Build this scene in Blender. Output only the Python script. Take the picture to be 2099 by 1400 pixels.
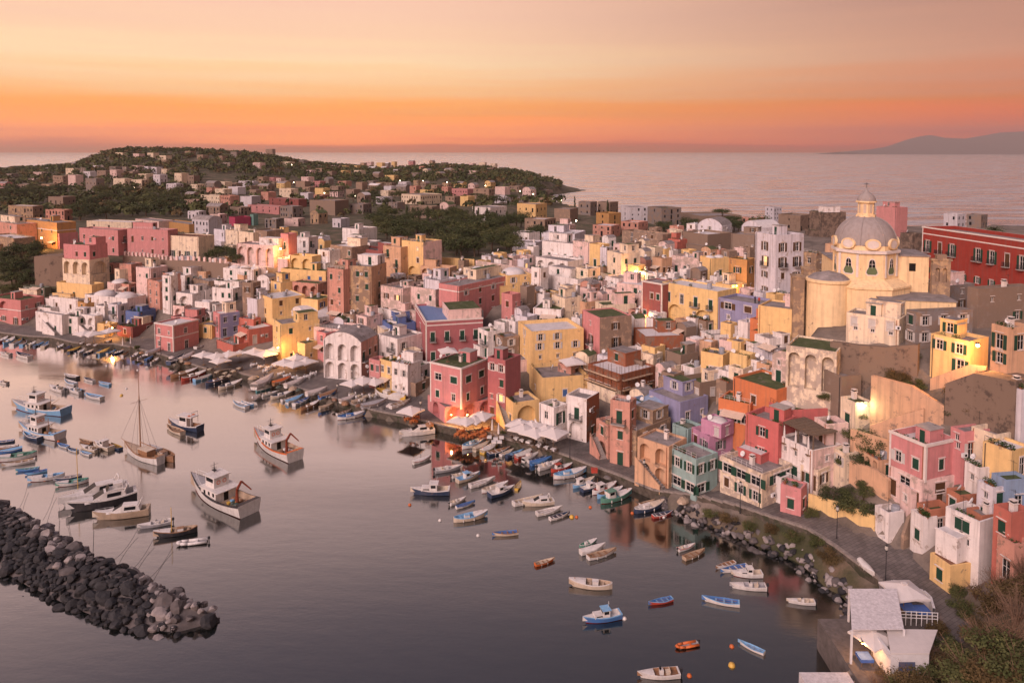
import bpy, bmesh, math, random
import numpy as np
from mathutils import Vector, Matrix
random.seed(7)
rng = np.random.default_rng(7)
R = math.radians
for o in list(bpy.data.objects): bpy.data.objects.remove(o)
scene = bpy.context.scene
COL = scene.collection

# ------------------------------------------------------------------ camera
H, F, PITCH = 55.0, 1500.0, R(3.3)          # eye height, focal length in photo pixels, downward tilt
CX, CY0 = 1049.5, 700.0
HORIZ = 312.0
SHIFT = (HORIZ + F*math.tan(PITCH)) - CY0   # principal row minus image centre
cam_d = bpy.data.cameras.new('camera'); cam = bpy.data.objects.new('camera', cam_d); COL.objects.link(cam)
cam.location = (0, 0, H); cam.rotation_euler = (R(90)-PITCH, 0, 0)
cam_d.sensor_width = 36; cam_d.lens = 36*F/2099; cam_d.shift_y = SHIFT/2099; cam_d.clip_end = 90000; cam_d.clip_start = .5
scene.camera = cam
scene.render.resolution_x, scene.render.resolution_y = 1024, 682
scene.view_settings.view_transform = 'Standard'; scene.view_settings.look = 'None'
scene.view_settings.exposure = 0.0; scene.view_settings.gamma = 1
cy = scene.cycles
cy.max_bounces = 4; cy.diffuse_bounces = 2; cy.glossy_bounces = 2; cy.transmission_bounces = 1; cy.volume_bounces = 0; cy.transparent_max_bounces = 4
cy.caustics_reflective = False; cy.caustics_refractive = False

def srgb(r, g, b):
    f = lambda c: (c/12.92 if c <= .04045 else ((c+.055)/1.055)**2.4)
    return (f(r/255), f(g/255), f(b/255), 1)

# ------------------------------------------------------------------ world: dusk sky
w = bpy.data.worlds.new('World'); scene.world = w; w.use_nodes = True
nt = w.node_tree; nt.nodes.clear()
def N(t, **k):
    n = nt.nodes.new(t)
    for a, b in k.items(): setattr(n, a, b)
    return n
def ramp(stops):
    n = N('ShaderNodeValToRGB'); e = n.color_ramp.elements
    while len(e) > 1: e.remove(e[-1])
    e[0].position = stops[0][0]; e[0].color = stops[0][1]
    for p, c in stops[1:]:
        x = e.new(p); x.color = c
    return n
tc = N('ShaderNodeTexCoord'); sp = N('ShaderNodeSeparateXYZ')
nt.links.new(tc.outputs['Generated'], sp.inputs[0])
# streaky high cloud shifts the gradient a little up and down
mp = N('ShaderNodeMapping'); mp.inputs['Scale'].default_value = (1.2, 1.2, 34)
nt.links.new(tc.outputs['Generated'], mp.inputs[0])
nz = N('ShaderNodeTexNoise'); nz.inputs['Scale'].default_value = 1.6; nz.inputs['Detail'].default_value = 5
nt.links.new(mp.outputs[0], nz.inputs['Vector'])
m1 = N('ShaderNodeMath', operation='MULTIPLY_ADD'); m1.inputs[1].default_value = .060; m1.inputs[2].default_value = -.030
nt.links.new(nz.outputs['Fac'], m1.inputs[0])
m2 = N('ShaderNodeMath', operation='ADD'); nt.links.new(sp.outputs['Z'], m2.inputs[0]); nt.links.new(m1.outputs[0], m2.inputs[1])
mx = N('ShaderNodeMath', operation='MAXIMUM'); mx.inputs[1].default_value = 0; nt.links.new(m2.outputs[0], mx.inputs[0])
sq = N('ShaderNodeMath', operation='SQRT'); nt.links.new(mx.outputs[0], sq.inputs[0])
def S(z): return math.sqrt(z)
# what the eye sees through the haze at each height, turned into the sky's own colour behind it (the ramp is halved, strength doubled)
HAZE, HTOP, HFAR = .000065, 715.0, 20500.0
CIN = (.37, .25, .235)
def sky_stop(z, c):
    T = math.exp(-HAZE*min((HTOP-H)/max(z, 1e-4), HFAR))
    c = c if max(c) <= 3 else srgb(*c)[:3]
    return (S(z), (*[min(1, max(.01, (v-q*(1-T))/T)/SKY) for v, q in zip(c, CIN)], 1))
SKY = 4.5
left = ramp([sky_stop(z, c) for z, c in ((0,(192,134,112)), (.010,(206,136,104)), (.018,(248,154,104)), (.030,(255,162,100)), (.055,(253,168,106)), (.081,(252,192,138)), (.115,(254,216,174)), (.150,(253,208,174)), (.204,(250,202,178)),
             (.30,(1.05,.68,.56)), (.40,(1.32,.90,.82)), (.47,(.88,.62,.60)), (.55,(.42,.33,.38)), (.66,(.25,.215,.29)), (1,(.17,.155,.23)))])  # band above the view, brightened to lift the water's reflection and the town
right = ramp([sky_stop(z, c) for z, c in ((0,(176,124,106)), (.010,(180,120,100)), (.020,(186,122,96)), (.038,(202,128,94)), (.060,(204,132,104)), (.085,(204,136,114)), (.12,(202,146,126)), (.16,(190,140,124)), (.204,(172,128,118)),
             (.30,(.44,.31,.30)), (.40,(.42,.31,.315)), (.47,(.27,.215,.23)), (.55,(.15,.13,.155)), (.66,(.10,.098,.135)), (1,(.095,.095,.145)))])
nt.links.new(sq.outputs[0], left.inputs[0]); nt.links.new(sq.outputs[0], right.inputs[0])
az = N('ShaderNodeMapRange'); az.inputs['From Min'].default_value = -.25; az.inputs['From Max'].default_value = .72
az.interpolation_type = 'SMOOTHSTEP'
nt.links.new(sp.outputs['X'], az.inputs['Value'])
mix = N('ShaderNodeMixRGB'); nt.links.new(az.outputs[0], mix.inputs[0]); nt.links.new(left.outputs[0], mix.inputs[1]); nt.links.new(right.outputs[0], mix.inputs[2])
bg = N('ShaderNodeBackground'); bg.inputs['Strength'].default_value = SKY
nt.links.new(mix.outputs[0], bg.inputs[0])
wo = N('ShaderNodeOutputWorld'); nt.links.new(bg.outputs[0], wo.inputs[0])

# soft last light of the western sky, from the left
sd = bpy.data.lights.new('sun', 'SUN'); sd.energy = 3.4; sd.angle = R(32); sd.color = (1, .73, .69)
sun = bpy.data.objects.new('sun', sd); COL.objects.link(sun)
sun.rotation_euler = Vector((.44, .68, -.50)).to_track_quat('-Z', 'Y').to_euler()

# ------------------------------------------------------------------ helpers
def pix_ray(px, py):
    u = (px-CX)/F; v = (py-CY0-SHIFT)/F
    c, s = math.cos(PITCH), math.sin(PITCH)
    return Vector((u, c - v*s, -(s + v*c)))
def at_z(px, py, z):
    d = pix_ray(px, py); t = (z-H)/d.z
    return Vector((0, 0, H)) + d*t
def proj(p):
    c, s = math.cos(PITCH), math.sin(PITCH)
    x, y, z = p[0], p[1], p[2]-H
    dep = y*c - z*s; up = y*s + z*c
    return CX + F*x/dep, CY0 + SHIFT - F*up/dep, dep

_mats = {}
def mat(name, col, rough=.8, metal=0, emit=None, var=.12, scale=1.5, bump=0.0, worn=0.0, spec=.1, under=None, streak=0.0):
    """plain procedural material: base colour broken up by noise, optional wear patches and rain streaks"""
    if name in _mats: return _mats[name]
    m = bpy.data.materials.new(name); m.use_nodes = True; t = m.node_tree
    b = t.nodes['Principled BSDF']; b.inputs['Roughness'].default_value = rough; b.inputs['Metallic'].default_value = metal
    b.inputs['Specular IOR Level'].default_value = spec
    if len(col) == 3: col = (*col, 1)
    geo = t.nodes.new('ShaderNodeNewGeometry'); oi = t.nodes.new('ShaderNodeObjectInfo')
    add = t.nodes.new('ShaderNodeVectorMath'); add.operation = 'ADD'
    t.links.new(geo.outputs['Position'], add.inputs[0])
    mul = t.nodes.new('ShaderNodeMath'); mul.operation = 'MULTIPLY'; mul.inputs[1].default_value = 90
    t.links.new(oi.outputs['Random'], mul.inputs[0]); t.links.new(mul.outputs[0], add.inputs[1])
    n1 = t.nodes.new('ShaderNodeTexNoise'); n1.inputs['Scale'].default_value = scale; n1.inputs['Detail'].default_value = 3; n1.inputs['Roughness'].default_value = .65
    t.links.new(add.outputs[0], n1.inputs['Vector'])
    mr = t.nodes.new('ShaderNodeMapRange'); mr.inputs[1].default_value = .25; mr.inputs[2].default_value = .75
    mr.inputs[3].default_value = 1-var; mr.inputs[4].default_value = 1+var
    t.links.new(n1.outputs['Fac'], mr.inputs[0])
    hsv = t.nodes.new('ShaderNodeHueSaturation'); hsv.inputs['Color'].default_value = col
    t.links.new(mr.outputs[0], hsv.inputs['Value'])
    out = hsv.outputs[0]
    if streak:
        mp = t.nodes.new('ShaderNodeMapping'); mp.inputs['Scale'].default_value = (1.6, 1.6, .10)
        t.links.new(add.outputs[0], mp.inputs[0])
        n2 = t.nodes.new('ShaderNodeTexNoise'); n2.inputs['Scale'].default_value = 1.2; n2.inputs['Detail'].default_value = 3
        t.links.new(mp.outputs[0], n2.inputs['Vector'])
        r2 = t.nodes.new('ShaderNodeMapRange'); r2.inputs[1].default_value = .48; r2.inputs[2].default_value = .78; r2.inputs[3].default_value = 0; r2.inputs[4].default_value = streak
        t.links.new(n2.outputs['Fac'], r2.inputs[0])
        mxs = t.nodes.new('ShaderNodeMixRGB'); mxs.inputs[2].default_value = (.16, .13, .11, 1)
        t.links.new(r2.outputs[0], mxs.inputs[0]); t.links.new(out, mxs.inputs[1]); out = mxs.outputs[0]
    if worn:
        n3 = t.nodes.new('ShaderNodeTexNoise'); n3.inputs['Scale'].default_value = .55; n3.inputs['Detail'].default_value = 6; n3.inputs['Roughness'].default_value = .7
        t.links.new(add.outputs[0], n3.inputs['Vector'])
        r3 = t.nodes.new('ShaderNodeMapRange'); r3.inputs[1].default_value = .70-worn*.35; r3.inputs[2].default_value = .76-worn*.33; r3.inputs[3].default_value = 0; r3.inputs[4].default_value = .85
        t.links.new(n3.outputs['Fac'], r3.inputs[0])
        mxs = t.nodes.new('ShaderNodeMixRGB'); mxs.inputs[2].default_value = under or (.23, .17, .13, 1)
        t.links.new(r3.outputs[0], mxs.inputs[0]); t.links.new(out, mxs.inputs[1]); out = mxs.outputs[0]
    t.links.new(out, b.inputs['Base Color'])
    if bump:
        bp = t.nodes.new('ShaderNodeBump'); bp.inputs['Strength'].default_value = bump; bp.inputs['Distance'].default_value = .05
        t.links.new(n1.outputs['Fac'], bp.inputs['Height']); t.links.new(bp.outputs[0], b.inputs['Normal'])
    if emit:
        m.cycles.emission_sampling = 'NONE'
        b.inputs['Emission Color'].default_value = (*emit[0], 1); b.inputs['Emission Strength'].default_value = emit[1]
    _mats[name] = m
    return m

class MB:
    """collects quads and tris; several material slots"""
    def __init__(s): s.v = []; s.f = []; s.m = []
    def face(s, pts, mi=0):
        i = len(s.v); s.v.extend([tuple(p) for p in pts]); s.f.append(list(range(i, i+len(pts)))); s.m.append(mi)
    def box(s, x0, x1, y0, y1, z0, z1, mi=0, bottom=True):
        i = len(s.v)
        s.v.extend([(x0,y0,z0),(x1,y0,z0),(x1,y1,z0),(x0,y1,z0),(x0,y0,z1),(x1,y0,z1),(x1,y1,z1),(x0,y1,z1)])
        q = [(0,1,5,4),(1,2,6,5),(2,3,7,6),(3,0,4,7),(4,5,6,7)]
        if bottom: q.append((3,2,1,0))
        for a in q: s.f.append([i+k for k in a]); s.m.append(mi)
    def obox(s, c, ux, uy, uz, mi=0):
        """box centred at c with half-vectors"""
        i = len(s.v); c, ux, uy, uz = Vector(c), Vector(ux), Vector(uy), Vector(uz)
        for a, b, d in ((-1,-1,-1),(1,-1,-1),(1,1,-1),(-1,1,-1),(-1,-1,1),(1,-1,1),(1,1,1),(-1,1,1)):
            s.v.append(tuple(c+ux*a+uy*b+uz*d))
        for a in [(0,1,5,4),(1,2,6,5),(2,3,7,6),(3,0,4,7),(4,5,6,7),(3,2,1,0)]: s.f.append([i+k for k in a]); s.m.append(mi)
    def tube(s, p, q, r0, r1=None, n=6, mi=0, cap=True):
        p, q = Vector(p), Vector(q); r1 = r0 if r1 is None else r1
        d = (q-p); 
        if d.length < 1e-6: return
        a = d.normalized().orthogonal().normalized(); b = d.normalized().cross(a)
        i = len(s.v)
        for k in range(n):
            t = 2*math.pi*k/n; e = a*math.cos(t)+b*math.sin(t)
            s.v.append(tuple(p+e*r0)); s.v.append(tuple(q+e*r1))
        for k in range(n):
            k2 = (k+1) % n
            s.f.append([i+2*k, i+2*k2, i+2*k2+1, i+2*k+1]); s.m.append(mi)
        if cap:
            s.f.append([i+2*k+1 for k in range(n)]); s.m.append(mi)
            s.f.append([i+2*k for k in reversed(range(n))]); s.m.append(mi)
    def path(s, pts, r, n=5, mi=0):
        for a, b in zip(pts[:-1], pts[1:]): s.tube(a, b, r, r, n, mi)
    def lathe(s, prof, n=16, c=(0,0), mi=0, a0=0, a1=2*math.pi):
        """prof: (radius, z) list"""
        i = len(s.v); full = abs(a1-a0-2*math.pi) < 1e-6; m = n if full else n+1
        for r, z in prof:
            for k in range(m):
                t = a0+(a1-a0)*k/n; s.v.append((c[0]+r*math.cos(t), c[1]+r*math.sin(t), z))
        for j in range(len(prof)-1):
            for k in range(n):
                k2 = (k+1) % m
                s.f.append([i+j*m+k, i+j*m+k2, i+(j+1)*m+k2, i+(j+1)*m+k]); s.m.append(mi)
    def mesh(s, name, mats, smooth=False):
        me = bpy.data.meshes.new(name); me.from_pydata(s.v, [], s.f)
        for x in (mats if isinstance(mats, (list, tuple)) else [mats]): me.materials.append(x)
        if any(s.m): me.polygons.foreach_set('material_index', s.m)
        if smooth: me.polygons.foreach_set('use_smooth', [True]*len(me.polygons))
        me.update(); return me
    def build(s, name, mats, parent=None, smooth=False, loc=None):
        return link(name, s.mesh(name, mats, smooth), parent, loc)
def link(name, me, parent=None, loc=None, mw=None):
    o = bpy.data.objects.new(name, me); COL.objects.link(o)
    if parent: o.parent = parent
    if mw is not None: o.matrix_local = mw
    elif loc is not None: o.location = loc
    return o
def empty(name, loc=(0,0,0), rz=0, sc=1):
    o = bpy.data.objects.new(name, None); COL.objects.link(o); o.location = loc; o.rotation_euler = (0,0,rz); o.scale = (sc,sc,sc)
    o.empty_display_size = .2
    return o
def tag(o, label=None, cat=None, group=None, kind=None):
    if label: o['label'] = label
    if cat: o['category'] = cat
    if group: o['group'] = group
    if kind: o['kind'] = kind
    return o
ORD = ['leftmost','second from the left','third from the left','fourth from the left','fifth from the left','sixth from the left','seventh from the left','eighth from the left','ninth from the left','tenth from the left','eleventh from the left','twelfth from the left']
def ordinal(i, n):
    if n == 1: return 'only'
    if i == n-1: return 'rightmost'
    if i < 12: return ORD[i]
    j = n-1-i
    if j <= 11: return ORD[j].replace('left','right')
    tens = {13:'thirteenth',14:'fourteenth',15:'fifteenth',16:'sixteenth',17:'seventeenth',18:'eighteenth',19:'nineteenth',20:'twentieth'}
    return (tens.get(i+1) or f'number {i+1}') + ' from the left'
# ------------------------------------------------------------------ terrain
# shore of the harbour: pixel of the waterline, quay height, end of the flat, width of the slope, height of the plateau
SH = [(-330,668, 1.5, 9, 32, 18), (0,692, 1.5, 9, 32, 18), (60,700,1.5,9,32,18), (105,702,1.5,9,32,18), (150,713,1.5,9,32,18), (190,717,1.5,9,32,19), (232,716,1.5,9,32,19), (275,724,1.5,9,34,19),
      (330,738,1.5,10,36,19), (372,752,1.5,10,38,19), (440,774,1.5,11,40,19), (470,769,1.5,11,42,19), (500,780,1.5,11,44,19), (560,795,1.5,12,46,19), (600,806,1.5,12,46,19), (650,819,1.5,12,48,19), (690,832,1.5,12,50,19),
      (735,847,1.5,13,52,19), (772,857,1.5,13,54,19), (816,866,1.5,11,56,19), (860,876,1.5,11,58,19), (958,899,1.5,11,60,19), (985,894,1.5,9,62,19), (1020,912,1.5,9,64,19.5),
      (1085,928,1.5,9,64,20), (1150,947,1.5,8,62,20), (1200,967,1.5,7,58,21), (1270,993,1.5,7,50,22), (1340,1025,1.6,7,42,23), (1390,1053,2.0,7,36,23.5), (1430,1074,2.6,7,30,24), (1480,1092,3.0,7.5,28,24), (1560,1128,3.4,8,26,25),
      (1620,1152,3.6,9,24,25), (1664,1184,3.6,10,22,25), (1704,1218,3.6,11,20,26), (1736,1240,3.6,11,19,26), (1740,1292,3.4,12,20,26), (1727,1368,3.4,10,18,26), (1662,1402,3.0,10,18,26), (1636,1440,3,8,18,27)]
shore = [tuple(at_z(p[0], p[1], 0)[:2]) for p in SH]
attr = [p[2:] for p in SH]
shore = [(-700, 420), (-300, 262)] + shore + [(26, 52), (22, 30), (14, 0), (0, -60)]
attr = [attr[0]]*2 + attr + [(3, 8, 18, 30)]*4
SHP = np.array(shore); SHA = np.array(attr)
COAST = np.array([(900, 250), (420, 292), (190, 372), (70, 470), (32, 640), (34, 820), (46, 925), (82, 1000), (108, 1040), (104, 1075), (20, 1160), (-200, 1250), (-700, 1400), (-2600, 1700)])
def in_poly(x, y, P):
    c = np.zeros(x.shape, bool); n = len(P); j = n-1
    for i in range(n):
        xi, yi = P[i]; xj, yj = P[j]
        c ^= ((yi > y) != (yj > y)) & (x < (xj-xi)*(y-yi)/((yj-yi) if yj != yi else 1e-9)+xi)
        j = i
    return c
def seg_dist(x, y, P, A=None):
    best = np.full(x.shape, 1e9); att = np.zeros(x.shape+(A.shape[1],)) if A is not None else None
    for i in range(len(P)-1):
        ax, ay = P[i]; bx, by = P[i+1]; dx, dy = bx-ax, by-ay
        t = np.clip(((x-ax)*dx+(y-ay)*dy)/(dx*dx+dy*dy), 0, 1)
        d = np.hypot(x-ax-t*dx, y-ay-t*dy); k = d < best
        best = np.where(k, d, best)
        if A is not None: att = np.where(k[..., None], A[i]*(1-t[..., None])+A[i+1]*t[..., None], att)
    return best, att
BAYP = np.vstack([SHP, [(-900, -60), (-900, 420)]])
SEAP = np.vstack([COAST, [(-2600, 9000), (9000, 9000), (9000, 250)]])
RX = np.array([-1200,-700,-600,-560,-523,-446,-366,-326,-273,-233,-166,-100,-33,7,30,42,58,72,94])
RZ = np.array([26,30,37,54,60,59,55,49,40,36,30,37,33,27,22,19,14,8,3])
def terrain(x, y):
    x = np.asarray(x, float); y = np.asarray(y, float)
    s, a = seg_dist(x, y, SHP, SHA)
    bay = in_poly(x, y, BAYP)
    q, f, wd, zp = a[..., 0], a[..., 1], a[..., 2], a[..., 3]
    k = np.clip((s-f)/wd, 0, 1); k = k*(1.25-.25*k)
    z = np.where(q > 1.9, np.minimum(q, .35+(q-.6)*np.clip(s/3.6, 0, 1)**1.4), q)
    z = z + (zp-q)*np.clip(k, 0, 1)
    far = np.clip((y-260)/500, 0, 1)
    z = z - 3*far*np.clip((s-90)/200, 0, 1)
    rz = np.interp(x/np.maximum(y, 1)*1000, RX, RZ)
    front = np.where(y < 1000, 270, 400)
    z = z + np.maximum(rz-18, -15)*np.exp(-((y-1000)/front)**2)*np.clip((y-420)/150, 0, 1)
    s2, _ = seg_dist(x, y, COAST)
    sea = in_poly(x, y, SEAP)
    cliff = np.minimum(z, s2*1.1-1 + 2)
    z = np.where(y > 200, np.minimum(z, cliff), z)
    z = np.where(bay, np.maximum(-s*1.2-.8, -6), z)
    z = np.where(sea, np.maximum(-s2*.8, -6), z)
    return z
def tz(x, y): return float(terrain(np.array([x]), np.array([y]))[0])
def ground_hit(px, py, zmin=1.5):
    """first point of the pixel's sight line that lies on the terrain"""
    d = pix_ray(px, py)
    for t in (np.concatenate([np.arange(40, 420, 4), np.arange(420, 1500, 14)]), None):
        if t is None: t = np.linspace(t0, t1, 30)
        x, y, z = d.x*t, d.y*t, H+d.z*t
        g = np.maximum(terrain(x, y), zmin); i = int(np.argmax(z <= g))
        if z[i] > g[i]: i = len(t)-1
        t0, t1 = t[max(i-1, 0)], t[i]
    return Vector((x[i], y[i], max(g[i], zmin)))

def mat_ground():
    m = bpy.data.materials.new('hillside_ground'); m.use_nodes = True; t = m.node_tree; b = t.nodes['Principled BSDF']; b.inputs['Roughness'].default_value = .95
    g = t.nodes.new('ShaderNodeNewGeometry')
    n = t.nodes.new('ShaderNodeTexNoise'); n.inputs['Scale'].default_value = .12; n.inputs['Detail'].default_value = 8; n.inputs['Roughness'].default_value = .7
    t.links.new(g.outputs['Position'], n.inputs['Vector'])
    r = t.nodes.new('ShaderNodeValToRGB'); e = r.color_ramp.elements
    e[0].position = .36; e[0].color = (.035,.042,.016,1); e[1].position = .66; e[1].color = (.17,.12,.085,1)
    x = e.new(.5); x.color = (.075,.068,.035,1)
    t.links.new(n.outputs['Fac'], r.inputs[0])
    at = t.nodes.new('ShaderNodeAttribute'); at.attribute_name = 'built'
    r2 = t.nodes.new('ShaderNodeValToRGB'); e = r2.color_ramp.elements; e[0].position = .35; e[0].color = (.10,.085,.07,1); e[1].position = .65; e[1].color = (.25,.205,.17,1); t.links.new(n.outputs['Fac'], r2.inputs[0])
    mg = t.nodes.new('ShaderNodeMixRGB'); t.links.new(at.outputs['Fac'], mg.inputs[0]); t.links.new(r.outputs[0], mg.inputs[1]); t.links.new(r2.outputs[0], mg.inputs[2]); t.links.new(mg.outputs[0], b.inputs['Base Color'])
    n2 = t.nodes.new('ShaderNodeTexNoise'); n2.inputs['Scale'].default_value = 1.5; n2.inputs['Detail'].default_value = 6
    t.links.new(g.outputs['Position'], n2.inputs['Vector'])
    bp = t.nodes.new('ShaderNodeBump'); bp.inputs['Strength'].default_value = .6; bp.inputs['Distance'].default_value = .3
    t.links.new(n2.outputs['Fac'], bp.inputs['Height']); t.links.new(bp.outputs[0], b.inputs['Normal'])
    return m
def axis(segs):
    out = []
    for a, b, st in segs: out += list(np.arange(a, b, st))
    return np.array(out+[segs[-1][1]])
gx = axis([(-2400,-1200,80),(-1200,-300,18),(-300,150,2.5),(150,420,8),(420,900,40)])
gy = axis([(-60,30,15),(30,330,2.5),(330,520,7),(520,1300,14),(1300,1900,50)])
GX, GY = np.meshgrid(gx, gy); GZ = terrain(GX, GY)
GZ = GZ + np.where((GZ > 6), rng.normal(0, .18, GZ.shape), 0)
me = bpy.data.meshes.new('terrain'); nx, ny = len(gx), len(gy)
idx = np.arange(nx*ny).reshape(ny, nx)
quads = np.stack([idx[:-1,:-1], idx[:-1,1:], idx[1:,1:], idx[1:,:-1]], -1).reshape(-1, 4)
keep = (GZ.ravel()[quads] > -5.9).any(1)
me.from_pydata(np.stack([GX, GY, GZ-.12], -1).reshape(-1, 3).tolist(), [], quads[keep].tolist()); me.materials.append(mat_ground())
me.polygons.foreach_set('use_smooth', [True]*len(me.polygons))
# paved and walled ground of the town against open earth
TOWNPOLY = np.array([(120,600),(250,545),(420,560),(600,500),(760,520),(900,560),(1000,545),(1095,530),(1200,510),(1400,470),(1560,500),(1650,600),(1650,720),(1600,800),(1440,880),(1330,860),(1180,800),(1000,720),(840,760),(700,690),(560,640),(420,700),(330,640),(200,640)], float)
BUILT = np.array([(-100,640),(120,600),(250,545),(420,560),(600,500),(760,520),(900,560),(1000,545),(1095,530),(1200,510),(1400,470),(1700,430),(2200,470),(2200,1240),(1900,1235),(1700,1115),(1660,1050),(1400,1060),(1000,930),(500,800),(-100,720)], float)
cc, ss = math.cos(PITCH), math.sin(PITCH); dep_ = GY*cc-(GZ-H)*ss; ppx = CX+F*GX/np.maximum(dep_, 1); ppy = CY0+SHIFT-F*(GY*ss+(GZ-H)*cc)/np.maximum(dep_, 1)
ba = me.attributes.new('built', 'FLOAT', 'POINT'); ba.data.foreach_set('value', in_poly(ppx, ppy, BUILT).astype(np.float32).ravel())
TERRAIN = tag(link('terrain', me), kind='structure')

# ------------------------------------------------------------------ water
def mat_water(name, rough, bumps, base, boost, gain):
    m = bpy.data.materials.new(name); m.use_nodes = True; t = m.node_tree; t.nodes.clear()
    o = t.nodes.new('ShaderNodeOutputMaterial')
    d = t.nodes.new('ShaderNodeBsdfDiffuse'); d.inputs['Color'].default_value = (*base, 1)
    gl = t.nodes.new('ShaderNodeBsdfGlossy'); gl.inputs['Roughness'].default_value = rough; gl.inputs['Color'].default_value = (1,1,1,1)
    fr = t.nodes.new('ShaderNodeFresnel'); fr.inputs['IOR'].default_value = boost
    mx = t.nodes.new('ShaderNodeMixShader')
    mu = t.nodes.new('ShaderNodeMath'); mu.operation = 'MULTIPLY'; mu.use_clamp = True; mu.inputs[1].default_value = gain
    t.links.new(fr.outputs[0], mu.inputs[0]); t.links.new(mu.outputs[0], mx.inputs[0]); t.links.new(d.outputs[0], mx.inputs[1]); t.links.new(gl.outputs[0], mx.inputs[2]); t.links.new(mx.outputs[0], o.inputs[0])
    g = t.nodes.new('ShaderNodeNewGeometry'); prev = None
    for sx, sy, st, dist in bumps:
        mp = t.nodes.new('ShaderNodeMapping'); mp.inputs['Scale'].default_value = (sx, sy, 1); mp.inputs['Rotation'].default_value = (0,0,R(14))
        t.links.new(g.outputs['Position'], mp.inputs[0])
        n = t.nodes.new('ShaderNodeTexNoise'); n.inputs['Scale'].default_value = 1; n.inputs['Detail'].default_value = 4
        t.links.new(mp.outputs[0], n.inputs['Vector'])
        bp = t.nodes.new('ShaderNodeBump'); bp.inputs['Strength'].default_value = st; bp.inputs['Distance'].default_value = dist
        t.links.new(n.outputs['Fac'], bp.inputs['Height'])
        if prev: t.links.new(prev.outputs[0], bp.inputs['Normal'])
        prev = bp
    # light airs: patches of ruffled and of still water
    mp = t.nodes.new('ShaderNodeMapping'); mp.inputs['Scale'].default_value = (.012, .05, 1); mp.inputs['Rotation'].default_value = (0,0,R(-12)); t.links.new(g.outputs['Position'], mp.inputs[0])
    n = t.nodes.new('ShaderNodeTexNoise'); n.inputs['Scale'].default_value = 1; n.inputs['Detail'].default_value = 3; t.links.new(mp.outputs[0], n.inputs['Vector'])
    mr = t.nodes.new('ShaderNodeMapRange'); mr.inputs[1].default_value = .38; mr.inputs[2].default_value = .62; mr.inputs[3].default_value = rough*.5; mr.inputs[4].default_value = rough*2.0
    t.links.new(n.outputs['Fac'], mr.inputs[0]); t.links.new(mr.outputs[0], gl.inputs['Roughness'])
    for x in (gl, fr, d): t.links.new(prev.outputs[0], x.inputs['Normal'])
    return m
b = MB(); b.face([(-900,-200,0),(600,-200,0),(600,420,0),(-900,420,0)])
tag(b.build('harbour_water', mat_water('harbour_water', .10, [(.25,.6,.12,.10),(1.6,3.0,.10,.03)], (.004,.007,.007), 1.45, 3.2)), kind='structure')
b = MB(); b.face([(-40000,420,0),(40000,420,0),(40000,60000,0),(-40000,60000,0)])
b.face([(600,-200,0),(40000,-200,0),(40000,420,0),(600,420,0)]); b.face([(-40000,-200,0),(-900,-200,0),(-900,420,0),(-40000,420,0)])
tag(b.build('open_sea', mat_water('open_sea', .22, [(.008,.04,1,5.0),(.05,.2,1,1.6)], (.10,.105,.16), 1.45, 1.7)), kind='structure')
# ------------------------------------------------------------------ house kit
PAL = dict(white=(222,214,210), palewhite=(204,200,208), palepink=(222,188,180), cream=(226,204,172), peach=(224,172,130), peachpink=(218,150,128), pink=(224,138,138),
  rose=(212,136,134), rose2=(220,134,130), maroon=(184,100,104), brick=(164,86,80), yellow=(230,186,114), paleyellow=(228,188,116), ochre=(206,148,80), orange=(228,124,70),
  coral=(212,110,92), coralred=(218,104,100), lilac=(206,140,176), lavender=(148,148,190), blue=(94,120,184), lightblue=(140,168,204), mint=(148,184,180), terracotta=(196,118,86),
  tan=(184,150,122), sand=(204,166,120), stone=(140,114,94), greytan=(150,130,116), grey=(140,132,130), magenta=(200,60,100), teal=(110,160,150), rawbrick=(168,92,58), darkstone=(96,80,70),
  greygreen=(110,116,100), red=(172,54,42), churchyellow=(240,202,146))  # churchyellow is raised to carry the church's floodlight in its colour
WORD = dict(white='white', palewhite='pale grey-white', palepink='pale pink', cream='cream', peach='peach', peachpink='peach-pink', pink='pink', rose='dusky rose', rose2='rose-red', maroon='maroon',
  brick='brick-red', yellow='yellow', paleyellow='pale yellow', ochre='ochre', orange='orange', coral='coral', coralred='coral-red', lilac='lilac pink', lavender='lavender', blue='blue', lightblue='light blue',
  mint='mint green', terracotta='terracotta', tan='weathered tan', sand='sand-coloured', stone='bare stone', greytan='worn grey-brown', grey='grey', magenta='magenta', teal='teal', rawbrick='raw brick',
  darkstone='dark stone', greygreen='grey-green', red='deep red', churchyellow='pale yellow')
WORNS = dict(tan=.75, sand=.7, greytan=.85, stone=.8, rawbrick=.5, darkstone=.6, palepink=.42, cream=.36, peachpink=.36, white=.30, palewhite=.25, grey=.6, peach=.3, yellow=.14, pink=.12, rose=.12, rose2=.12, ochre=.2, paleyellow=.2, maroon=.15)
for k_, (r_, g_, b_) in list(PAL.items()):          # greyed to offset the warm light's tint, deeper colours darkened
    l_ = .35*r_+.5*g_+.15*b_; f_ = 1.0 if l_ > 185 else .92; PAL[k_] = tuple(min(236, (.80*v_+.20*l_+5)*f_) for v_ in (r_, g_, b_))
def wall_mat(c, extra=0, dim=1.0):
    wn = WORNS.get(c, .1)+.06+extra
    return mat('plaster_'+c+('_worn' if extra else '')+('_dimlit' if dim < 1 else ''), tuple(v*dim for v in srgb(*PAL[c])[:3]), .92, var=.10, scale=.8, worn=wn, streak=.5 if wn > .3 else .34, bump=.25, spec=.15, under=(.40,.33,.28,1) if c in ('white','palewhite','cream','palepink') else None)
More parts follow.
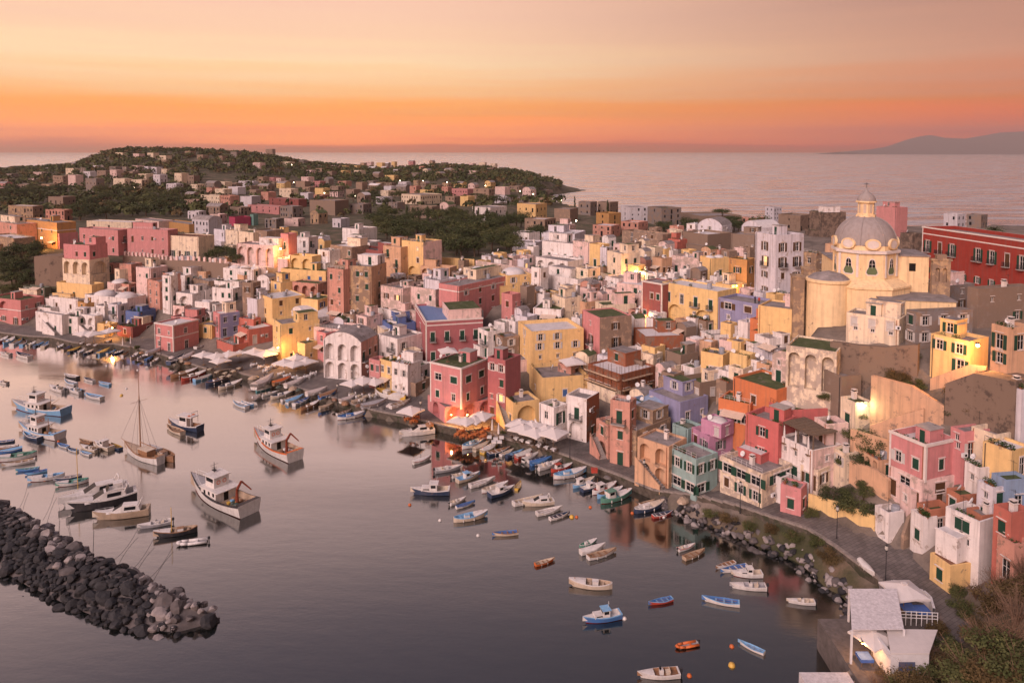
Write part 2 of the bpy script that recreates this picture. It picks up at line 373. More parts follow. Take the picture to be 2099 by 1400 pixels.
M_ROOF = [mat('roof_grey', (.26,.235,.23), .95, var=.35, scale=.6, streak=.0, worn=.3, under=(.12,.11,.09,1)), mat('roof_green', (.085,.105,.05), .95, var=.35, scale=.7, worn=.4, under=(.16,.15,.11,1)),
          mat('roof_white', (.62,.60,.60), .9, var=.15, scale=.7, worn=.2, under=(.35,.32,.3,1)), mat('roof_tile_brown', (.20,.10,.065), .9, var=.3, scale=2), mat('roof_terracotta', (.34,.14,.08), .9, var=.25, scale=1.2), mat('roof_blue', (.16,.24,.42), .8, var=.15)]
M_FR = mat('window_frame_white', (.66,.63,.60), .6, var=.05); M_GL = mat('window_glass', (.012,.014,.017), .25, spec=.15, var=.3)
M_LIT = mat('window_lit', (.5,.3,.12), .6, emit=((1,.52,.18), 1.6))
M_SH = dict(green=mat('shutter_green', (.022,.062,.042), .6), brown=mat('shutter_brown', (.10,.055,.03), .6), blue=mat('shutter_blue', (.06,.13,.30), .6), white=mat('shutter_white', (.52,.50,.48), .6), grey=mat('shutter_grey', (.16,.16,.16), .6), lblue=mat('shutter_lightblue', (.2,.42,.55), .6))
M_TR = mat('white_trim', (.68,.62,.58), .85, var=.1); M_IRON = mat('iron_rail', (.05,.05,.055), .5, .4); M_CONC = mat('concrete', (.36,.33,.31), .9, var=.2)
M_WHITE = mat('white_metal', (.68,.68,.68), .5); M_DARK = mat('dark_interior', (.02,.017,.015), .9)
M_LEAF = mat('pot_plant_leaf', (.05,.09,.028), .8, var=.5, scale=4); M_CLAY = mat('clay_pot', (.32,.13,.07), .8)
_wc = {}
DIM = dict(P=(1.25,2.9), W=(.95,1.42), D=(1.05,2.2), S=(.62,.8), A=(1.05,2.0), B=(1.7,1.35))
def window_mesh(kind, sh, trim, lit=False):
    key = (kind, sh, trim, lit)
    if key in _wc: return _wc[key]
    w, h = DIM[kind]; b = MB(); x = w/2
    closed = sh and sh.endswith('*'); scol = sh.rstrip('*') if sh else 'green'
    b.box(-x, x, -.17, -.14, 0, h, 1)                              # pane
    for a in (-x, x-.06): b.box(a, a+.06, -.137, -.09, 0, h, 0)      # casing
    b.box(-x+.063, x-.063, -.137, -.09, 0, .06, 0); b.box(-x+.063, x-.063, -.137, -.09, h-.06, h, 0)
    b.box(-.035, .035, -.137, -.095, .063, h-.063, 0)
    if kind != 'S': b.box(-x+.063, -.04, -.137, -.10, h*.6, h*.6+.04, 0); b.box(.04, x-.063, -.137, -.10, h*.6, h*.6+.04, 0)
    if closed:
        b.box(-x+.01, -.006, -.085, -.04, .02, h-.02, 2); b.box(.006, x-.01, -.085, -.04, .02, h-.02, 2)
        for k in range(6):
            z = .12+k*(h-.2)/6
            b.box(-x+.09, -.07, -.038, -.025, z, z+.07, 2); b.box(.07, x-.09, -.038, -.025, z, z+.07, 2)
    elif sh:
        for sx in (-1, 1):
            a = sorted((sx*(x+.12), sx*(x+.12+w*.48)))
            b.box(a[0], a[1], .02, .065, .0, h, 2)
    if trim:
        t = .11
        b.box(-x-t, -x-.002, -.05, .03, -.02, h+t, 3); b.box(x+.002, x+t, -.05, .03, -.02, h+t, 3); b.box(-x-.002, x+.002, -.05, .03, h+.002, h+t, 3)
    b.box(-x-.14, x+.14, -.06, .10, -.09, -.022, 3)                   # sill
    b.box(-x-.16, x+.16, -.02, .16, h+.2, h+.27, 3)                   # drip ledge
    me = b.mesh('window', [M_FR, M_LIT if lit else M_GL, M_SH[scol], M_TR]); _wc[key] = me
    return me
_bc = {}
def balcony_mesh(w):
    w = round(w*2)/2
    if w in _bc: return _bc[w]
    b = MB(); b.box(-w/2, w/2, 0, .85, -.16, 0, 1); n = int(w/.14)
    for k in range(n+1):
        x = -w/2+.03+k*(w-.06)/n; b.box(x-.012, x+.012, .80, .824, 0, .95, 0, False)
    for k in range(6):
        for s in (-1, 1): b.box(s*(w/2-.03)-.012, s*(w/2-.03)+.012, .05+k*.12, .075+k*.12, 0, .95, 0, False)
    b.box(-w/2, w/2, .79, .835, .95, 1.0, 0); b.box(-w/2, -w/2+.045, 0, .788, .95, 1.0, 0); b.box(w/2-.045, w/2, 0, .788, .95, 1.0, 0)
    _bc[w] = b.mesh('balcony', [M_IRON, M_CONC]); return _bc[w]
def _dish():
    b = MB(); n = 12
    prof = [(0.02, .0), (.2, .03), (.36, .1), (.45, .18)]
    b.lathe(prof, n); b.lathe([(r, z-.015) for r, z in reversed(prof)], n)
    v = [Matrix.Rotation(R(62), 3, 'X') @ Vector(p) for p in b.v]; b.v = [(p.x, p.y, p.z+.9) for p in v]
    b.tube((0,0,0), (0,0,.9), .025, n=5, mi=1); b.tube((0,0,.85), (0,-.5,1.15), .012, n=4, mi=1)
    return b.mesh('satellite_dish', [M_WHITE, M_IRON])
ME_DISH = _dish()
def _chim():
    b = MB(); b.box(-.3,.3,-.3,.3,-.2,1.1,0); b.box(-.38,.38,-.38,.38,1.1,1.2,0); b.box(-.22,.22,-.22,.22,1.2,1.45,1); b.box(-.33,.33,-.33,.33,1.45,1.53,0)
    return b.mesh('chimney', [M_TR, M_DARK])
ME_CHIM = _chim()
def _ac():
    b = MB(); b.box(-.4,.4,.06,.36,0,.55,0); b.lathe([(.0,0),(.2,.001)], 10)
    k = len(b.v)-20; 
    for i in range(k, len(b.v)): x,y,z = b.v[i]; b.v[i] = (x-.08, .365+z, y+.28)
    for j in range(len(b.m)-10, len(b.m)): b.m[j] = 1
    return b.mesh('air_conditioner', [M_WHITE, M_DARK])
ME_AC = _ac()
def _antenna():
    b = MB(); b.tube((0,0,-.2),(0,0,2.4),.02,n=4); b.tube((-.5,0,2.2),(.5,0,2.2),.012,n=4)
    for k in range(6): b.tube((-.5+k*.2,-.3+.03*k,2.2),(-.5+k*.2,.3-.03*k,2.2),.008,n=3)
    return b.mesh('aerial', [M_IRON])
ME_ANT = _antenna()
def _tank():
    b = MB(); b.lathe([(.02,1.25),(.5,1.2),(.55,1.05),(.55,.1),(.5,.02)][::-1], 12); return b.mesh('water_tank', [mat('tank_grey', (.3,.32,.36), .5)])
ME_TANK = _tank()
def _pot():
    b = MB(); b.lathe([(.02,0),(.16,0),(.22,.34),(.24,.36),(.18,.33)], 8, mi=0); r = random.Random(4)
    for k in range(46):
        a = r.random()*6.28; e = r.random()**.6; p = Vector((math.cos(a)*.42*e, math.sin(a)*.42*e, .42+r.random()*.6*(1-e*.6))); d = Vector((math.cos(a), math.sin(a), r.uniform(-.2,.8))).normalized()*.17; q = d.orthogonal().normalized()*.07
        b.face([p-q, p+d*.5-q*1.2, p+d, p+q], 1)
    return b.mesh('potted_plant', [M_CLAY, M_LEAF])
ME_POT = _pot()
M_AWN = mat('awning_cloth', (.62,.50,.40), .9); M_AWN2 = mat('awning_rust', (.45,.13,.06), .9)

def wall_face(b, org, u, n, L, z0, z1, holes, mi=0):
    """wall sheet with real recessed openings. holes: (u0,u1,z0,z1,kind,depth); kind 'r' rect, 'a' arch"""
    org, u, n = Vector(org), Vector(u), Vector(n)
    P = lambda a, z, d=0: org + u*a + Vector((0,0,z)) - n*d
    us = sorted({0, L, *[h[0] for h in holes], *[h[1] for h in holes]}); zs = sorted({z0, z1, *[h[2] for h in holes], *[h[3] for h in holes]})
    for i in range(len(us)-1):
        for j in range(len(zs)-1):
            um, zm = (us[i]+us[i+1])/2, (zs[j]+zs[j+1])/2
            if any(h[0] < um < h[1] and h[2] < zm < h[3] for h in holes): continue
            b.face([P(us[i],zs[j]), P(us[i+1],zs[j]), P(us[i+1],zs[j+1]), P(us[i],zs[j+1])], mi)
    for (a, c, p, q, kind, dep) in holes:
        if kind == 'r': out = [(a,p),(c,p),(c,q),(a,q)]
        else:
            r = (c-a)/2; m = (a+c)/2; zc = max(q-r, p+.05); ry = q-zc
            arc = [(m+r*math.cos(t), zc+ry*math.sin(t)) for t in [math.pi*k/10 for k in range(11)]]
            out = [(a,p),(c,p)]+arc
            b.face([P(c,q)]+[P(*x) for x in reversed(arc[:6])][:-1][::1] + [P(*arc[0])] if False else [P(c,q)]+[P(*x) for x in arc[5::-1]], mi)
            b.face([P(a,q)]+[P(*x) for x in arc[:4:-1]], mi)
        for k in range(len(out)):
            x, y = out[k], out[(k+1) % len(out)]
            if abs(x[0]-y[0])+abs(x[1]-y[1]) < 1e-6: continue
            b.face([P(*y), P(*x), P(*x, dep), P(*y, dep)], mi)
        b.face([P(x, y, dep) for x, y in out], mi if dep > .5 else 3)

HOUSES = []
def house(x0, xc, x1, yt, yb, col, opt='', base=None, far=False, yaw=None, name='house', zc=None):
    """x0/xc/x1: photo columns of the left edge, near corner, right edge; yt/yb: rows of the top and the foot of the near corner"""
    o = {}
    for tkn in opt.split(';'):
        if '=' in tkn: k, v = tkn.split('=', 1); o[k.strip()] = v
        elif tkn.strip(): o[tkn.strip()] = '1'
    seed = int(x0*7+xc*13+yt*31); r = random.Random(seed)
    if 'on' in o:
        q_ = HOUSES[-1]; base = at_z(xc, yb, q_.location.z+q_['_h']-.02)
    C = base or (at_z(xc, yb, zc) if zc is not None else ground_hit(xc, yb))
    if yaw is None:
        yaw = float(o['yaw']) if 'yaw' in o else (36 if xc < 900 else 36+min(1, (xc-900)/500)*12)
        yaw0 = yaw; best = 1e9
        if 'yaw' not in o:
            yaw0 = yaw = yaw + max(0, min(1, (xc-1400)/500))*18
            k = (xc-CX)/F; va = math.degrees(math.atan(k)); wl, wr = max(xc-x0, 1), max(x1-xc, 1)
            if wl >= 12 and wr >= 12:                 # turn the block so that its plan comes out roughly square
                for yy in range(22, 80, 2):
                    t_ = R(yy); l1 = wl/max(.05, math.cos(t_)+k*math.sin(t_)); l2 = wr/max(.05, math.sin(t_)-k*math.cos(t_))
                    e = abs(math.log(l1/l2))+.022*abs(yy-yaw0)
                    if l2 > 0 and math.sin(t_)-k*math.cos(t_) > .2 and e < best: best, yaw = e, yy
    a = R(yaw + (r.uniform(-4, 4) if 'yaw' not in o else 0))
    dL, dR = Vector((-math.cos(a), math.sin(a), 0)), Vector((math.sin(a), math.cos(a), 0))
    dep = proj(C)[2]
    d = pix_ray(xc, yt); tt = C.y/d.y; hgt = max(H+d.z*tt-C.z, 1.6)
    def solve(px, dv, lo, hi):
        k = (px-CX)/F; c, s = math.cos(PITCH), math.sin(PITCH)
        # x = k*depth, depth = y c - (z-H) s
        den = dv.x - k*dv.y*c; num = k*(C.y*c-(C.z-H)*s) - C.x
        L = num/den if abs(den) > 1e-6 else lo
        return min(max(L, lo), hi)
    LL = solve(x0, dL, 2.2, 45); LR = solve(x1, dR, 2.2 if x1-xc < 10 else 2.0, 40)
    if 'LR' in o: LR = float(o['LR'])
    if x1-xc < 14: LR = max(LR, min(7, LL*.9))
    if xc-x0 < 14: LL = max(LL, min(7, LR*.9))
    root = empty(name, C, -a)
    dim = .80 if (far or dep > 330) else 1.0      # dimmer light on the far houses, put into a darker plaster colour
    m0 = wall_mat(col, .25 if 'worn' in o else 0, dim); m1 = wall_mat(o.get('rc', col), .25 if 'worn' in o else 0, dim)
    zd = float(o.get('zd', .0 if 'on' in o else 5))
    fl = int(o['fl']) if 'fl' in o else max(1, round(hgt/3.1)); fh = hgt/fl if hgt < 3.4 else (hgt-.5)/fl
    holes = [[], []]; wins = []
    detail = dep < 330 and not far
    sh_def = o.get('sh') or r.choice(['green*','green*','green*','green*','brown*','brown*','grey*','green','brown',None,'white*','white'])
    trim = 't' in o or r.random() < .35
    na = int(o.get('a', 0)); nar = int(o.get('ar', 0)); afl = int(o.get('afl', 0))
    def arches(fi, n, L):
        if n <= 0: return []
        wv = min((L-.6)/n*.76, fh*1.05); out = []
        for k in range(n):
            c = L*(k+.5)/n; zb = afl*fh
            out.append((c-wv/2, c+wv/2, zb+(.05 if afl == 0 else .5), zb+min(fh*.92, fh-.25), 'a', 1.3 if 'deep' in o else .9))
        return out
    if 'n' not in o and hgt > 2.0:
        for fi, L in ((0, LL), (1, LR)):
            if min(L, 99) < 1.5 or (fi == 0 and xc-x0 < 9) or (fi == 1 and x1-xc < 9): continue
            n_a = na if fi == 0 else nar
            ah = arches(fi, n_a, L); holes[fi] += ah
            if 'a2' in o and fi == 0:
                hs2 = []
                for (p, q, s1, s2, kk, dd) in ah: hs2.append((p, q, s1+fh, min(s2+fh, hgt-.7), kk, dd))
                holes[fi] += hs2
            key = 'w' if fi == 0 else 'v'
            nc = int(o[key]) if key in o else max(0, int((L-.5)/(2.0+r.random()*.8)))
            dense = .93 if key in o else .8
            for f in range(fl):
                if n_a and (f == afl or ('a2' in o and f == afl+1)): continue
                if f*fh+1.5 > hgt-.5 and f > 0: continue
                kind_row = o.get('wk', '')
                for k in range(nc):
                    if r.random() > dense: continue
                    kind = (kind_row[f % len(kind_row)] if kind_row else r.choice('WWWWDSS' if f else 'DWSW'))
                    wv, hv = DIM[kind]
                    zb = f*fh + (.95 if kind == 'W' else .12 if kind in 'DAP' else 1.2 if kind == 'S' else .8)
                    if f == 0 and kind in 'DA': zb = .03
                    if zb+hv > hgt-.62:
                        if zb > hgt-.62-hv and hgt-.7-hv > f*fh+.05: zb = hgt-.7-hv
                        else: continue
                    c = L*(k+.5)/nc + r.uniform(-.15, .15)
                    if c-wv/2 < .25 or c+wv/2 > L-.25: continue
                    holes[fi].append((c-wv/2, c+wv/2, zb, zb+hv, 'r', .19))
                    lit = r.random() < .015
                    s = sh_def if r.random() < .8 else r.choice(['green*','brown*',None])
                    if kind == 'S': s = None
                    wins.append((fi, c, zb, kind, s, trim, lit, f))
    b = MB()
    if 'lc' in o: pass
    wall_face(b, (-LL,0,0), (1,0,0), (0,-1,0), LL, -zd, hgt, holes[0], 0)
    wall_face(b, (0,0,0), (0,1,0), (1,0,0), LR, -zd, hgt, holes[1], 1)
    b.face([(0,LR,-zd),(-LL,LR,-zd),(-LL,LR,hgt),(0,LR,hgt)], 1); b.face([(-LL,LR,-zd),(-LL,0,-zd),(-LL,0,hgt),(-LL,LR,hgt)], 0)
    roof = o.get('roof', '') or ('v' if 'vlt' in o else 'f'); ri = int(o.get('r', -1))
    if ri < 0: ri = 1 if 'g' in o else r.choice([0,0,0,0,2,1])
    rb = MB()
    vault = 'vlt' in o
    if not vault:
        ph = float(o.get('ph', r.choice([.25,.35,.5,.8]))); th = .24
        if hgt < 2.2: ph = .2
        x = [-LL, -LL+th, -th, 0]; y = [0, th, LR-th, LR]
        for q in (((x[0],y[0]),(x[3],y[0]),(x[2],y[1]),(x[1],y[1])), ((x[3],y[0]),(x[3],y[3]),(x[2],y[2]),(x[2],y[1])), ((x[3],y[3]),(x[0],y[3]),(x[1],y[2]),(x[2],y[2])), ((x[0],y[3]),(x[0],y[0]),(x[1],y[1]),(x[1],y[2]))):
            b.face([(p[0],p[1],hgt) for p in q], 2)
            p, s = q[2], q[3]; b.face([(s[0],s[1],hgt),(p[0],p[1],hgt),(p[0],p[1],hgt-ph),(s[0],s[1],hgt-ph)], 0)
        rb.face([(x[1],y[1],hgt-ph),(x[2],y[1],hgt-ph),(x[2],y[2],hgt-ph),(x[1],y[2],hgt-ph)], 0)
        zr = hgt-ph
        for k in range(int(o.get('d', 0))):
            nd = int(o['d']); rad = min(LL/ (nd if LL > LR else 1), LR/(1 if LL > LR else nd))*.46
            cx, cy = (-LL*(k+.5)/nd, LR/2) if LL > LR else (-LL/2, LR*(k+.5)/nd)
            rb.lathe([(rad*math.cos(t), zr+rad*.5*math.sin(t)) for t in [k2*math.pi/2/6 for k2 in range(7)]], 18, (cx, cy), 1)
    else:
        rise = min(LL, LR)*.26; nseg = 10; ov = .12
        along_y = LL <= LR*1.3 or 'vy' in o
        prev = None
        Ls = LL if along_y else LR
        pr = [(-Ls*(1-k/nseg), hgt+.02+rise*math.sin(math.pi*k/nseg)**.75) for k in range(nseg+1)]
        for (p, q) in zip(pr[:-1], pr[1:]):
            if along_y: rb.face([(p[0],-ov,p[1]),(q[0],-ov,q[1]),(q[0],LR+ov,q[1]),(p[0],LR+ov,p[1])], 0)
            else: rb.face([(-LL-ov,p[0]+LR,p[1]),(ov,p[0]+LR,p[1]),(ov,q[0]+LR,q[1]),(-LL-ov,q[0]+LR,q[1])][::-1], 0)
        if along_y:
            b.face([(p[0],0,p[1]-.02) for p in pr], 0); b.face([(p[0],LR,p[1]-.02) for p in reversed(pr)], 0)
        else:
            b.face([(0,p[0]+LR,p[1]-.02) for p in pr], 1); b.face([(-LL,p[0]+LR,p[1]-.02) for p in reversed(pr)], 0)
        zr = hgt+rise*.6
    b.build('wall', [m0, m1, M_TR if 't' in o else m0, M_DARK], root)
    dm = wall_mat(o['dc']) if 'dc' in o else M_ROOF[2]
    rf = rb.build('roof', [M_ROOF[ri], dm], root, smooth=('d' in o or vault))
    X0, N0 = Vector((-1,0,0)), Vector((0,-1,0)); X1, N1 = Vector((0,1,0)), Vector((1,0,0))
    joined = MB() if (far or dep > 330) else None
    for fi, c, zb, kind, s, tr, lit, f in wins:
        nn = (N0, N1)[fi]; pos = Vector((-LL+c, 0, zb)) if fi == 0 else Vector((0, c, zb))
        xv = nn.cross(Vector((0,0,1)))
        mw = Matrix((( xv.x, nn.x, 0, pos.x), (xv.y, nn.y, 0, pos.y), (xv.z, nn.z, 1, pos.z), (0,0,0,1)))
        if joined is None:
            link('window' if kind != 'D' or f else 'door', window_mesh(kind, s, tr, lit), root, mw=mw)
            if kind in 'DP' and f > 0 and (r.random() < .75 or 'b' in o):
                link('balcony', balcony_mesh(r.choice([1.5,2.0,2.5])), root, mw=mw)
            elif r.random() < .07: link('air_conditioner', ME_AC, root, mw=mw @ Matrix.Translation((r.choice([-1.3,1.3]), 0, .5)))
        else:
            w_, h_ = DIM[kind]
            for (qa, qb, mi) in ((-w_/2, w_/2, 0),):
                p = [mw @ Vector((qa, -.1, 0)), mw @ Vector((qb, -.1, 0)), mw @ Vector((qb, -.1, h_)), mw @ Vector((qa, -.1, h_))]
                joined.face(p, 0)
    if joined is not None and joined.f: tag(joined.build('windows', [M_GL], root), kind='stuff')
    def block(nm, xa, xb, ya, yb_, z0, h, win):
        bb = MB(); hl = [[], []]; ww = []
        for fi, L in ((0, xb-xa), (1, yb_-ya)):
            if L > 1.6 and win and r.random() < .85:
                kd = 'W' if h < 2.6 or r.random() < .6 else 'D'; wv, hv = DIM[kd]; c = L*r.uniform(.35,.65); zb = .75 if kd == 'W' else .05
                if c-wv/2 > .2 and c+wv/2 < L-.2 and zb+hv < h-.15: hl[fi].append((c-wv/2, c+wv/2, z0+zb, z0+zb+hv, 'r', .19)); ww.append((fi, c, z0+zb, kd))
        wall_face(bb, (xa,ya,0), (1,0,0), (0,-1,0), xb-xa, z0, z0+h, hl[0], 0); wall_face(bb, (xb,ya,0), (0,1,0), (1,0,0), yb_-ya, z0, z0+h, hl[1], 0)
        bb.face([(xb,yb_,z0),(xa,yb_,z0),(xa,yb_,z0+h),(xb,yb_,z0+h)]); bb.face([(xa,yb_,z0),(xa,ya,z0),(xa,ya,z0+h),(xa,yb_,z0+h)])
        bb.face([(xa,ya,z0+h),(xb,ya,z0+h),(xb,yb_,z0+h),(xa,yb_,z0+h)], 2)
        bb.box(xa-.1, xb+.1, ya-.1, ya+.12, z0+h+.003, z0+h+.16, 0); bb.box(xb-.12, xb+.1, ya+.123, yb_, z0+h+.003, z0+h+.16, 0)
        ob = bb.build(nm, [m0 if r.random() < .6 else wall_mat(r.choice(['white','cream','palepink'])), m1, M_ROOF[r.choice([0,0,1,2])], M_DARK], root)
        for fi, c, zb, kd in ww:
            nn = (N0, N1)[fi]; pos = Vector((xa+c, ya, zb)) if fi == 0 else Vector((xb, ya+c, zb)); xv = nn.cross(Vector((0,0,1)))
            link('window', window_mesh(kd, sh_def if r.random() < .5 else None, False), ob, mw=Matrix(((xv.x,nn.x,0,pos.x),(xv.y,nn.y,0,pos.y),(0,0,1,pos.z),(0,0,0,1))))
    if detail and col != 'red' and 'hut' not in o and 'pots' not in o and not vault and LL > 4.2 and LR > 4.2 and 'd' not in o and r.random() < (.32 if o.get('L') else .62):
        w_, d_ = LL*r.uniform(.4,.65), LR*r.uniform(.4,.6); xo = r.choice([-LL+.3, -w_-.3]); block('upper_room', xo, xo+w_, LR-d_-.3, LR-.3, zr, r.uniform(2.2,2.7), True)
    if detail and C.z > 4 and 'on' not in o and col != 'red' and LL > 4 and 'st' not in o and not na and r.random() < (.25 if o.get('L') else .55):
        w_ = LL*r.uniform(.45,.85); xo = r.choice([-LL, -w_]); block('front_annex', xo, xo+w_, -r.uniform(1.2,2.2), -.004, -zd, zd+r.uniform(1.0,2.6), False)
    if 'band' in o:
        bb = MB(); zb = hgt-float(o['band'])
        bb.box(-LL-.02, .05, -.05, -.003, zb, zb+.28); bb.box(.003, .05, 0, LR, zb, zb+.28); bb.build('string_course', [M_TR], root)
    if 't' in o:
        bb = MB(); bb.box(-.28, .04, -.04, -.003, -.3, hgt-.02); bb.box(.003, .04, .0, .28, -.3, hgt-.02); bb.box(-LL, -LL+.28, -.04, -.003, -.3, hgt-.02); bb.build('corner_band', [M_TR], root)
        bb = MB(); bb.box(-LL-.12, .12, -.12, -.003, hgt-.32, hgt+.04); bb.box(.003, .12, -.002, LR+.1, hgt-.32, hgt+.04); bb.build('cornice', [M_TR], root)
    if 'st' in o:                                    # outside stair along the bay front
        sb = MB(); n = 12; Lst = min(LL*.8, 5.5); hs = min(fh, 3.2); up = 1 if o['st'] != 'r' else -1
        for k in range(n):
            xa = -LL*.1-Lst*k/n if up > 0 else -LL*.9+Lst*k/n; xb = -LL*.1-Lst*(k+1)/n if up > 0 else -LL*.9+Lst*(k+1)/n
            sb.box(min(xa,xb), max(xa,xb), -1.35, -.01, -.6, hs*(k+1)/n, 0)
        e0 = -LL*.1 if up > 0 else -LL*.9; e1 = e0-up*Lst
        zz = [(e0,-.6),(e1,-.6),(e1,hs+.95),(e0,.75)]
        if up > 0: zz = zz[::-1]
        sb.face([(p[0],-1.60,p[1]) for p in zz[::-1]],1); sb.face([(p[0],-1.36,p[1]) for p in zz],1)
        sb.face([(zz[k][0],-1.60,zz[k][1]) for k in ((0,3) if up>0 else (2,3))]+[(zz[k][0],-1.36,zz[k][1]) for k in ((3,0) if up>0 else (3,2))],1)
        for (p, q) in ((zz[0],zz[1]),(zz[1],zz[2]),(zz[2],zz[3]),(zz[3],zz[0])): sb.face([(p[0],-1.6,p[1]),(q[0],-1.6,q[1]),(q[0],-1.36,q[1]),(p[0],-1.36,p[1])],1)
        sb.build('outside_stair', [M_CONC, m0], root)
    if detail and 'cl' not in o:
        for k in range(r.choice([0,0,0,1,1])):
            link('satellite_dish', ME_DISH, root, mw=Matrix.Translation((-LL*r.random()*.9-.3 if LL > 1 else -.5, LR*(.15+.6*r.random()), zr)) @ Matrix.Rotation(r.uniform(-1.2,.6), 4, 'Z'))
        if r.random() < .28: link('chimney', ME_CHIM, root, loc=(-LL*(.15+.7*r.random()), LR*(.3+.5*r.random()), zr))
        if r.random() < .5: link('aerial', ME_ANT, root, loc=(-LL*(.15+.7*r.random()), LR*(.3+.5*r.random()), zr))
        if r.random() < .12 and not vault: link('water_tank', ME_TANK, root, loc=(-LL*(.2+.5*r.random()), LR*(.4+.4*r.random()), zr))
        if not vault and LL > 4 and LR > 4 and ('hut' in o or (r.random() < .22 and 'd' not in o)):
            hb = MB(); w_, d_ = r.uniform(1.8,2.8), r.uniform(1.8,2.6); hb.box(-w_,0,0,d_,-.1,2.1,0); hb.box(-w_-.12,.12,-.12,d_+.12,2.1,2.2,1); hb.box(-w_*.7,-w_*.35,-.02,.0,0,1.8,2)
            link('roof_hut', hb.mesh('roof_hut', [m0, M_CONC, M_SH['green']]), root, loc=(-LL*r.uniform(.1,.5), LR*r.uniform(.35,.6)-.5, zr))
        if r.random() < .5 and LL > 3:
            db = MB(); xx = -LL+.35 if r.random() < .5 else -.35; db.tube((xx,-.09,-zd),(xx,-.09,hgt-.3),.055,n=5); db.tube((xx,-.09,hgt-.3),(xx,.02,hgt-.15),.055,n=5); db.build('drainpipe', [M_IRON if r.random() < .5 else M_CLAY], root)
        if not vault and r.random() < .22 and LL > 3.5:
            gb = MB(); ng = max(4, int(LL/.9))
            for k in range(ng+1): gb.tube((-LL+.12+(LL-.24)*k/ng,.12,hgt-.02),(-LL+.12+(LL-.24)*k/ng,.12,hgt+.75),.02,n=4)
            for zz in (.38,.75): gb.tube((-LL+.1,.12,hgt+zz),(-.1,.12,hgt+zz),.02,n=4)
            gb.build('roof_railing', [M_IRON if r.random() < .6 else M_WHITE], root)
        if 'awn' not in o and C.z > 3 and r.random() < .09 and LL > 3: o['awn'] = '2.3'
        if 'pots' in o or r.random() < .3:
            for k in range(r.choice([3,4,6])):
                link('potted_plant', ME_POT, root, loc=(-LL*r.random(), .45+r.random()*.4, zr-.02) if not vault else (-.4-k*.5, -.6, 0))
        if 'awn' in o:
            ab = MB(); L2 = min(LL*.7, 4.0); zA = float(o['awn']) if o['awn'] != '1' else 2.6
            ab.face([(-LL*.15-L2,-.01,zA+.5),(-LL*.15,-.01,zA+.5),(-LL*.15,-1.7,zA),(-LL*.15-L2,-1.7,zA)]); ab.face([(-LL*.15-L2,-1.7,zA),(-LL*.15,-1.7,zA),(-LL*.15,-1.7,zA-.2),(-LL*.15-L2,-1.7,zA-.2)])
            ab.build('awning', [M_AWN2 if o.get('ac') else M_AWN], root)
    root['_px'] = (x0+x1)/2; root['_py'] = (yt+yb)/2; root['_col'] = col; root['_far'] = 1 if (far or dep > 330) else 0
    root['_cat'] = o.get('C', 'house'); root['_lab'] = o.get('L', ''); root['_h'] = hgt; root['_z'] = C.z
    root['_dims'] = (LL, LR, hgt, zr)
    HOUSES.append(root)
    return root
def merge_smallest(limit):
    """beyond the limit, the smallest distant houses become one mass"""
    for o in HOUSES: o['_a'] = o['_dims'][0]*o['_dims'][2]/max(1, (o.location.x**2+o.location.y**2))
    far_ = sorted([o for o in HOUSES if o['_far'] and not o['_lab']], key=lambda o: o['_a'])
    kill = far_[:max(0, len(HOUSES)-limit)]; b = MB(); mats = []
    for o in kill:
        mw = Matrix.Translation(o.location) @ Matrix.Rotation(o.rotation_euler[2], 4, 'Z')
        for c in [c for c in CHILD.get(o.name, [])]:
            me = c.data; i0 = len(b.v); b.v += [tuple(mw @ v.co) for v in me.vertices]
            ix = []
            for m in me.materials:
                if m not in mats: mats.append(m)
                ix.append(mats.index(m))
            for p in me.polygons: b.f.append([i0+v for v in p.vertices]); b.m.append(ix[p.material_index])
            bpy.data.objects.remove(c)
        HOUSES.remove(o); bpy.data.objects.remove(o)
    if kill: tag(b.build('distant_houses', mats), 'mass of tiny distant houses scattered over the far town and ridge', 'houses', kind='stuff')
def house_labels():
    for o in HOUSES:
        if '_a' in o: del o['_a']
    """one label for each house: colour, stretch of the town, rank among its like"""
    def zone(o):
        x, y, z = o['_px'], o['_py'], o['_z']
        if o['_far']:
            if y < 345: return 'on the wooded ridge under the sunset'
            if x < 420: return 'in the green valley at far left'
            if x < 800: return 'in the distant town under the ridge'
            if x < 1200: return 'in the distant town before the headland'
            return 'on the skyline against the open sea'
        s = 'at left' if x < 420 else 'left of centre' if x < 760 else 'at the centre' if x < 1100 else 'right of centre' if x < 1450 else 'below the domed church' if x < 1760 else 'at right'
        if z < 4: return 'on the waterfront ' + s
        if z < 15: return 'on the slope ' + s
        return 'on the crest ' + s
    grp = {}
    for o in HOUSES:
        if o['_lab']: tag(o, o['_lab'], o['_cat'])
        else: grp.setdefault((o['_col'], zone(o)), []).append(o)
    for (c, z), L in grp.items():
        L.sort(key=lambda o: (round(o['_px']), o['_py']))
        for i, o in enumerate(L):
            if len(L) == 1: s = f"{WORD[c]} flat-roofed house {z}"
            else: s = f"{ordinal(i, len(L))} of the {WORD[c]} houses {z}"
            tag(o, s, 'house')
    for o in HOUSES:
        o['group'] = 'distant houses' if o['_far'] else 'houses of the harbour town'
        for k in ('_px','_py','_col','_far','_lab','_h','_z','_dims','_cat'): del o[k]
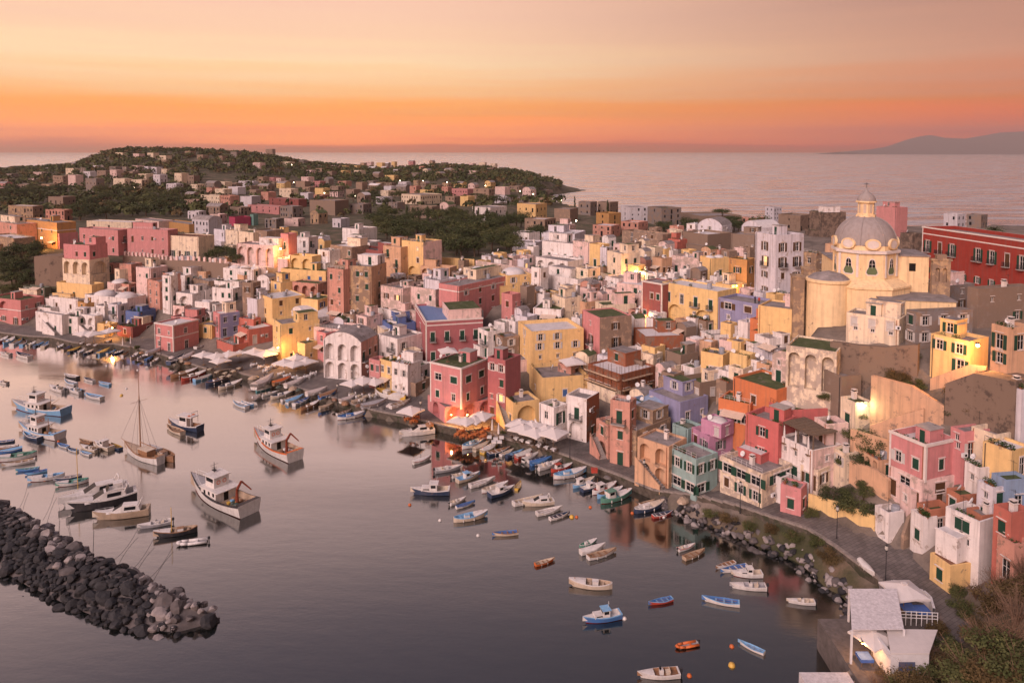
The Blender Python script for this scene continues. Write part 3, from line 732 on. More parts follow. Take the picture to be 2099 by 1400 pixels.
# ------------------------------------------------------------------ the town, house by house
TOWN = """
38 118 122 457 510 ochre|w=4;wk=WW;fl=2;band=3.2
-14 36 40 460 508 peachpink|w=2
88 122 126 479 510 pink|w=2;fl=1;wk=A
-20 30 36 489 519 sand|w=2;fl=1
130 185 226 533 600 cream|a=3;ar=1;deep;fl=2;afl=1;L=cream lower storeys with wide arches under the pink cliff-edge house
131 184 221 503 533 pink|on;w=3;fl=1;wk=W;sh=green*;L=pink house with green shutters on the cliff edge above cream arches
164 243 270 472 524 rose|w=4;fl=2;L=left block of the long dusky rose palace at far left
262 345 366 472 527 rose|w=4;fl=2;L=right block of the long dusky rose palace beside the cream villa
178 270 282 456 474 cream|w=3
278 326 332 454 474 palepink|w=2
330 388 394 460 478 ochre|w=2
394 428 434 452 480 palewhite|vlt
346 408 440 486 530 cream|w=4;fl=1;wk=D;r=3;ph=.2;L=cream villa with brown roof and tall dark windows above the battlemented wall
48 92 106 590 608 greygreen|g
-25 44 92 616 668 rose2|a=1;afl=1;fl=2;w=3;v=2;band=3.4;g;L=rose-red two-storey house with an arched loggia at the left end of the quay
117 189 214 584 617 yellow|w=3;fl=1;L=wide yellow house over white roofs, below the cliff bastion
102 160 232 614 642 white|w=2
74 128 145 646 687 white|w=2;fl=1;st;L=white cube house with outside stair at the left end of the quay
77 104 135 632 648 white|w=2;fl=1
130 160 172 650 686 white|w=1;fl=2
160 178 186 622 657 ochre|w=1;fl=2
163 195 212 648 687 white|a=2;a2;fl=2;st;L=white house with two storeys of arches behind the left-hand parasols
200 226 243 665 690 yellow|a=1;st=r;fl=1;L=small yellow stair house lit by a warm lamp on the left quay
195 215 227 628 664 white|
223 242 264 625 664 palewhite|
258 286 320 640 672 blue|w=1;v=2;fl=1;wk=W;L=bright blue house on a brick-red base near the left quay
240 272 314 671 693 brick|w=1;fl=1
175 262 300 612 645 white|d=2;w=1;fl=1
236 246 254 553 592 cream|
246 270 283 542 582 peachpink|
280 310 345 550 602 palepink|w=2;fl=2
303 328 337 578 632 peachpink|w=2;fl=3
334 352 366 566 642 white|
318 356 408 667 722 rose2|w=2;v=1;fl=2;band=3.6;t;L=rose-red house with white window frames beside the left slipway
352 392 425 652 694 rose2|w=1;v=2
439 462 466 472 508 palewhite|w=2;fl=2;wk=DW
463 488 492 474 512 cream|w=1;fl=2
490 520 524 477 527 cream|w=1;fl=2;a=1
521 548 552 474 528 tan|w=1
549 578 583 478 512 yellow|w=2;fl=1;wk=D
576 592 602 480 542 pink|w=1;fl=2
486 562 592 504 548 palepink|a=4;fl=1
598 633 653 487 528 white|w=2;fl=2;wk=DD;t;L=white villa with tall dark doors above the lit crest lamp
594 640 658 526 558 paleyellow|a=2;fl=1
702 736 773 470 502 white|w=1;v=1;fl=1;wk=S;L=white cube house on the crest before the garden trees
700 758 782 498 514 white|n
678 722 728 507 552 tan|w=4;fl=2;sh=green*
726 784 790 515 550 brick|w=3;fl=1
652 676 681 514 552 white|w=1
786 822 828 507 570 peach|w=2;fl=3;wk=WDD;sh=green*;b;L=narrow peach house with green balcony doors on the crest at centre
824 868 906 497 570 yellow|rc=palepink;w=2;v=0;fl=3;a=1;hut;L=tall yellow house with a great arched window on the crest
862 922 936 549 577 peach|a=3;fl=1
340 380 393 565 602 white|
392 428 438 577 607 tan|w=2
362 395 407 603 642 white|a=1;fl=1;deep
436 470 487 578 602 white|w=2
436 478 491 592 642 white|a=2;fl=2;deep
483 500 506 565 592 peach|w=1
498 520 533 580 655 tan|w=1
506 528 537 614 662 palewhite|n
458 520 549 553 588 white|d=3;w=2
528 552 567 570 607 white|vlt
400 430 445 620 652 white|d=1
355 378 392 628 660 palepink|a=1
439 452 492 644 692 pink|rc=lavender;w=1;v=2;fl=2;L=house with pink end and lavender front on the slope by the coral terrace
488 510 560 676 708 coral|w=2;v=2;fl=1;pots
490 520 535 655 678 coral|w=1
444 478 538 708 729 coral|n;pots;ph=.8;C=terrace;L=low coral terrace with dining tables behind the pale parasols
576 668 681 556 584 yellow|w=4;fl=1;wk=D;sh=blue*;L=long yellow house with blue shutters at the top of the yellow terraces
600 652 672 582 617 peachpink|a=3;fl=1;deep
531 559 627 613 676 yellow|w=1;v=2;fl=3;L=yellow house with narrow front in the middle of the yellow terraces
556 576 604 580 617 yellow|w=1;v=1;sh=blue*
618 652 686 615 660 yellow|w=1;a=1;sh=blue
560 578 656 665 746 paleyellow|a=0;w=1;v=2;fl=3;sh=green*;L=pale yellow waterfront house with stair behind the right-hand parasols
596 628 700 655 682 white|vlt;r=2
610 626 652 705 745 paleyellow|st;a=1
650 668 692 683 732 pink|w=1;v=1;fl=2
686 762 793 547 652 sand|rc=peach;w=4;v=1;fl=4;ph=.3;L=tall weathered sand-coloured block with peach side at centre
672 705 714 553 662 peachpink|w=2;fl=4
664 741 775 702 783 white|rc=peachpink;a=3;a2;fl=2;deep;vlt;r=0;L=white waterfront house with two rows of deep arches and vaulted roof
640 700 735 676 716 palepink|n
730 752 785 650 694 palepink|w=1;v=1;fl=2
796 822 831 640 668 white|w=1;fl=1
783 800 852 666 690 blue|n
781 826 833 592 655 palepink|worn;w=2;fl=2
826 893 899 594 655 palepink|worn;w=3;fl=2;sh=green*;g;L=peeling pink house with a row of green shutters at centre
894 901 937 576 648 palewhite|v=1;fl=3;wk=D;sh=green*;b
934 941 1050 587 667 rose2|v=4;fl=3;wk=DWW;sh=white;band=1.6;L=broad rose-red house with white-framed windows at the centre of the town
1028 1050 1067 604 670 rose2|w=1;v=1;fl=2
852 873 990 658 742 maroon|w=1;v=4;fl=2;wk=DD;t;band=1.3;b;r=5;L=maroon palazzo with white corner bands above the waterfront
757 779 783 740 800 rose|w=2;fl=2
779 803 807 742 806 paleyellow|w=2;fl=2;awn
803 836 843 748 814 white|w=2;fl=2
775 815 868 695 752 white|w=2;v=2;fl=2
826 838 863 720 756 cream|w=1;awn;ac=1
838 843 884 757 790 white|v=2;fl=1
845 852 884 786 814 tan|v=1;fl=1
877 912 1002 835 868 pink|a=1;ar=3;fl=1;deep;LR=11;L=pink arcaded ground floor of the lit waterfront restaurant
882 946 1001 755 836 pink|on;w=2;v=2;fl=2;wk=WB;t;L=tall pink waterfront house with white edges above the lit restaurant
1000 1036 1067 739 866 maroon|rc=maroon;w=2;v=0;fl=4;L=dark rose house with steep side stair right of the lit restaurant
1014 1030 1064 692 740 tan|w=1;v=1;fl=2
980 1000 1030 680 735 white|w=2;v=1
1062 1089 1196 680 770 yellow|w=1;v=3;fl=4;wk=WSWW;sh=white;L=big plain yellow house overlooking a planted terrace
1085 1111 1206 775 826 yellow|w=1;v=1;fl=1;pots;ph=.9;sh=blue*;L=yellow planted terrace below the big yellow house
1030 1052 1106 826 880 yellow|v=1;ar=1;fl=1;st;L=yellow stair house with a tall blue glazed arch on the waterfront
1105 1135 1162 836 908 white|w=1;v=1;fl=2;st
1160 1202 1228 818 908 white|rc=rawbrick;w=1;fl=2;a=1;afl=0;v=1;L=white waterfront house with arched upper window and brown open side
1250 1290 1302 826 958 peachpink|w=1;v=1;fl=3;sh=green*;b;L=tall peach-pink waterfront house with one green shuttered balcony door
1222 1246 1288 872 942 peachpink|a=1;fl=2;st;deep
1205 1272 1344 768 822 rawbrick|w=4;v=3;fl=2;wk=BD;n2;L=unfinished raw brick building wrapped in scaffolding
1193 1229 1294 652 748 pink|rc=tan;w=1;v=1;fl=3;g;L=half pink, half bare plaster house with green roof beside the scaffolding
1298 1322 1402 690 738 rawbrick|w=1;v=3;fl=1;wk=B
1290 1345 1406 838 884 lightblue|d=1;dc=lightblue;v=2;fl=1;r=5;L=light blue house with pale blue dome above the waterfront
1296 1304 1374 884 956 sand|v=2;fl=2
1306 1370 1380 916 1002 peach|a=2;a2;fl=2;deep;st;L=peach waterfront house with arched porch over an arched doorway
1376 1426 1470 942 1024 mint|w=2;v=2;fl=2;wk=BW;sh=green;L=mint green waterfront house with brown-framed windows
1417 1453 1502 895 938 lilac|w=2;v=1;fl=1;wk=W;sh=grey;L=lilac pink house with a roof terrace and dark shutters
1437 1478 1504 871 900 lilac|on;d=1;w=2;fl=1;L=lilac pink upper room under a white dome
1378 1410 1440 880 908 mint|d=1;dc=greygreen;n;L=mint room with a mossy green dome beside the lilac house
1502 1591 1650 800 856 orange|g;w=1;v=0;fl=1;ph=.4;L=vivid orange house with a large mossy flat roof
1472 1537 1558 829 884 orange|g;w=3;v=0;fl=1;wk=W;sh=green;L=vivid orange lower house with paired green windows
1553 1603 1708 842 894 coralred|d=2;n;L=coral-red house with two weathered white domes
1527 1594 1601 868 962 coralred|w=1;fl=2;sh=green;pots;L=coral-red tower house with one green shuttered window
1540 1553 1580 905 935 orange|w=1
1597 1664 1724 924 1008 white|rc=palepink;w=3;v=1;fl=2;wk=WS;L=white house below the wooden pergola with folded parasols
1599 1641 1653 1003 1063 pink|w=1;v=1;fl=1;L=small pink house with a white shell awning near the shore rocks
1476 1561 1572 972 1046 cream|worn;w=3;fl=2;wk=WB;sh=green;L=peeling cream waterfront house with long green window
1470 1499 1524 946 985 palepink|w=1;wk=A;fl=1
1566 1600 1608 980 1034 white|w=1;fl=2
1472 1554 1561 624 678 lavender|w=2;fl=2;wk=SB;sh=brown;L=wide lavender house between two yellow ones on the slope
1553 1634 1657 636 702 yellow|w=0;fl=2;L=yellow wall of a house lit by a street lamp, right of lavender
1357 1470 1476 598 676 paleyellow|a=2;w=4;fl=2;wk=WD;sh=green*;L=pale yellow palazzo with two great arches on the slope
1466 1500 1527 585 616 yellow|n
1546 1588 1645 482 614 palewhite|w=1;v=2;fl=4;wk=WWDA;sh=brown;b;L=tall pale grey-white palazzo with dark balcony doors left of the church
1434 1458 1494 530 570 yellow|d=2;w=1;v=1;wk=A;fl=1;sh=green*;L=yellow house with two white domes and green arched door
1493 1530 1547 533 602 ochre|w=1;v=1;fl=2;sh=green;L=ochre house lit warm from below, left of the white palazzo
1376 1432 1437 530 566 palepink|worn;w=3;fl=1;sh=green*
1337 1357 1377 530 566 peach|w=3;v=2;fl=1
1111 1174 1180 500 537 white|w=2;fl=1;wk=D;sh=green*;L=white villa with two green doors above a row of arches
1098 1164 1174 536 566 white|a=3;fl=1;deep;L=white loggia of three arches below the villa with green doors
1089 1108 1117 550 602 white|w=1;fl=2;wk=DW;sh=green
1110 1184 1192 573 602 white|w=3;wk=S;fl=1
1174 1208 1213 497 542 palepink|w=1
1208 1232 1241 502 548 yellow|w=1;fl=1;wk=D;b
1230 1243 1249 508 558 palewhite|a=1;fl=2
1244 1273 1312 520 574 cream|w=1;v=2;fl=2;wk=WW;sh=green*
1287 1308 1314 545 578 yellow|w=1;fl=1
1180 1205 1230 552 590 cream|
1264 1316 1336 585 634 palepink|w=2;fl=2
1315 1356 1362 582 664 brick|w=3;fl=2;wk=WW;t;L=brick-red house with white-framed windows above a glowing lamp
1240 1268 1300 572 600 white|
1093 1150 1166 635 670 white|w=3;fl=1
1131 1158 1193 612 658 cream|w=1;v=1
1220 1235 1304 626 664 cream|g;v=2
1178 1200 1228 620 650 peach|
1066 1080 1096 588 642 greytan|
1015 1040 1089 565 600 yellow|d=1;v=2
950 990 1030 555 590 cream|d=2
920 950 985 590 600 palewhite|n
1537 1576 1602 660 696 orange|w=1;v=1;fl=1;wk=W;L=small orange cube house under the lit yellow wall
1435 1456 1546 688 714 white|w=1;v=2
1495 1530 1549 730 780 paleyellow|w=1;v=0;fl=1;sh=green*
1436 1481 1498 728 782 yellow|w=3;v=0;fl=1;wk=W;L=yellow house with a small front balcony below the white terrace
1546 1576 1612 695 736 white|w=1;v=1;sh=green*
1363 1395 1431 728 768 greytan|w=0;v=0
1400 1434 1484 785 826 stone|g;w=3;v=1;fl=1;wk=W;L=bare stone house with mossy roof above the lavender wall
1372 1381 1402 768 818 tan|w=1
1330 1394 1451 825 874 lavender|w=0;v=2;fl=1
1582 1632 1641 740 798 palepink|worn;vlt;w=2;fl=2;wk=DS
1560 1600 1640 720 745 palewhite|
1734 1842 1858 655 706 cream|w=3;v=0;fl=2;wk=SW;L=long cream house under the round church apse
1857 1876 1992 640 714 grey|w=1;v=3;fl=2;wk=WW;sh=white;L=grey weathered house with white-framed windows right of the church
1890 1902 1938 580 642 palepink|worn;v=1;fl=2
1936 1946 1996 586 644 grey|v=1;fl=2
1985 2003 2112 592 672 greytan|w=0;v=2;fl=2
1906 1986 2024 700 774 yellow|w=2;v=0;fl=2;wk=DW;L=yellow house glowing under a street lamp at far right
2028 2062 2114 672 806 peach|w=1;v=1;fl=3;wk=AWA;L=peach house with an arched blue door at the right edge
1820 1888 1962 985 1050 palepink|w=3;v=1;fl=2;wk=DB;L=pale pink lower storeys with wide windows under the pink terrace house
1822 1896 1960 912 985 pink|on;w=2;v=1;fl=1;wk=W;sh=white;ph=.9;t;L=large pink house with an open white-edged roof terrace at right
1958 1976 2034 886 945 pink|w=1;v=2;fl=2;sh=white
1792 1820 1852 1052 1112 white|w=1;v=0;fl=1;a=1;L=small white house with arched recess at the foot of the curved stair
1885 1906 1952 1046 1104 terracotta|rc=terracotta;w=1;v=1;fl=1;sh=green*
1948 1966 2014 1016 1066 terracotta|w=1;v=0;sh=green*
1875 1890 1915 1060 1130 white|w=1;sh=green*
1936 2006 2014 1070 1152 white|w=4;fl=2;sh=green*;wk=SW;L=white house with green shutters above the yellow cottage
2008 2032 2064 1000 1092 palewhite|w=1;v=1;fl=2
1905 1946 2000 1160 1222 yellow|cl;r=3;w=3;v=0;fl=1;sh=green*;ph=.05;L=yellow cottage with brown sloping roof and green shutters at lower right
2040 2068 2112 1052 1182 coral|w=1;v=0
1988 2006 2062 960 1012 white|w=1;v=1
2066 2072 2114 925 982 yellow|v=1;wk=D;sh=brown*
2076 2092 2124 800 880 palewhite|v=1;sh=lblue
1990 2040 2080 892 932 cream|w=2
2030 2060 2110 985 1060 lightblue|v=1
552 612 619 409 425 brick|w=4
508 572 577 424 440 rose|w=5
493 516 535 403 427 palewhite|n
412 450 453 402 420 cream|
450 472 475 402 422 peachpink|
470 482 514 446 464 magenta|n;L=vivid magenta house in the middle of the distant roofs
513 520 524 440 462 teal|n
635 687 715 412 442 greytan|n;L=blank grey concrete block before the garden trees
1060 1098 1121 419 452 yellow|w=3;fl=2;L=yellow palazzo with arched windows on the garden's far side
968 1005 1039 426 457 white|w=2;fl=2;L=white house with battlements beyond the garden trees
823 862 906 400 420 cream|
970 1002 1011 388 410 tan|w=2
926 958 963 388 407 rose|
840 885 895 424 448 greytan|w=4
1053 1084 1092 478 500 white|w=3;L=small white house among the garden trees
1050 1098 1112 498 516 palewhite|n
1142 1168 1180 462 482 palepink|
1110 1178 1200 480 500 palewhite|n
1272 1290 1328 425 457 palewhite|w=1;v=3
1327 1356 1396 427 462 grey|w=1;v=3
1395 1436 1520 443 462 greytan|n
1222 1248 1273 438 464 ochre|w=1;v=1
1397 1450 1500 481 514 stone|n
1498 1546 1562 482 524 greytan|w=1
1275 1358 1366 481 507 tan|w=2
1369 1394 1399 492 510 coral|n
1568 1586 1602 425 452 palewhite|w=2
1595 1640 1668 442 474 stone|w=1
1658 1684 1733 436 486 darkstone|n
1795 1836 1843 426 486 rose|n
1430 1480 1500 463 486 palewhite|vlt
1520 1560 1600 468 490 palewhite|vlt
1722 1752 1786 826 886 cream|w=1;v=1;sh=lblue
1688 1724 1764 772 830 greytan|n
1668 1694 1738 870 932 palepink|v=0;w=1
1706 1730 1760 930 975 cream|w=1
1770 1800 1840 945 990 peach|a=2;fl=1
1850 1868 1902 1004 1054 palepink|w=1
1984 2010 2062 1058 1128 terracotta|w=1;v=1;sh=green*
2046 2076 2114 1116 1200 peachpink|w=1
1640 1676 1700 965 1010 cream|w=1
1690 1736 1742 505 562 peach|w=1
1645 1672 1692 520 575 sand|w=1;fl=2;sh=brown*
1640 1672 1690 590 640 cream|w=1
1844 1870 1890 480 530 darkstone|n
"""
RECTS = []
for ln in TOWN.strip().splitlines():
    a, _, op = ln.partition('|'); t = a.split()
    t5 = [float(v) for v in t[:5]]; RECTS.append((t5[0], t5[2], t5[3], t5[4]))
    house(*t5, t[5], op)

RECTS += [(1650,1900,400,720), (1885,2099,470,600), (1783,1985,765,870)]
SCAF = [h for h in HOUSES if h['_lab'].startswith('unfinished')][0]
# little houses packed into the gaps of the slope
fr = random.Random(21)
for py in range(480, 880, 13):
    for px0 in range(130, 1650, 22):
        px = px0 + fr.uniform(-8, 8); yb = py + fr.uniform(-4, 4)
        if not in_poly(np.array([px]), np.array([yb]), TOWNPOLY)[0]: continue
        k = .6 + .6*(yb-480)/400
        cov = [r_ for r_ in RECTS if r_[0]-3 < px < r_[1]+3 and r_[2]-2 < yb-9*k < r_[3]+2]
        if cov: continue
        w1, w2, hh = fr.uniform(16, 30)*k, fr.uniform(12, 24)*k, fr.uniform(24, 38)*k
        c = fr.choice(['white','white','white','palewhite','palepink','palepink','cream','cream','peach','peachpink','tan','yellow','greytan'])
        op = fr.choice(['','','','vlt','d=1','a=1;fl=1','g',''])
        house(px-w1, px, px+w2, yb-hh, yb, c, op); RECTS.append((px-w1, px+w2, yb-hh, yb))
# ------------------------------------------------------------------ distant town
def zone_fill(poly, n, wpx, hpx, cols, seed, gap):
    q = random.Random(seed); P = np.array(poly, float); k = 0; tries = 0
    while k < n and tries < n*40:
        tries += 1
        px = q.uniform(P[:,0].min(), P[:,0].max()); py = q.uniform(P[:,1].min(), P[:,1].max())
        if not in_poly(np.array([px]), np.array([py]), P)[0]: continue
        s = (py-312)/100.0; s = max(.34, min(1.3, s))
        w1, w2, hh = q.uniform(*wpx)*s, q.uniform(*wpx)*s*.55, q.uniform(*hpx)*s
        if any(r_[0]-gap < px+w2 and px-w1 < r_[1]+gap and r_[2]-gap < py and py-hh < r_[3]-4 for r_ in RECTS): continue
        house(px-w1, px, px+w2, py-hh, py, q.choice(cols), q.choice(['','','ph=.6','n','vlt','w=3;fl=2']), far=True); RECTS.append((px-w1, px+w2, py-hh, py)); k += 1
CF = ['palewhite','palepink','cream','greytan','peachpink','tan','greytan','greytan','palepink','sand','rose','paleyellow','grey','tan','grey']
zone_fill([(395,392),(560,372),(1040,388),(1130,402),(1130,425),(1030,415),(900,440),(760,430),(700,470),(420,468),(395,430)], 230, (13,26), (12,20), CF, 5, -3)
zone_fill([(620,345),(800,335),(1000,338),(1040,352),(880,372),(640,380)], 44, (18,34), (16,26), CF, 6, 0)
zone_fill([(150,345),(320,350),(400,372),(400,400),(120,392)], 75, (20,36), (20,34), ['greytan','palepink','tan','cream','grey','palewhite'], 8, 0)
zone_fill([(0,365),(150,360),(150,385),(0,400)], 8, (20,40), (12,20), CF, 9, 3)
zone_fill([(210,318),(560,318),(640,335),(560,352),(220,342)], 15, (26,50), (24,40), ['greytan','palepink','tan','cream','grey'], 10, 4)
zone_fill([(0,425),(150,430),(150,462),(0,470)], 8, (22,40), (16,26), CF, 11, 3)
zone_fill([(1100,425),(1270,440),(1400,462),(1640,470),(1640,500),(1110,500)], 60, (18,32), (16,26), CF, 12, -3)
zone_fill([(1850,455),(2060,470),(1990,520),(1850,500)], 8, (18,30), (16,24), ['grey','greytan','palewhite'], 13, 0)
# ------------------------------------------------------------------ domed church
def church():
    CXY = Vector((66, 136)); K = .0907
    Z = lambda y: H-(y-HORIZ)*K
    root = empty('church', (CXY.x, CXY.y, 20), R(-12)); tag(root, 'pale yellow church with a grey ribbed dome and lantern above the town', 'church')
    my, mt, md = wall_mat('churchyellow'), M_TR, mat('dome_lead', (.33,.295,.285), .7, var=.12, scale=1.2, streak=.3)
    z = lambda y: Z(y)-20
    a8 = lambda k: R(22.5+45*k)
    b = MB(); b.lathe([(5.5, z(575)), (5.5, z(516))], 8, a0=R(22.5), a1=R(382.5)); b.build('drum', [my], root)
    b = MB(); b.lathe([(5.5, z(516)), (5.95, z(514)), (5.95, z(509)), (5.5, z(508))], 8, a0=R(22.5), a1=R(382.5), mi=0); b.build('drum_cornice', [mt], root)
    b = MB(); zb, zt = z(508), z(442); prof = []
    b.lathe([(5.45, zb), (5.35, zb+.9)], 8, a0=R(22.5), a1=R(382.5)); b.build('dome_base', [my], root)
    b = MB()
    for k in range(11):
        t = k/10*R(84); prof.append((5.3*math.cos(t)**.92, zb+.85+(zt-zb-.85)*math.sin(t)/math.sin(R(84))))
    b.lathe(prof, 32); dome = b.build('dome', [md], root, smooth=True)
    for k in range(8):
        b = MB(); pts = [(r*1.01*math.cos(a8(k)), r*1.01*math.sin(a8(k)), zz) for r, zz in prof]; b.path(pts, .11, 5); b.build('dome_rib', [md], dome)
    b = MB(); b.lathe([(1.75, z(442)-.3), (1.75, z(440)), (1.45, z(439)), (1.45, z(416)), (1.85, z(415)), (1.85, z(412)), (1.55, z(411.5))], 8); 
    for k in range(8):
        t = R(22.5+45*k); c = Vector((math.cos(t), math.sin(t), 0)); b.obox(c*1.36+Vector((0,0,z(427))), Vector((-c.y,c.x,0))*.24, c*.03, Vector((0,0,.85)), 1)
    lan = b.build('lantern', [my, mat('lantern_panel', (.55,.45,.36), .8)], root)
    b = MB(); b.lathe([(1.6, z(412)), (1.62, z(408)), (1.3, z(401)), (.7, z(396)), (.25, z(391)), (.1, z(389)), (.16, z(388)), (.02, z(386))], 14); b.build('lantern_cap', [md], lan, smooth=True)
    b = MB(); b.box(-.04,.04,-.04,.04,z(386),z(374)); b.box(-.45,.45,-.035,.035,z(378),z(377)); b.build('cross', [M_IRON], lan)
    mg = mat('church_window_green', (.13,.17,.09), .4)
    for k in range(8):
        t = R(45*k); n = Vector((math.cos(t), math.sin(t), 0)); u = Vector((-n.y, n.x, 0)); ap = 5.5*math.cos(R(22.5))
        hw = [(-.62,0),(.62,0),(.95,.35),(.85,.8),(.55,1.35),(.5,1.9),(.47,2.3),(.3,2.62),(0,2.74),(-.3,2.62),(-.47,2.3),(-.5,1.9),(-.55,1.35),(-.85,.8),(-.95,.35)]
        zb0 = z(556)
        P = lambda a, c, d, s=1: n*(ap+d) + u*a*s + Vector((0,0,zb0+1.3+(c-1.3)*s))
        b = MB(); o1, o2 = [P(a,c,.06,1.16) for a, c in hw], [P(a,c,.06) for a, c in hw]
        for i in range(len(hw)):
            j = (i+1) % len(hw); b.face([o1[i],o1[j],o2[j],o2[i]]); b.face([P(*hw[i],-.1,1.16),P(*hw[j],-.1,1.16),o1[j],o1[i]])
        wn = b.build('window', [mt], root)
        b = MB(); b.face([P(a,c,.01) for a, c in hw if c > 1.3], 0); b.face([P(a,c,.01) for a, c in hw if c < 1.36], 1); b.build('pane', [M_GL, mg], wn)
        b = MB(); b.obox(n*(ap+.045)+Vector((0,0,zb0+1.9)), u*.03, n*.02, Vector((0,0,.75))); b.obox(n*(ap+.045)+Vector((0,0,zb0+1.9)), u*.45, n*.019, Vector((0,0,.03))); b.build('glazing_bar', [mt], wn)
        for e in (-1, 1):
            b = MB(); b.obox(n*(ap+.05)+u*e*1.75+Vector((0,0,(z(516)+z(562))/2)), u*.22, n*.08, Vector((0,0,(z(516)-z(562))/2))); b.build('pilaster', [mt if k % 2 else my], root)
        b = MB(); cz = zb+1.15
        ring = [(math.cos(q)*1.0, math.sin(q)*.75) for q in [2*math.pi*i/20 for i in range(20)]]
        G = lambda a, c, d, s=1: n*(5.38+d)+u*a*s+Vector((0,0,cz+c*s))
        for i in range(20):
            j = (i+1) % 20; b.face([G(*ring[i],.16,1.32),G(*ring[j],.16,1.32),G(*ring[j],.16),G(*ring[i],.16)],0); b.face([G(*ring[i],-1,1.32),G(*ring[j],-1,1.32),G(*ring[j],.16,1.32),G(*ring[i],.16,1.32)],0)
        b.face([G(a,c,.12) for a, c in ring],1); b.build('oval_medallion', [my, mt], root)
    # octagonal shoulder, nave, apse and side chapels
    b = MB(); b.lathe([(7.6, -8), (7.6, z(583)), (7.85, z(582)), (7.85, z(578)), (5.4, z(565))], 8, a0=R(22.5), a1=R(382.5)); b.build('crossing', [my], root)
    b = MB(); cx, cy = -6.9, -3.2
    b.lathe([(3.75, -10), (3.7, z(575)), (3.95, z(574)), (3.95, z(569)), (3.6, z(568))], 28, (cx, cy), 0); b.build('apse', [my], root, smooth=False)
    b = MB(); b.lathe([(3.75, z(569)), (2.6, z(560)), (.05, z(553))], 28, (cx, cy), 0); b.build('apse_roof', [M_ROOF[0]], root, smooth=True)
    b = MB(); b.box(.5, 12.5, -9.2, 0, -9, z(596)); b.build('side_chapel', [my], root); b = MB(); b.box(.3, 12.7, -9.4, .1, z(596)+.003, z(594)); b.build('chapel_roof', [M_ROOF[0]], root)
    b = MB(); b.box(4.8, 10.5, -1.5, 7, -5, z(522)); b.box(4.6, 10.7, -1.7, 7.2, z(522)+.003, z(519), 1); b.box(7.2, 8.3, -1.52, -1.45, z(552), z(536), 2); b.build('transept', [my, M_ROOF[0], M_DARK], root)
    b = MB(); b.box(-4, 4, 4, 18, -5, z(548)); b.box(-4.2, 4.2, 3.8, 18.2, z(548)+.003, z(546), 1); b.build('nave', [my, M_ROOF[0]], root)
    for (x, y, zt2) in ((-11.9, -1.6, z(572)), (-9.6, 1.2, z(560))):
        b = MB(); b.box(x-1, x+1, y-.8, y+2.5, -9, zt2); b.box(x-1.15, x+1.15, y-.95, y+2.65, zt2+.003, zt2+.3); b.build('buttress', [wall_mat('sand')], root)
    # bell gable
    b = MB(); gx, gy = 12.1, -3.0; z0 = z(600); z1 = z(527)
    wall_face(b, (gx-1.5, gy, z0), (1,0,0), (0,-1,0), 3.0, 0, z1-z0, [(.55,1.25,(z1-z0)*.42,(z1-z0)*.8,'a',.55),(1.75,2.45,(z1-z0)*.42,(z1-z0)*.8,'a',.55)], 0)
    b.box(gx-1.5, gx+1.5, gy+.56, gy+1.1, z0, z1); b.box(gx-1.75, gx+1.75, gy-.15, gy+1.2, z1+.003, z1+.3); b.box(gx-.8, gx+.8, gy, gy+1.05, z1+.303, z1+1.1); b.build('bell_gable', [wall_mat('sand'), my, my, M_DARK], root)
church()
# deep red palazzo, seen along its long front
house(1888, 2232, 2300, 511, 0, 'red', 'yaw=81;w=11;fl=2;wk=WP;sh=green;t;b;ph=.9;band=1.9;C=palazzo;L=long deep red palazzo with white cornice and green shutters at far right', base=Vector((112.6, 143, 23.5)))
# tall buttress arches under the church
house(1610, 1713, 1732, 722, 810, 'cream', 'worn;a=3;fl=1;deep;ph=.3;cl;C=arcade;L=row of tall peeling arches holding up the church terrace', name='buttress_arcade')

# every house stands on its own levelled terrace cut into the slope
def cut_terraces():
    X, Y, Zt = GX.ravel(), GY.ravel(), (GZ-.12).ravel().copy()
    near = (Y > 30) & (Y < 330) & (X > -300) & (X < 160); ix = np.nonzero(near)[0]; xs, ys = X[ix], Y[ix]; zz = Zt[ix]
    for h in HOUSES:
        if h['_far'] or h['_z'] < 2: continue
        LL, LR, hg, zr = h['_dims']; a = h.rotation_euler[2]; dx, dy = xs-h.location.x, ys-h.location.y
        lx, ly = dx*math.cos(-a)-dy*math.sin(-a), dx*math.sin(-a)+dy*math.cos(-a)
        k = (lx > -LL-1.2) & (lx < 2.6) & (ly > -2.6) & (ly < LR+.5)
        zz = np.where(k, np.minimum(zz, h.location.z-.15), zz)
    Zt[ix] = zz; TERRAIN.data.vertices.foreach_set('co', np.stack([X, Y, Zt], -1).ravel()); TERRAIN.data.update()
cut_terraces()
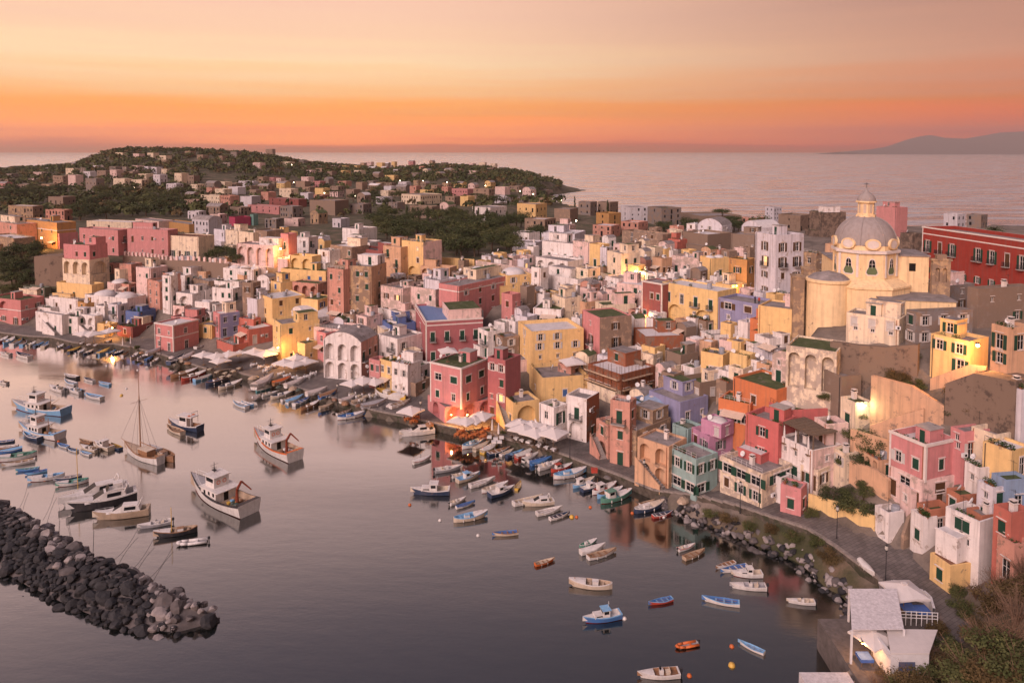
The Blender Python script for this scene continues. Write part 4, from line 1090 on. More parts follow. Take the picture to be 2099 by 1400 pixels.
# ------------------------------------------------------------------ free-standing walls
def wall_run(name, pts, col, label, th=.5, merlon=False, worn=True, down=5, buttress=False):
    """pts: photo column, row of the top, row of the foot"""
    W = []
    for p in pts:
        g = ground_hit(p[0], p[2]); d = pix_ray(p[0], p[1]); W.append((g, H+d.z*g.y/d.y))
    root = empty(name, W[0][0]); O = W[0][0]; tag(root, label, 'wall'); m = wall_mat(col, .25 if worn else 0)
    b = MB(); mm = []
    for (p, zp), (q, zq) in zip(W[:-1], W[1:]):
        u = Vector((q.x-p.x, q.y-p.y, 0)); L = u.length; u.normalize(); n = Vector((-u.y, u.x, 0))*th
        v = []
        for (c, zt_) in ((p, zp), (q, zq)):
            for k in (0, 1):
                e = Vector((c.x, c.y, 0))-Vector((O.x, O.y, 0))+n*k; v += [(e.x, e.y, -down), (e.x, e.y, zt_-O.z)]
        for f in ((0,4,5,1),(6,2,3,7),(1,5,7,3),(0,2,6,4)): b.face([v[i] for i in f])
        b.face([v[i] for i in (0,1,3,2)]); b.face([v[i] for i in (4,6,7,5)])
        if merlon:
            k = int(L/1.9)
            for j in range(k):
                t = (j+.5)/k; e = p+(q-p)*t; mm.append((Vector((e.x-O.x, e.y-O.y, zp+(zq-zp)*t-O.z))+n*.5, u.copy()))
    b.build('wall_body', [m], root)
    if merlon:
        mb = MB(); h0 = MER = mb
        mb.box(-.42,.42,-.22,.22,-.1,1.15); mb.lathe([(.42,0),(.42,0)], 3)
        prof = [(.42*math.cos(R(t)), 1.15+.3*math.sin(R(t))) for t in range(0,181,30)]
        mb.face([(x,-.22,zz) for x, zz in prof]); mb.face([(x,.22,zz) for x, zz in reversed(prof)])
        for a, c in zip(prof[:-1], prof[1:]): mb.face([(a[0],-.22,a[1]),(a[0],.22,a[1]),(c[0],.22,c[1]),(c[0],-.22,c[1])])
        me_ = mb.mesh('merlon', [wall_mat('palepink')])
        for e, u in mm:
            o = link('merlon', me_, root, loc=e); o.rotation_euler = (0,0,math.atan2(u.y, u.x))
    return root
wall_run('battlemented_wall', [(252,524,545),(300,527,560),(345,534,566),(392,534,572),(436,538,574),(468,541,575)], 'greytan', 'long grey wall topped by rounded battlements above the left slope', merlon=True)
wall_run('garden_wall', [(462,536,566),(500,544,572),(546,548,575)], 'palepink', 'pale pink stepped garden wall right of the battlements')
wall_run('garden_wall', [(905,528,548),(972,532,552)], 'yellow', 'yellow garden wall in front of the orchard trees', worn=False)
wall_run('garden_wall', [(975,534,560),(1092,552,574)], 'palepink', 'long pale pink garden wall under the orchard trees')
wall_run('bastion', [(72,526,588),(104,524,588),(131,524,584)], 'darkstone', 'dark stone bastion on the cliff at far left', th=6)
wall_run('retaining_wall', [(1783,770,866),(1866,792,884),(1900,812,880),(1934,832,868)], 'peach', 'peach retaining wall stepping down the cliff below the church', th=.8, worn=False)
wall_run('retaining_wall', [(1782,872,908),(1842,852,904),(1892,838,892)], 'peach', 'sloping peach wall under the stepped retaining wall', th=.5, worn=False)
wall_run('retaining_wall', [(1906,776,800),(1985,748,790),(2020,752,792)], 'peach', 'sloping parapet below the glowing yellow house', th=.4, worn=False)
wall_run('retaining_wall', [(1935,786,868),(1992,765,872),(2078,782,880)], 'darkstone', 'dark rock retaining wall under the far right terrace', th=5)
wall_run('retaining_wall', [(1700,700,770),(1760,708,775),(1812,712,770),(1880,706,772)], 'darkstone', 'dark stained retaining wall below the long cream church house', th=1)
wall_run('garden_terrace', [(1742,880,930),(1800,898,950),(1824,906,960)], 'peach', 'peach arched terrace wall left of the big pink house', th=.6, worn=False)
wall_run('garden_terrace', [(1740,945,985),(1790,962,1005),(1820,985,1020)], 'peach', 'lower peach garden wall with a stair, left of pink house', th=.6, worn=False)
wall_run('garden_wall', [(1656,1012,1046),(1720,1030,1064),(1792,1058,1092)], 'paleyellow', 'low pale yellow wall along the path above the rocks', th=.3, worn=False)
wall_run('stair_wall', [(1852,1100,1120),(1864,1060,1092),(1884,1040,1060)], 'tan', 'curved stone wall of the narrow stair at lower right', th=.4)

# ------------------------------------------------------------------ quay
def quay():
    n = len(SHP); A, Bq = 2, n-5
    nor = []
    for i in range(n):
        p, q = SHP[max(i-1, 0)], SHP[min(i+1, n-1)]; d = q-p; d = d/np.hypot(*d); nor.append((-d[1], d[0]))
    m = bpy.data.materials.new('quay_stone'); m.use_nodes = True; t = m.node_tree; bs = t.nodes['Principled BSDF']; bs.inputs['Roughness'].default_value = .85
    g = t.nodes.new('ShaderNodeNewGeometry'); mp = t.nodes.new('ShaderNodeMapping'); mp.inputs['Rotation'].default_value = (0,0,R(-32)); t.links.new(g.outputs['Position'], mp.inputs[0])
    br = t.nodes.new('ShaderNodeTexBrick'); br.inputs['Scale'].default_value = 1; br.inputs['Brick Width'].default_value = .9; br.inputs['Row Height'].default_value = .5; br.inputs['Mortar Size'].default_value = .02
    br.inputs['Color1'].default_value = (.17,.15,.14,1); br.inputs['Color2'].default_value = (.115,.102,.096,1); br.inputs['Mortar'].default_value = (.05,.045,.042,1); t.links.new(mp.outputs[0], br.inputs['Vector'])
    nn = t.nodes.new('ShaderNodeTexNoise'); nn.inputs['Scale'].default_value = .35; nn.inputs['Detail'].default_value = 6; t.links.new(g.outputs['Position'], nn.inputs['Vector'])
    mr = t.nodes.new('ShaderNodeMapRange'); mr.inputs[1].default_value = .3; mr.inputs[2].default_value = .7; mr.inputs[3].default_value = .75; mr.inputs[4].default_value = 1.3; t.links.new(nn.outputs['Fac'], mr.inputs[0])
    hs = t.nodes.new('ShaderNodeHueSaturation'); t.links.new(br.outputs['Color'], hs.inputs['Color']); t.links.new(mr.outputs[0], hs.inputs['Value']); t.links.new(hs.outputs[0], bs.inputs['Base Color'])
    mw = mat('quay_wall', (.10,.085,.07), .9, var=.4, scale=1.5, worn=.5, under=(.05,.055,.035,1), bump=.5); mk = mat('kerb_stone', (.26,.23,.21), .85, var=.3, scale=2)
    top, side, kerb = MB(), MB(), MB()
    for i in range(A, Bq):
        p, q = SHP[i], SHP[i+1]; za, zb = SHA[i][0], SHA[i+1][0]; na, nb = nor[i], nor[i+1]
        if i >= 33: wa = 3.2; 
        fa, fb = SHA[i][1]+1.5, SHA[i+1][1]+1.5
        e0 = 3.5 if i >= 31 else 0.0; e1 = 3.5 if i+1 >= 31 else 0.0
        P0 = (p[0]+na[0]*e0, p[1]+na[1]*e0); P1 = (q[0]+nb[0]*e1, q[1]+nb[1]*e1)
        top.face([(P0[0],P0[1],za+.03),(P1[0],P1[1],zb+.03),(q[0]+nb[0]*fb,q[1]+nb[1]*fb,zb+.03),(p[0]+na[0]*fa,p[1]+na[1]*fa,za+.03)][::-1])
        side.face([(P0[0],P0[1],-2),(P1[0],P1[1],-2),(P1[0],P1[1],zb+.0),(P0[0],P0[1],za+.0)])
        u = Vector((P1[0]-P0[0], P1[1]-P0[1], 0)); L = u.length; u.normalize(); nn_ = Vector((-u.y, u.x, 0)); k = max(1, int(L/1.4))
        for j in range(k):
            c = Vector((P0[0], P0[1], za+(zb-za)*(j+.5)/k))+u*L*(j+.5)/k+nn_*.2; kerb.obox(c+Vector((0,0,.02)), u*(L/k/2-.02), nn_*.26, Vector((0,0,.14)))
    o = top.build('quay_pavement', [m]); tag(o, kind='structure'); o2 = side.build('quay_wall_face', [mw], o); tag(kerb.build('kerb_stones', [mk], o), kind='stuff')
quay()

# ------------------------------------------------------------------ rocks: breakwater and shore armour
def rock_mesh(seed, m):
    q = random.Random(seed); bm = bmesh.new(); bmesh.ops.create_icosphere(bm, subdivisions=2, radius=1)
    pl = [(Vector((q.gauss(0,1), q.gauss(0,1), q.gauss(0,1))).normalized(), q.uniform(.55,.85)) for _ in range(11)]
    sc = (q.uniform(.9,1.35), q.uniform(.75,1.05), q.uniform(.55,.85))
    for v in bm.verts:
        for n, d in pl:
            e = v.co.dot(n)-d
            if e > 0: v.co -= n*e
        v.co *= 1+q.uniform(-.03,.03); v.co = Vector((v.co.x*sc[0], v.co.y*sc[1], v.co.z*sc[2]))
    me = bpy.data.meshes.new('rock'); bm.to_mesh(me); bm.free(); me.materials.append(m); return me
M_RL = mat('rock_light', (.27,.245,.24), .9, var=.35, scale=1.0, bump=.6); M_RD = mat('rock_dark', (.040,.041,.045), .7, var=.4, scale=1.0, bump=.6); M_RM = mat('rock_mid', (.11,.10,.10), .85, var=.35, scale=1.0, bump=.6)
ROCKS = {k: [rock_mesh(s+i*50, m) for s in range(6)] for i, (k, m) in enumerate((('l',M_RL),('d',M_RD),('m',M_RM)))}
def breakwater():
    q = random.Random(3)
    inner = [(-260,905),(-120,962),(0,1022),(60,1052),(130,1098),(200,1138),(300,1186),(390,1232),(448,1268)]
    outer = [(-260,1075),(-120,1138),(0,1196),(60,1232),(130,1262),(200,1290),(280,1314),(360,1306),(452,1276)]
    I = [at_z(*p, 0) for p in inner]; O = [at_z(*p, 0) for p in outer]
    core = MB(); prof = [0, .25, .55, .8, 1]; hz = [-.6, 1.5, 2.0, .9, -1.0]
    for i in range(len(I)-1):
        for j in range(4):
            f = lambda k, s: I[k].lerp(O[k], prof[s])+Vector((0,0,hz[s]*(1 if k < len(I)-1 else .3)-.3))
            core.face([f(i,j), f(i,j+1), f(i+1,j+1), f(i+1,j)])
    root = core.build('breakwater', [M_RM]); tag(root, kind='structure')
    spots = []
    for i in range(len(I)-1):
        L = (I[i]-I[i+1]).length; Wd = (I[i]-O[i]).length
        for k in range(int(L*Wd*2.2)):
            u, v = q.random(), q.random(); p = I[i].lerp(I[i+1], u).lerp(O[i].lerp(O[i+1], u), v)
            hh = np.interp(v, prof, hz)*min(1, (1 if i < len(I)-3 else .85))
            spots.append((p, v, hh, i+u))
    q.shuffle(spots); spots.sort(key=lambda s: 0 if proj(s[0])[0] > -40 else 1); done = []; n = 0; small = MB()
    for p, v, hh, t in spots:
        rad = q.choice([.4,.5,.55,.65,.75,.95,1.2])
        if any((p-d).length < (rad+e)*.60 for d, e in done): continue
        done.append((p, rad)); 
        dark = v > .36+.25*math.sin(t*2.1)+(.38 if t > 6.3 else 0)+q.uniform(-.18,.18)
        me = q.choice(ROCKS['d' if dark else ('l' if q.random() < .62 else 'm')])
        if n < 300:
            o = link('rock', me, root, loc=(p.x, p.y, hh+rad*.05)); o.rotation_euler = (q.uniform(-.5,.5), q.uniform(-.5,.5), q.random()*6.28); o.scale = (rad*1.08,)*3; n += 1
        else:
            mw = Matrix.Translation((p.x, p.y, hh)) @ Matrix.Rotation(q.random()*6, 4, 'Z') @ Matrix.Scale(rad*1.08, 4); i0 = len(small.v); small.v += [tuple(mw @ w_.co) for w_ in me.vertices]; mi = 1 if dark else (2 if me.materials[0] == M_RL else 0)
            for g_ in me.polygons: small.f.append([i0+w_ for w_ in g_.vertices]); small.m.append(mi)
    # rubble between the big stones
    for p, v, hh, t in spots[::2][:420]:
        rad = q.uniform(.25,.5); c = Vector((p.x, p.y, hh+.12)); i0 = len(small.v)
        for a in range(6):
            for e in (-1, 1):
                small.v.append(tuple(c+Vector((math.cos(a)*rad*q.uniform(.7,1.1), math.sin(a)*rad*q.uniform(.7,1.1), e*rad*.6))))
        for a in range(6):
            k2 = (a+1) % 6; small.f.append([i0+2*a, i0+2*k2, i0+2*k2+1, i0+2*a+1]); small.m.append(0 if v < .5 else 1)
        small.f.append([i0+2*a+1 for a in range(6)]); small.m.append(0 if v < .5 else 1)
    tag(small.build('rubble', [M_RM, M_RD, M_RL], root), kind='stuff')
breakwater()
def armour():
    q = random.Random(5); root = empty('shore_rocks', (SHP[32][0], SHP[32][1], 0)); tag(root, 'bank of dark boulders along the shore below the path at right', 'rocks'); O = root.location
    n = 0
    for i in range(30, 39):
        p, r_ = SHP[i], SHP[i+1]; L = np.hypot(*(r_-p)); d = (r_-p)/L; nn = np.array((-d[1], d[0]))
        for k in range(int(L*6.4)):
            u, v = q.random(), q.random(); e = p+(r_-p)*u+nn*(v*3.0-.8); rad = q.choice([.25,.3,.38,.45,.55,.7])
            o = link('rock', q.choice(ROCKS[q.choice('dmmll')]), root, loc=(e[0]-O.x, e[1]-O.y, max(-.1, v*1.7-.35))); o.rotation_euler = (q.random(), q.random(), q.random()*6); o.scale = (rad,)*3; n += 1
            if n >= 295: return
armour()
# ------------------------------------------------------------------ scaffolding
def scaffolding():
    LL, LR, hg, zr = SCAF['_dims']; root = empty('scaffolding', SCAF.location, SCAF.rotation_euler[2]); tag(root, 'steel tube scaffolding with planks around the raw brick building', 'scaffolding')
    mr = mat('scaffold_rust', (.16,.07,.04), .7, .3); mp_ = mat('scaffold_plank', (.46,.34,.24), .85, var=.3); n = max(4, int(LL/2)); 
    for face in (0, 1):
        L = (LL, min(LR, 8))[face]; k = max(3, int(L/2)); f = (lambda u, d, z: (-u, -d, z)) if face == 0 else (lambda u, d, z: (d, u, z))
        for j in range(k+1):
            for d in (.25, 1.1):
                b = MB(); b.tube(f(L*j/k, d, -1), f(L*j/k, d, hg+1.8), .045, n=5); b.build('standard', [mr], root)
        for lv in range(int(hg/2)+1):
            zz = .1+lv*2
            for d in (.25, 1.1):
                for up in (.0, 1.0): b = MB(); b.tube(f(-.2, d, zz+up), f(L+.2, d, zz+up), .035, n=5); b.build('ledger', [mr], root)
            b = MB(); a, c = f(0,.3,zz), f(L,1.05,zz); b.box(min(a[0],c[0]), max(a[0],c[0]), min(a[1],c[1]), max(a[1],c[1]), zz+.05, zz+.1); b.build('plank_deck', [mp_], root)
            b = MB(); a, c = f(0,1.08,zz), f(L,1.12,zz); b.box(min(a[0],c[0]), max(a[0],c[0]), min(a[1],c[1]), max(a[1],c[1]), zz+.1, zz+.35); b.build('toe_board', [mp_], root)
scaffolding()
# ------------------------------------------------------------------ trees and shrubs
def leaf_mat(name, c1, c2):
    m = bpy.data.materials.new(name); m.use_nodes = True; t = m.node_tree; b = t.nodes['Principled BSDF']; b.inputs['Roughness'].default_value = .8; b.inputs['Specular IOR Level'].default_value = .2
    g = t.nodes.new('ShaderNodeNewGeometry'); n = t.nodes.new('ShaderNodeTexNoise'); n.inputs['Scale'].default_value = .5; n.inputs['Detail'].default_value = 4; t.links.new(g.outputs['Position'], n.inputs['Vector'])
    r = t.nodes.new('ShaderNodeValToRGB'); e = r.color_ramp.elements; e[0].position = .3; e[0].color = (*c1,1); e[1].position = .7; e[1].color = (*c2,1)
    t.links.new(n.outputs['Fac'], r.inputs[0]); t.links.new(r.outputs[0], b.inputs['Base Color'])
    return m
M_L1 = leaf_mat('foliage_olive', (.045,.060,.020), (.12,.125,.048)); M_L2 = leaf_mat('foliage_dark', (.030,.044,.018), (.075,.088,.034)); M_L3 = leaf_mat('foliage_dry', (.07,.05,.02), (.14,.10,.045))
M_BARK = mat('bark', (.10,.07,.05), .95, var=.3, scale=4); M_TWIG = mat('dry_twig', (.20,.13,.09), .95, var=.3, scale=4)
def crown_leaves(q, clumps, n, size):
    v = []; f = []
    for c, rad in clumps:
        for k in range(n):
            d = Vector((q.gauss(0,1), q.gauss(0,1), q.gauss(0,1))).normalized(); p = c+Vector((d.x*rad[0], d.y*rad[1], d.z*rad[2]))*(q.random()**.35)
            nrm = (d+Vector((q.gauss(0,.5), q.gauss(0,.5), q.gauss(0,.5)+.4))).normalized(); a = nrm.orthogonal().normalized(); a = Matrix.Rotation(q.random()*6.28, 3, nrm) @ a; b = nrm.cross(a)
            s = size*q.uniform(.6,1.3); i = len(v); v += [tuple(p-a*s), tuple(p-b*s*.55), tuple(p+a*s), tuple(p+b*s*.55)]; f.append([i,i+1,i+2,i+3])
    return v, f
def make_crown(seed, kind, size, n):
    q = random.Random(seed); cl = []
    if kind == 'pine':
        for k in range(16): a = q.random()*6.28; e = q.random()**.5; cl.append((Vector((math.cos(a)*.5*e, math.sin(a)*.5*e, .78+.1*q.random()*(1.2-e))), (.2,.2,.09)))
    elif kind == 'cypress':
        for k in range(14): z = .1+.85*k/14; cl.append((Vector((q.uniform(-.03,.03), q.uniform(-.03,.03), z)), (.11*(1-z*.7),.11*(1-z*.7),.1)))
    elif kind == 'shrub':
        for k in range(18): a = q.random()*6.28; e = q.random()**.6; cl.append((Vector((math.cos(a)*.55*e, math.sin(a)*.55*e, .2+.55*q.random()*(1.1-e*.6))), (.24,.24,.2)))
    else:
        for k in range(20): a = q.random()*6.28; e = q.random()**.5; cl.append((Vector((math.cos(a)*.4*e, math.sin(a)*.4*e, .38+.52*q.random()*(1-e*.45))), (.19,.19,.15)))
    v, f = crown_leaves(q, cl, n, size)
    me = bpy.data.meshes.new('crown'); me.from_pydata(v, [], f); me.materials.append({'pine':M_L2,'cypress':M_L2,'shrub':M_L1,'dry':M_L3}.get(kind, [M_L1,M_L2][seed % 2]))
    return me
def make_trunk(seed, kind):
    q = random.Random(seed); b = MB(); top = {'pine':.75,'cypress':.3}.get(kind, .5)
    b.tube((0,0,-.08),(.02,.01,top*.6),.035,.026,6); b.tube((.02,.01,top*.6),(.03,.02,top),.026,.016,6)
    if kind != 'cypress':
        for k in range(5):
            a = k*1.3+q.random(); b.tube((.02,.01,top*(.6+.08*k)), (math.cos(a)*.26, math.sin(a)*.26, top+.1+.08*q.random()), .014, .005, 4)
    return b.mesh('trunk', [M_BARK])
TREE = {}
for i, k in enumerate(['broad','broad','broad','pine','cypress']):
    TREE.setdefault(k, []).append((make_crown(11+i, k, .030 if k != 'cypress' else .022, 70), make_trunk(i, k)))
SHR = [make_crown(31+i, 'shrub', .034, 150) for i in range(3)]
TREES = []
def tree(p, h, kind='broad', seed=0, name=None, wide=1.0):
    cm, tm = TREE[kind][seed % len(TREE[kind])]; o = empty(name or {'pine':'umbrella_pine','cypress':'cypress_tree'}.get(kind,'tree'), p, (seed*1.7) % 6.28)
    o.scale = (h*wide, h*wide, h)
    link('crown', cm, o); link('trunk', tm, o)
    TREES.append((o, kind, proj(p)[0], proj(p)[1])); return o
def fill_trees(poly, n, h, seed, gap, kinds, zone):
    q = random.Random(seed); P = np.array(poly, float); got = []; tr = 0
    while len(got) < n and tr < n*30:
        tr += 1; px, py = q.uniform(P[:,0].min(), P[:,0].max()), q.uniform(P[:,1].min(), P[:,1].max())
        if not in_poly(np.array([px]), np.array([py]), P)[0]: continue
        if any(r_[0]-2 < px < r_[1]+2 and r_[2]-3 < py < r_[3]+3 for r_ in RECTS): continue
        g = ground_hit(px, py)
        if any((g-e).length < gap for e in got): continue
        got.append(g); k = q.choice(kinds); o = tree(g, q.uniform(*h)*(1.25 if k == 'cypress' else 1), k, q.randrange(99), wide=1 if k == 'cypress' else q.uniform(1.1,1.55)); o['_zone'] = zone
fill_trees([(745,455),(800,440),(960,448),(1080,455),(1100,490),(1090,532),(930,532),(905,520),(800,500),(770,470)], 105, (5.5,9), 1, 3.4, ['broad']*9+['cypress'], 'in the orchard behind the town')
fill_trees([(0,512),(70,520),(72,600),(0,612)], 20, (4,6.5), 2, 2.2, ['broad'], 'on the dark slope at far left')
fill_trees([(120,395),(400,400),(400,430),(330,452),(150,455),(120,430)], 38, (6,11), 3, 5, ['broad','broad','broad','pine'], 'in the green valley at left')
fill_trees([(0,395),(130,395),(130,452),(0,440)], 20, (6,11), 4, 7, ['broad','broad','pine'], 'in the green valley at the left edge')
fill_trees([(310,512),(430,512),(560,530),(640,545),(560,548),(400,532)], 15, (3.0,4.4), 5, 3, ['broad'], 'behind the battlemented wall')
fill_trees([(1275,470),(1430,465),(1560,470),(1560,490),(1280,482)], 12, (5,8), 6, 4, ['broad','broad','pine'], 'among the skyline roofs')
fill_trees([(620,395),(1130,405),(1120,425),(640,425)], 18, (6,10), 7, 8, ['broad','pine'], 'in the distant town')
fill_trees([(1700,900),(1815,925),(1815,985),(1735,970)], 12, (2.2,3.4), 8, 1.3, ['broad'], 'in the garden below the church')
fill_trees([(1690,1050),(1740,1000),(1790,1030),(1780,1075)], 8, (2.2,3.2), 9, 1.5, ['broad'], 'in the garden beside the shore path')
for (px, py, h, k) in [(1480,462,9,'pine'),(1555,478,10,'broad'),(1245,440,9,'cypress'),(1178,425,8,'cypress'),(665,400,9,'pine'),(330,440,12,'broad'),(1130,405,7,'broad')]:
    o = tree(ground_hit(px, py), h, k, int(px)); o['_zone'] = 'standing out against the sea' if px > 1100 else 'standing out above the distant roofs'
# palm behind the red palazzo
def palm():
    g = Vector((130, 196, 22)); o = empty('palm_tree', g); tag(o, 'date palm showing above the red palazzo roof', 'palm'); b = MB(); b.tube((0,0,-1),(0,0,12),.35,.25,8); b.build('trunk', [M_BARK], o); q = random.Random(2)
    for k in range(34):
        a = k*2.4; el = q.uniform(-.4,1.2); b = MB(); pts = []
        for s in range(7):
            t = s/6; r_ = 3.1*t*math.cos(el*(1-.3*t)); z = 12+3.1*t*math.sin(el)-2.0*t*t; pts.append(Vector((math.cos(a)*r_, math.sin(a)*r_, z)))
        sd_ = Vector((-math.sin(a), math.cos(a), 0))
        for s in range(6):
            for e in (-1, 1): b.face([pts[s], pts[s+1], pts[s+1]*.4+pts[s]*.6+sd_*e*.42*(1-s/7)-Vector((0,0,.2))])
        b.build('frond', [M_L2], o)
palm()
# woods on the far ridge and headland: thousands of crowns that read as one mass
def woods():
    q = np.random.default_rng(9); n = 9000; px = q.uniform(-20, 1150, n); yy = q.uniform(420, 1180, n); xx = (px-CX)/F*yy
    z = terrain(xx, yy); s2, _ = seg_dist(xx, yy, COAST)
    dens = np.where(yy > 760, 1.0, np.where(px < 420, .55, .12)); dens = np.where((px > 800) & (yy > 800), 1.3, dens)
    k = (z > 1.5) & (q.random(n) < dens*.62) & (~in_poly(xx, yy, SEAP))
    xx, yy, z = xx[k], yy[k], z[k]; t = 26; m = len(xx); h = q.uniform(4, 9, m)
    d = q.normal(size=(m, t, 3)); d /= np.linalg.norm(d, axis=2, keepdims=True); d[..., 2] = np.abs(d[..., 2])*.9
    c = np.stack([xx, yy, z+h*.25], -1)[:, None, :]+d*h[:, None, None]*.55*q.uniform(.6, 1.05, (m, t, 1))
    a = q.normal(size=(m, t, 3)); a /= np.linalg.norm(a, axis=2, keepdims=True); b = np.cross(a, d); b /= np.linalg.norm(b, axis=2, keepdims=True)+1e-6
    s = (h[:, None, None]*.17)*q.uniform(.6, 1.3, (m, t, 1))
    V = np.stack([c-a*s, c-b*s*.8, c+a*s, c+b*s*.8], 2).reshape(-1, 3)
    me = bpy.data.meshes.new('woods'); nf = m*t; me.vertices.add(nf*4); me.vertices.foreach_set('co', V.ravel()); me.loops.add(nf*4); me.loops.foreach_set('vertex_index', np.arange(nf*4)); me.polygons.add(nf)
    me.polygons.foreach_set('loop_start', np.arange(nf)*4); me.polygons.foreach_set('loop_total', np.full(nf, 4)); me.update()
    for m_ in (M_L2, M_L1, M_L3): me.materials.append(m_)
    me.polygons.foreach_set('material_index', np.repeat(q.choice([0,0,0,1,1,1,1,2], m), t)); me.validate()
    tag(link('woods', me), 'dark woods covering the far ridge and the headland', 'woods', kind='stuff')
woods()
def shrub(p, h, label, seed=0, dry=False, twigs=False, wide=1.3):
    o = empty('shrub', p, seed*1.3); o.scale = (h*wide, h*wide, h); me = SHR[seed % 3]
    if dry:
        me = me.copy(); me.materials.clear(); me.materials.append(M_L3)
    if not twigs: link('foliage', me, o)
    q = random.Random(seed); b = MB()
    for k in range(60 if twigs else 10):
        a = q.random()*6.28; e = q.uniform(.2,.6); p1 = Vector((math.cos(a)*e*.3, math.sin(a)*e*.3, .4)); p2 = Vector((math.cos(a)*e, math.sin(a)*e, q.uniform(.6,1.1))); b.tube((0,0,-.05), p1, .010, .007, 4); b.tube(p1, p2, .007, .003, 3)
        for j in range(5 if twigs else 2):
            c = p1.lerp(p2, q.uniform(.2,1)); b.tube(c, c+Vector((q.gauss(0,.12), q.gauss(0,.12), q.uniform(.02,.22))), .003, .0012, 3)
    b.build('stems', [M_TWIG], o); tag(o, label, 'shrub', 'hillside shrubs'); return o
FG = [(1985,1400,3.4,0,0),(2060,1372,3.8,0,0),(1905,1412,2.8,0,0),(1840,1440,2.4,0,0),(2010,1318,2.6,1,0),(2085,1290,3.4,0,1),(1945,1342,2.2,0,0),(2050,1230,3.0,0,1),(2096,1190,2.6,1,1),(1975,1265,2.2,0,0),(2030,1400,3.0,1,0),(2098,1420,3.6,0,0),(1960,1225,1.6,0,0),(2075,1330,3.0,0,1),(1890,1355,2.2,0,1),(1800,1420,1.8,0,1),(1925,1300,1.8,1,0),(2000,1230,1.8,0,1),(2040,1262,3.0,1,0),(2092,1236,3.2,1,0),(1870,1425,2.6,1,0),(1950,1392,3.0,1,0),(2070,1420,3.6,1,0),(2085,1150,2.4,0,1),(1830,1398,1.9,1,0),(2020,1350,2.8,0,1),(1915,1380,2.4,0,1)]
KIND = {(0,0):'green leafy shrubs', (1,0):'dry brown shrubs', (0,1):'bare twiggy bushes', (1,1):'bare twiggy bushes'}; FGG = {}
for f_ in sorted(FG): FGG.setdefault(KIND[(f_[3], f_[4])], []).append(f_)
for kn, L in FGG.items():
    for i, (px, py, h, dry, tw) in enumerate(L): shrub(ground_hit(px, py), h*1.0, f"{ordinal(i, len(L))} of the {kn} on the lower right hillside", i+int(px), bool(dry), bool(tw))
MIDS = sorted([(1455,1062,1.6,0),(1490,1072,1.8,1),(1535,1088,1.5,0),(1580,1094,1.5,1),(1625,1108,1.6,0),(1672,1122,1.8,0),(1700,1150,2.0,1),(1832,786,2.6,1),(1850,790,2.2,1),(1868,740,2.0,0),(1960,815,2.4,1),(1985,800,2.0,0),(2020,830,2.0,1),(1880,800,2.0,0),(1920,850,1.8,0),(1760,860,1.6,0),(1700,880,1.8,0),(1725,955,1.5,0),(1770,1005,1.6,0),(1900,840,1.6,0),(1945,850,2.0,0),(1995,855,1.8,1),(1740,800,1.4,1),(1030,890,.9,0),(845,800,1.6,0),(280,716,1.3,0),(262,700,1.2,0),(505,690,1.2,0),(1660,1060,1.6,0),(430,660,1.4,0),(1690,820,1.4,0)])
for dr in (0, 1):
    L = [m_ for m_ in MIDS if m_[3] == dr]
    for i, (px, py, h, dry) in enumerate(L): shrub(ground_hit(px, py), h, f"{ordinal(i, len(L))} of the {['green','dry'][dr]} shrubs between houses, quay and cliff walls", i+40+30*dr, bool(dry))
def tree_labels():
    grp = {}
    for o, k, px, py in TREES: grp.setdefault((k, o['_zone']), []).append((px, py, o))
    for key, L in list(grp.items()):
        if len(L) > 20:                                  # long lists are read row by row
            L.sort(key=lambda t: -t[1]); del grp[key]; n_ = -(-len(L)//18); m_ = -(-len(L)//n_)
            for j in range(n_): grp[(key[0], ['front row','second row','third row','fourth row','fifth row','sixth row','seventh row','back row'][j]+' '+key[1])] = L[j*m_:(j+1)*m_]
    for (k, zn), L in grp.items():
        L.sort(key=lambda t: (t[0], t[1])); w_ = {'broad':'leafy trees','pine':'umbrella pines','cypress':'cypresses'}[k]
        for i, (a, b_, o) in enumerate(L):
            tag(o, (f"{ordinal(i, len(L))} of the {w_} {zn}" if len(L) > 1 else f"single {dict(broad='leafy tree',pine='umbrella pine',cypress='tall dark cypress')[k]} {zn}"), 'tree', 'trees of the island'); del o['_zone']
tree_labels()
# ------------------------------------------------------------------ boats
BC = dict(white=(.66,.64,.62), cream=(.58,.50,.40), wood=(.28,.15,.08), blue=(.06,.17,.42), lblue=(.20,.42,.66), navy=(.03,.05,.10), red=(.42,.06,.04), green=(.10,.26,.20), black=(.025,.025,.03), yellow=(.62,.40,.08), grey=(.34,.34,.36), orange=(.55,.13,.03), tan=(.42,.32,.23), teal=(.08,.28,.30), tarp=(.55,.49,.46), hull=(.58,.55,.53), netrust=(.20,.10,.06), netgreen=(.06,.085,.07), netgrey=(.13,.12,.115))
def bmat(c): return mat('boat_'+c, BC[c], .45, var=.12, scale=2, spec=.4, streak=.3, worn=.12)
M_RUB = mat('rubber_fender', (.62,.60,.58), .6); M_ENG = mat('engine_black', (.03,.03,.035), .35, spec=.5); M_RED = mat('antifouling_red', (.22,.03,.025), .7)
NST = 13
def hull_pts(L, B, D, transom, sheer, dbl):
    """stations from stern (x=0) to bow (x=L): half-breadth, sheer height, keel height"""
    st = []
    for k in range(NST):
        t = k/(NST-1)
        if dbl: bw = math.sin(math.pi*min(max(t*.97+.015,0),1))**.62
        else: bw = (transom+(1-transom)*min(1, t/.35)) if t < .35 else max(0, 1-((t-.35)/.65)**2.3)
        bw = max(bw, .015); sh = D*(1+sheer*((2*abs(t-.42))**2.2)); x = L*t
        st.append((x, B/2*bw, sh))
    return st
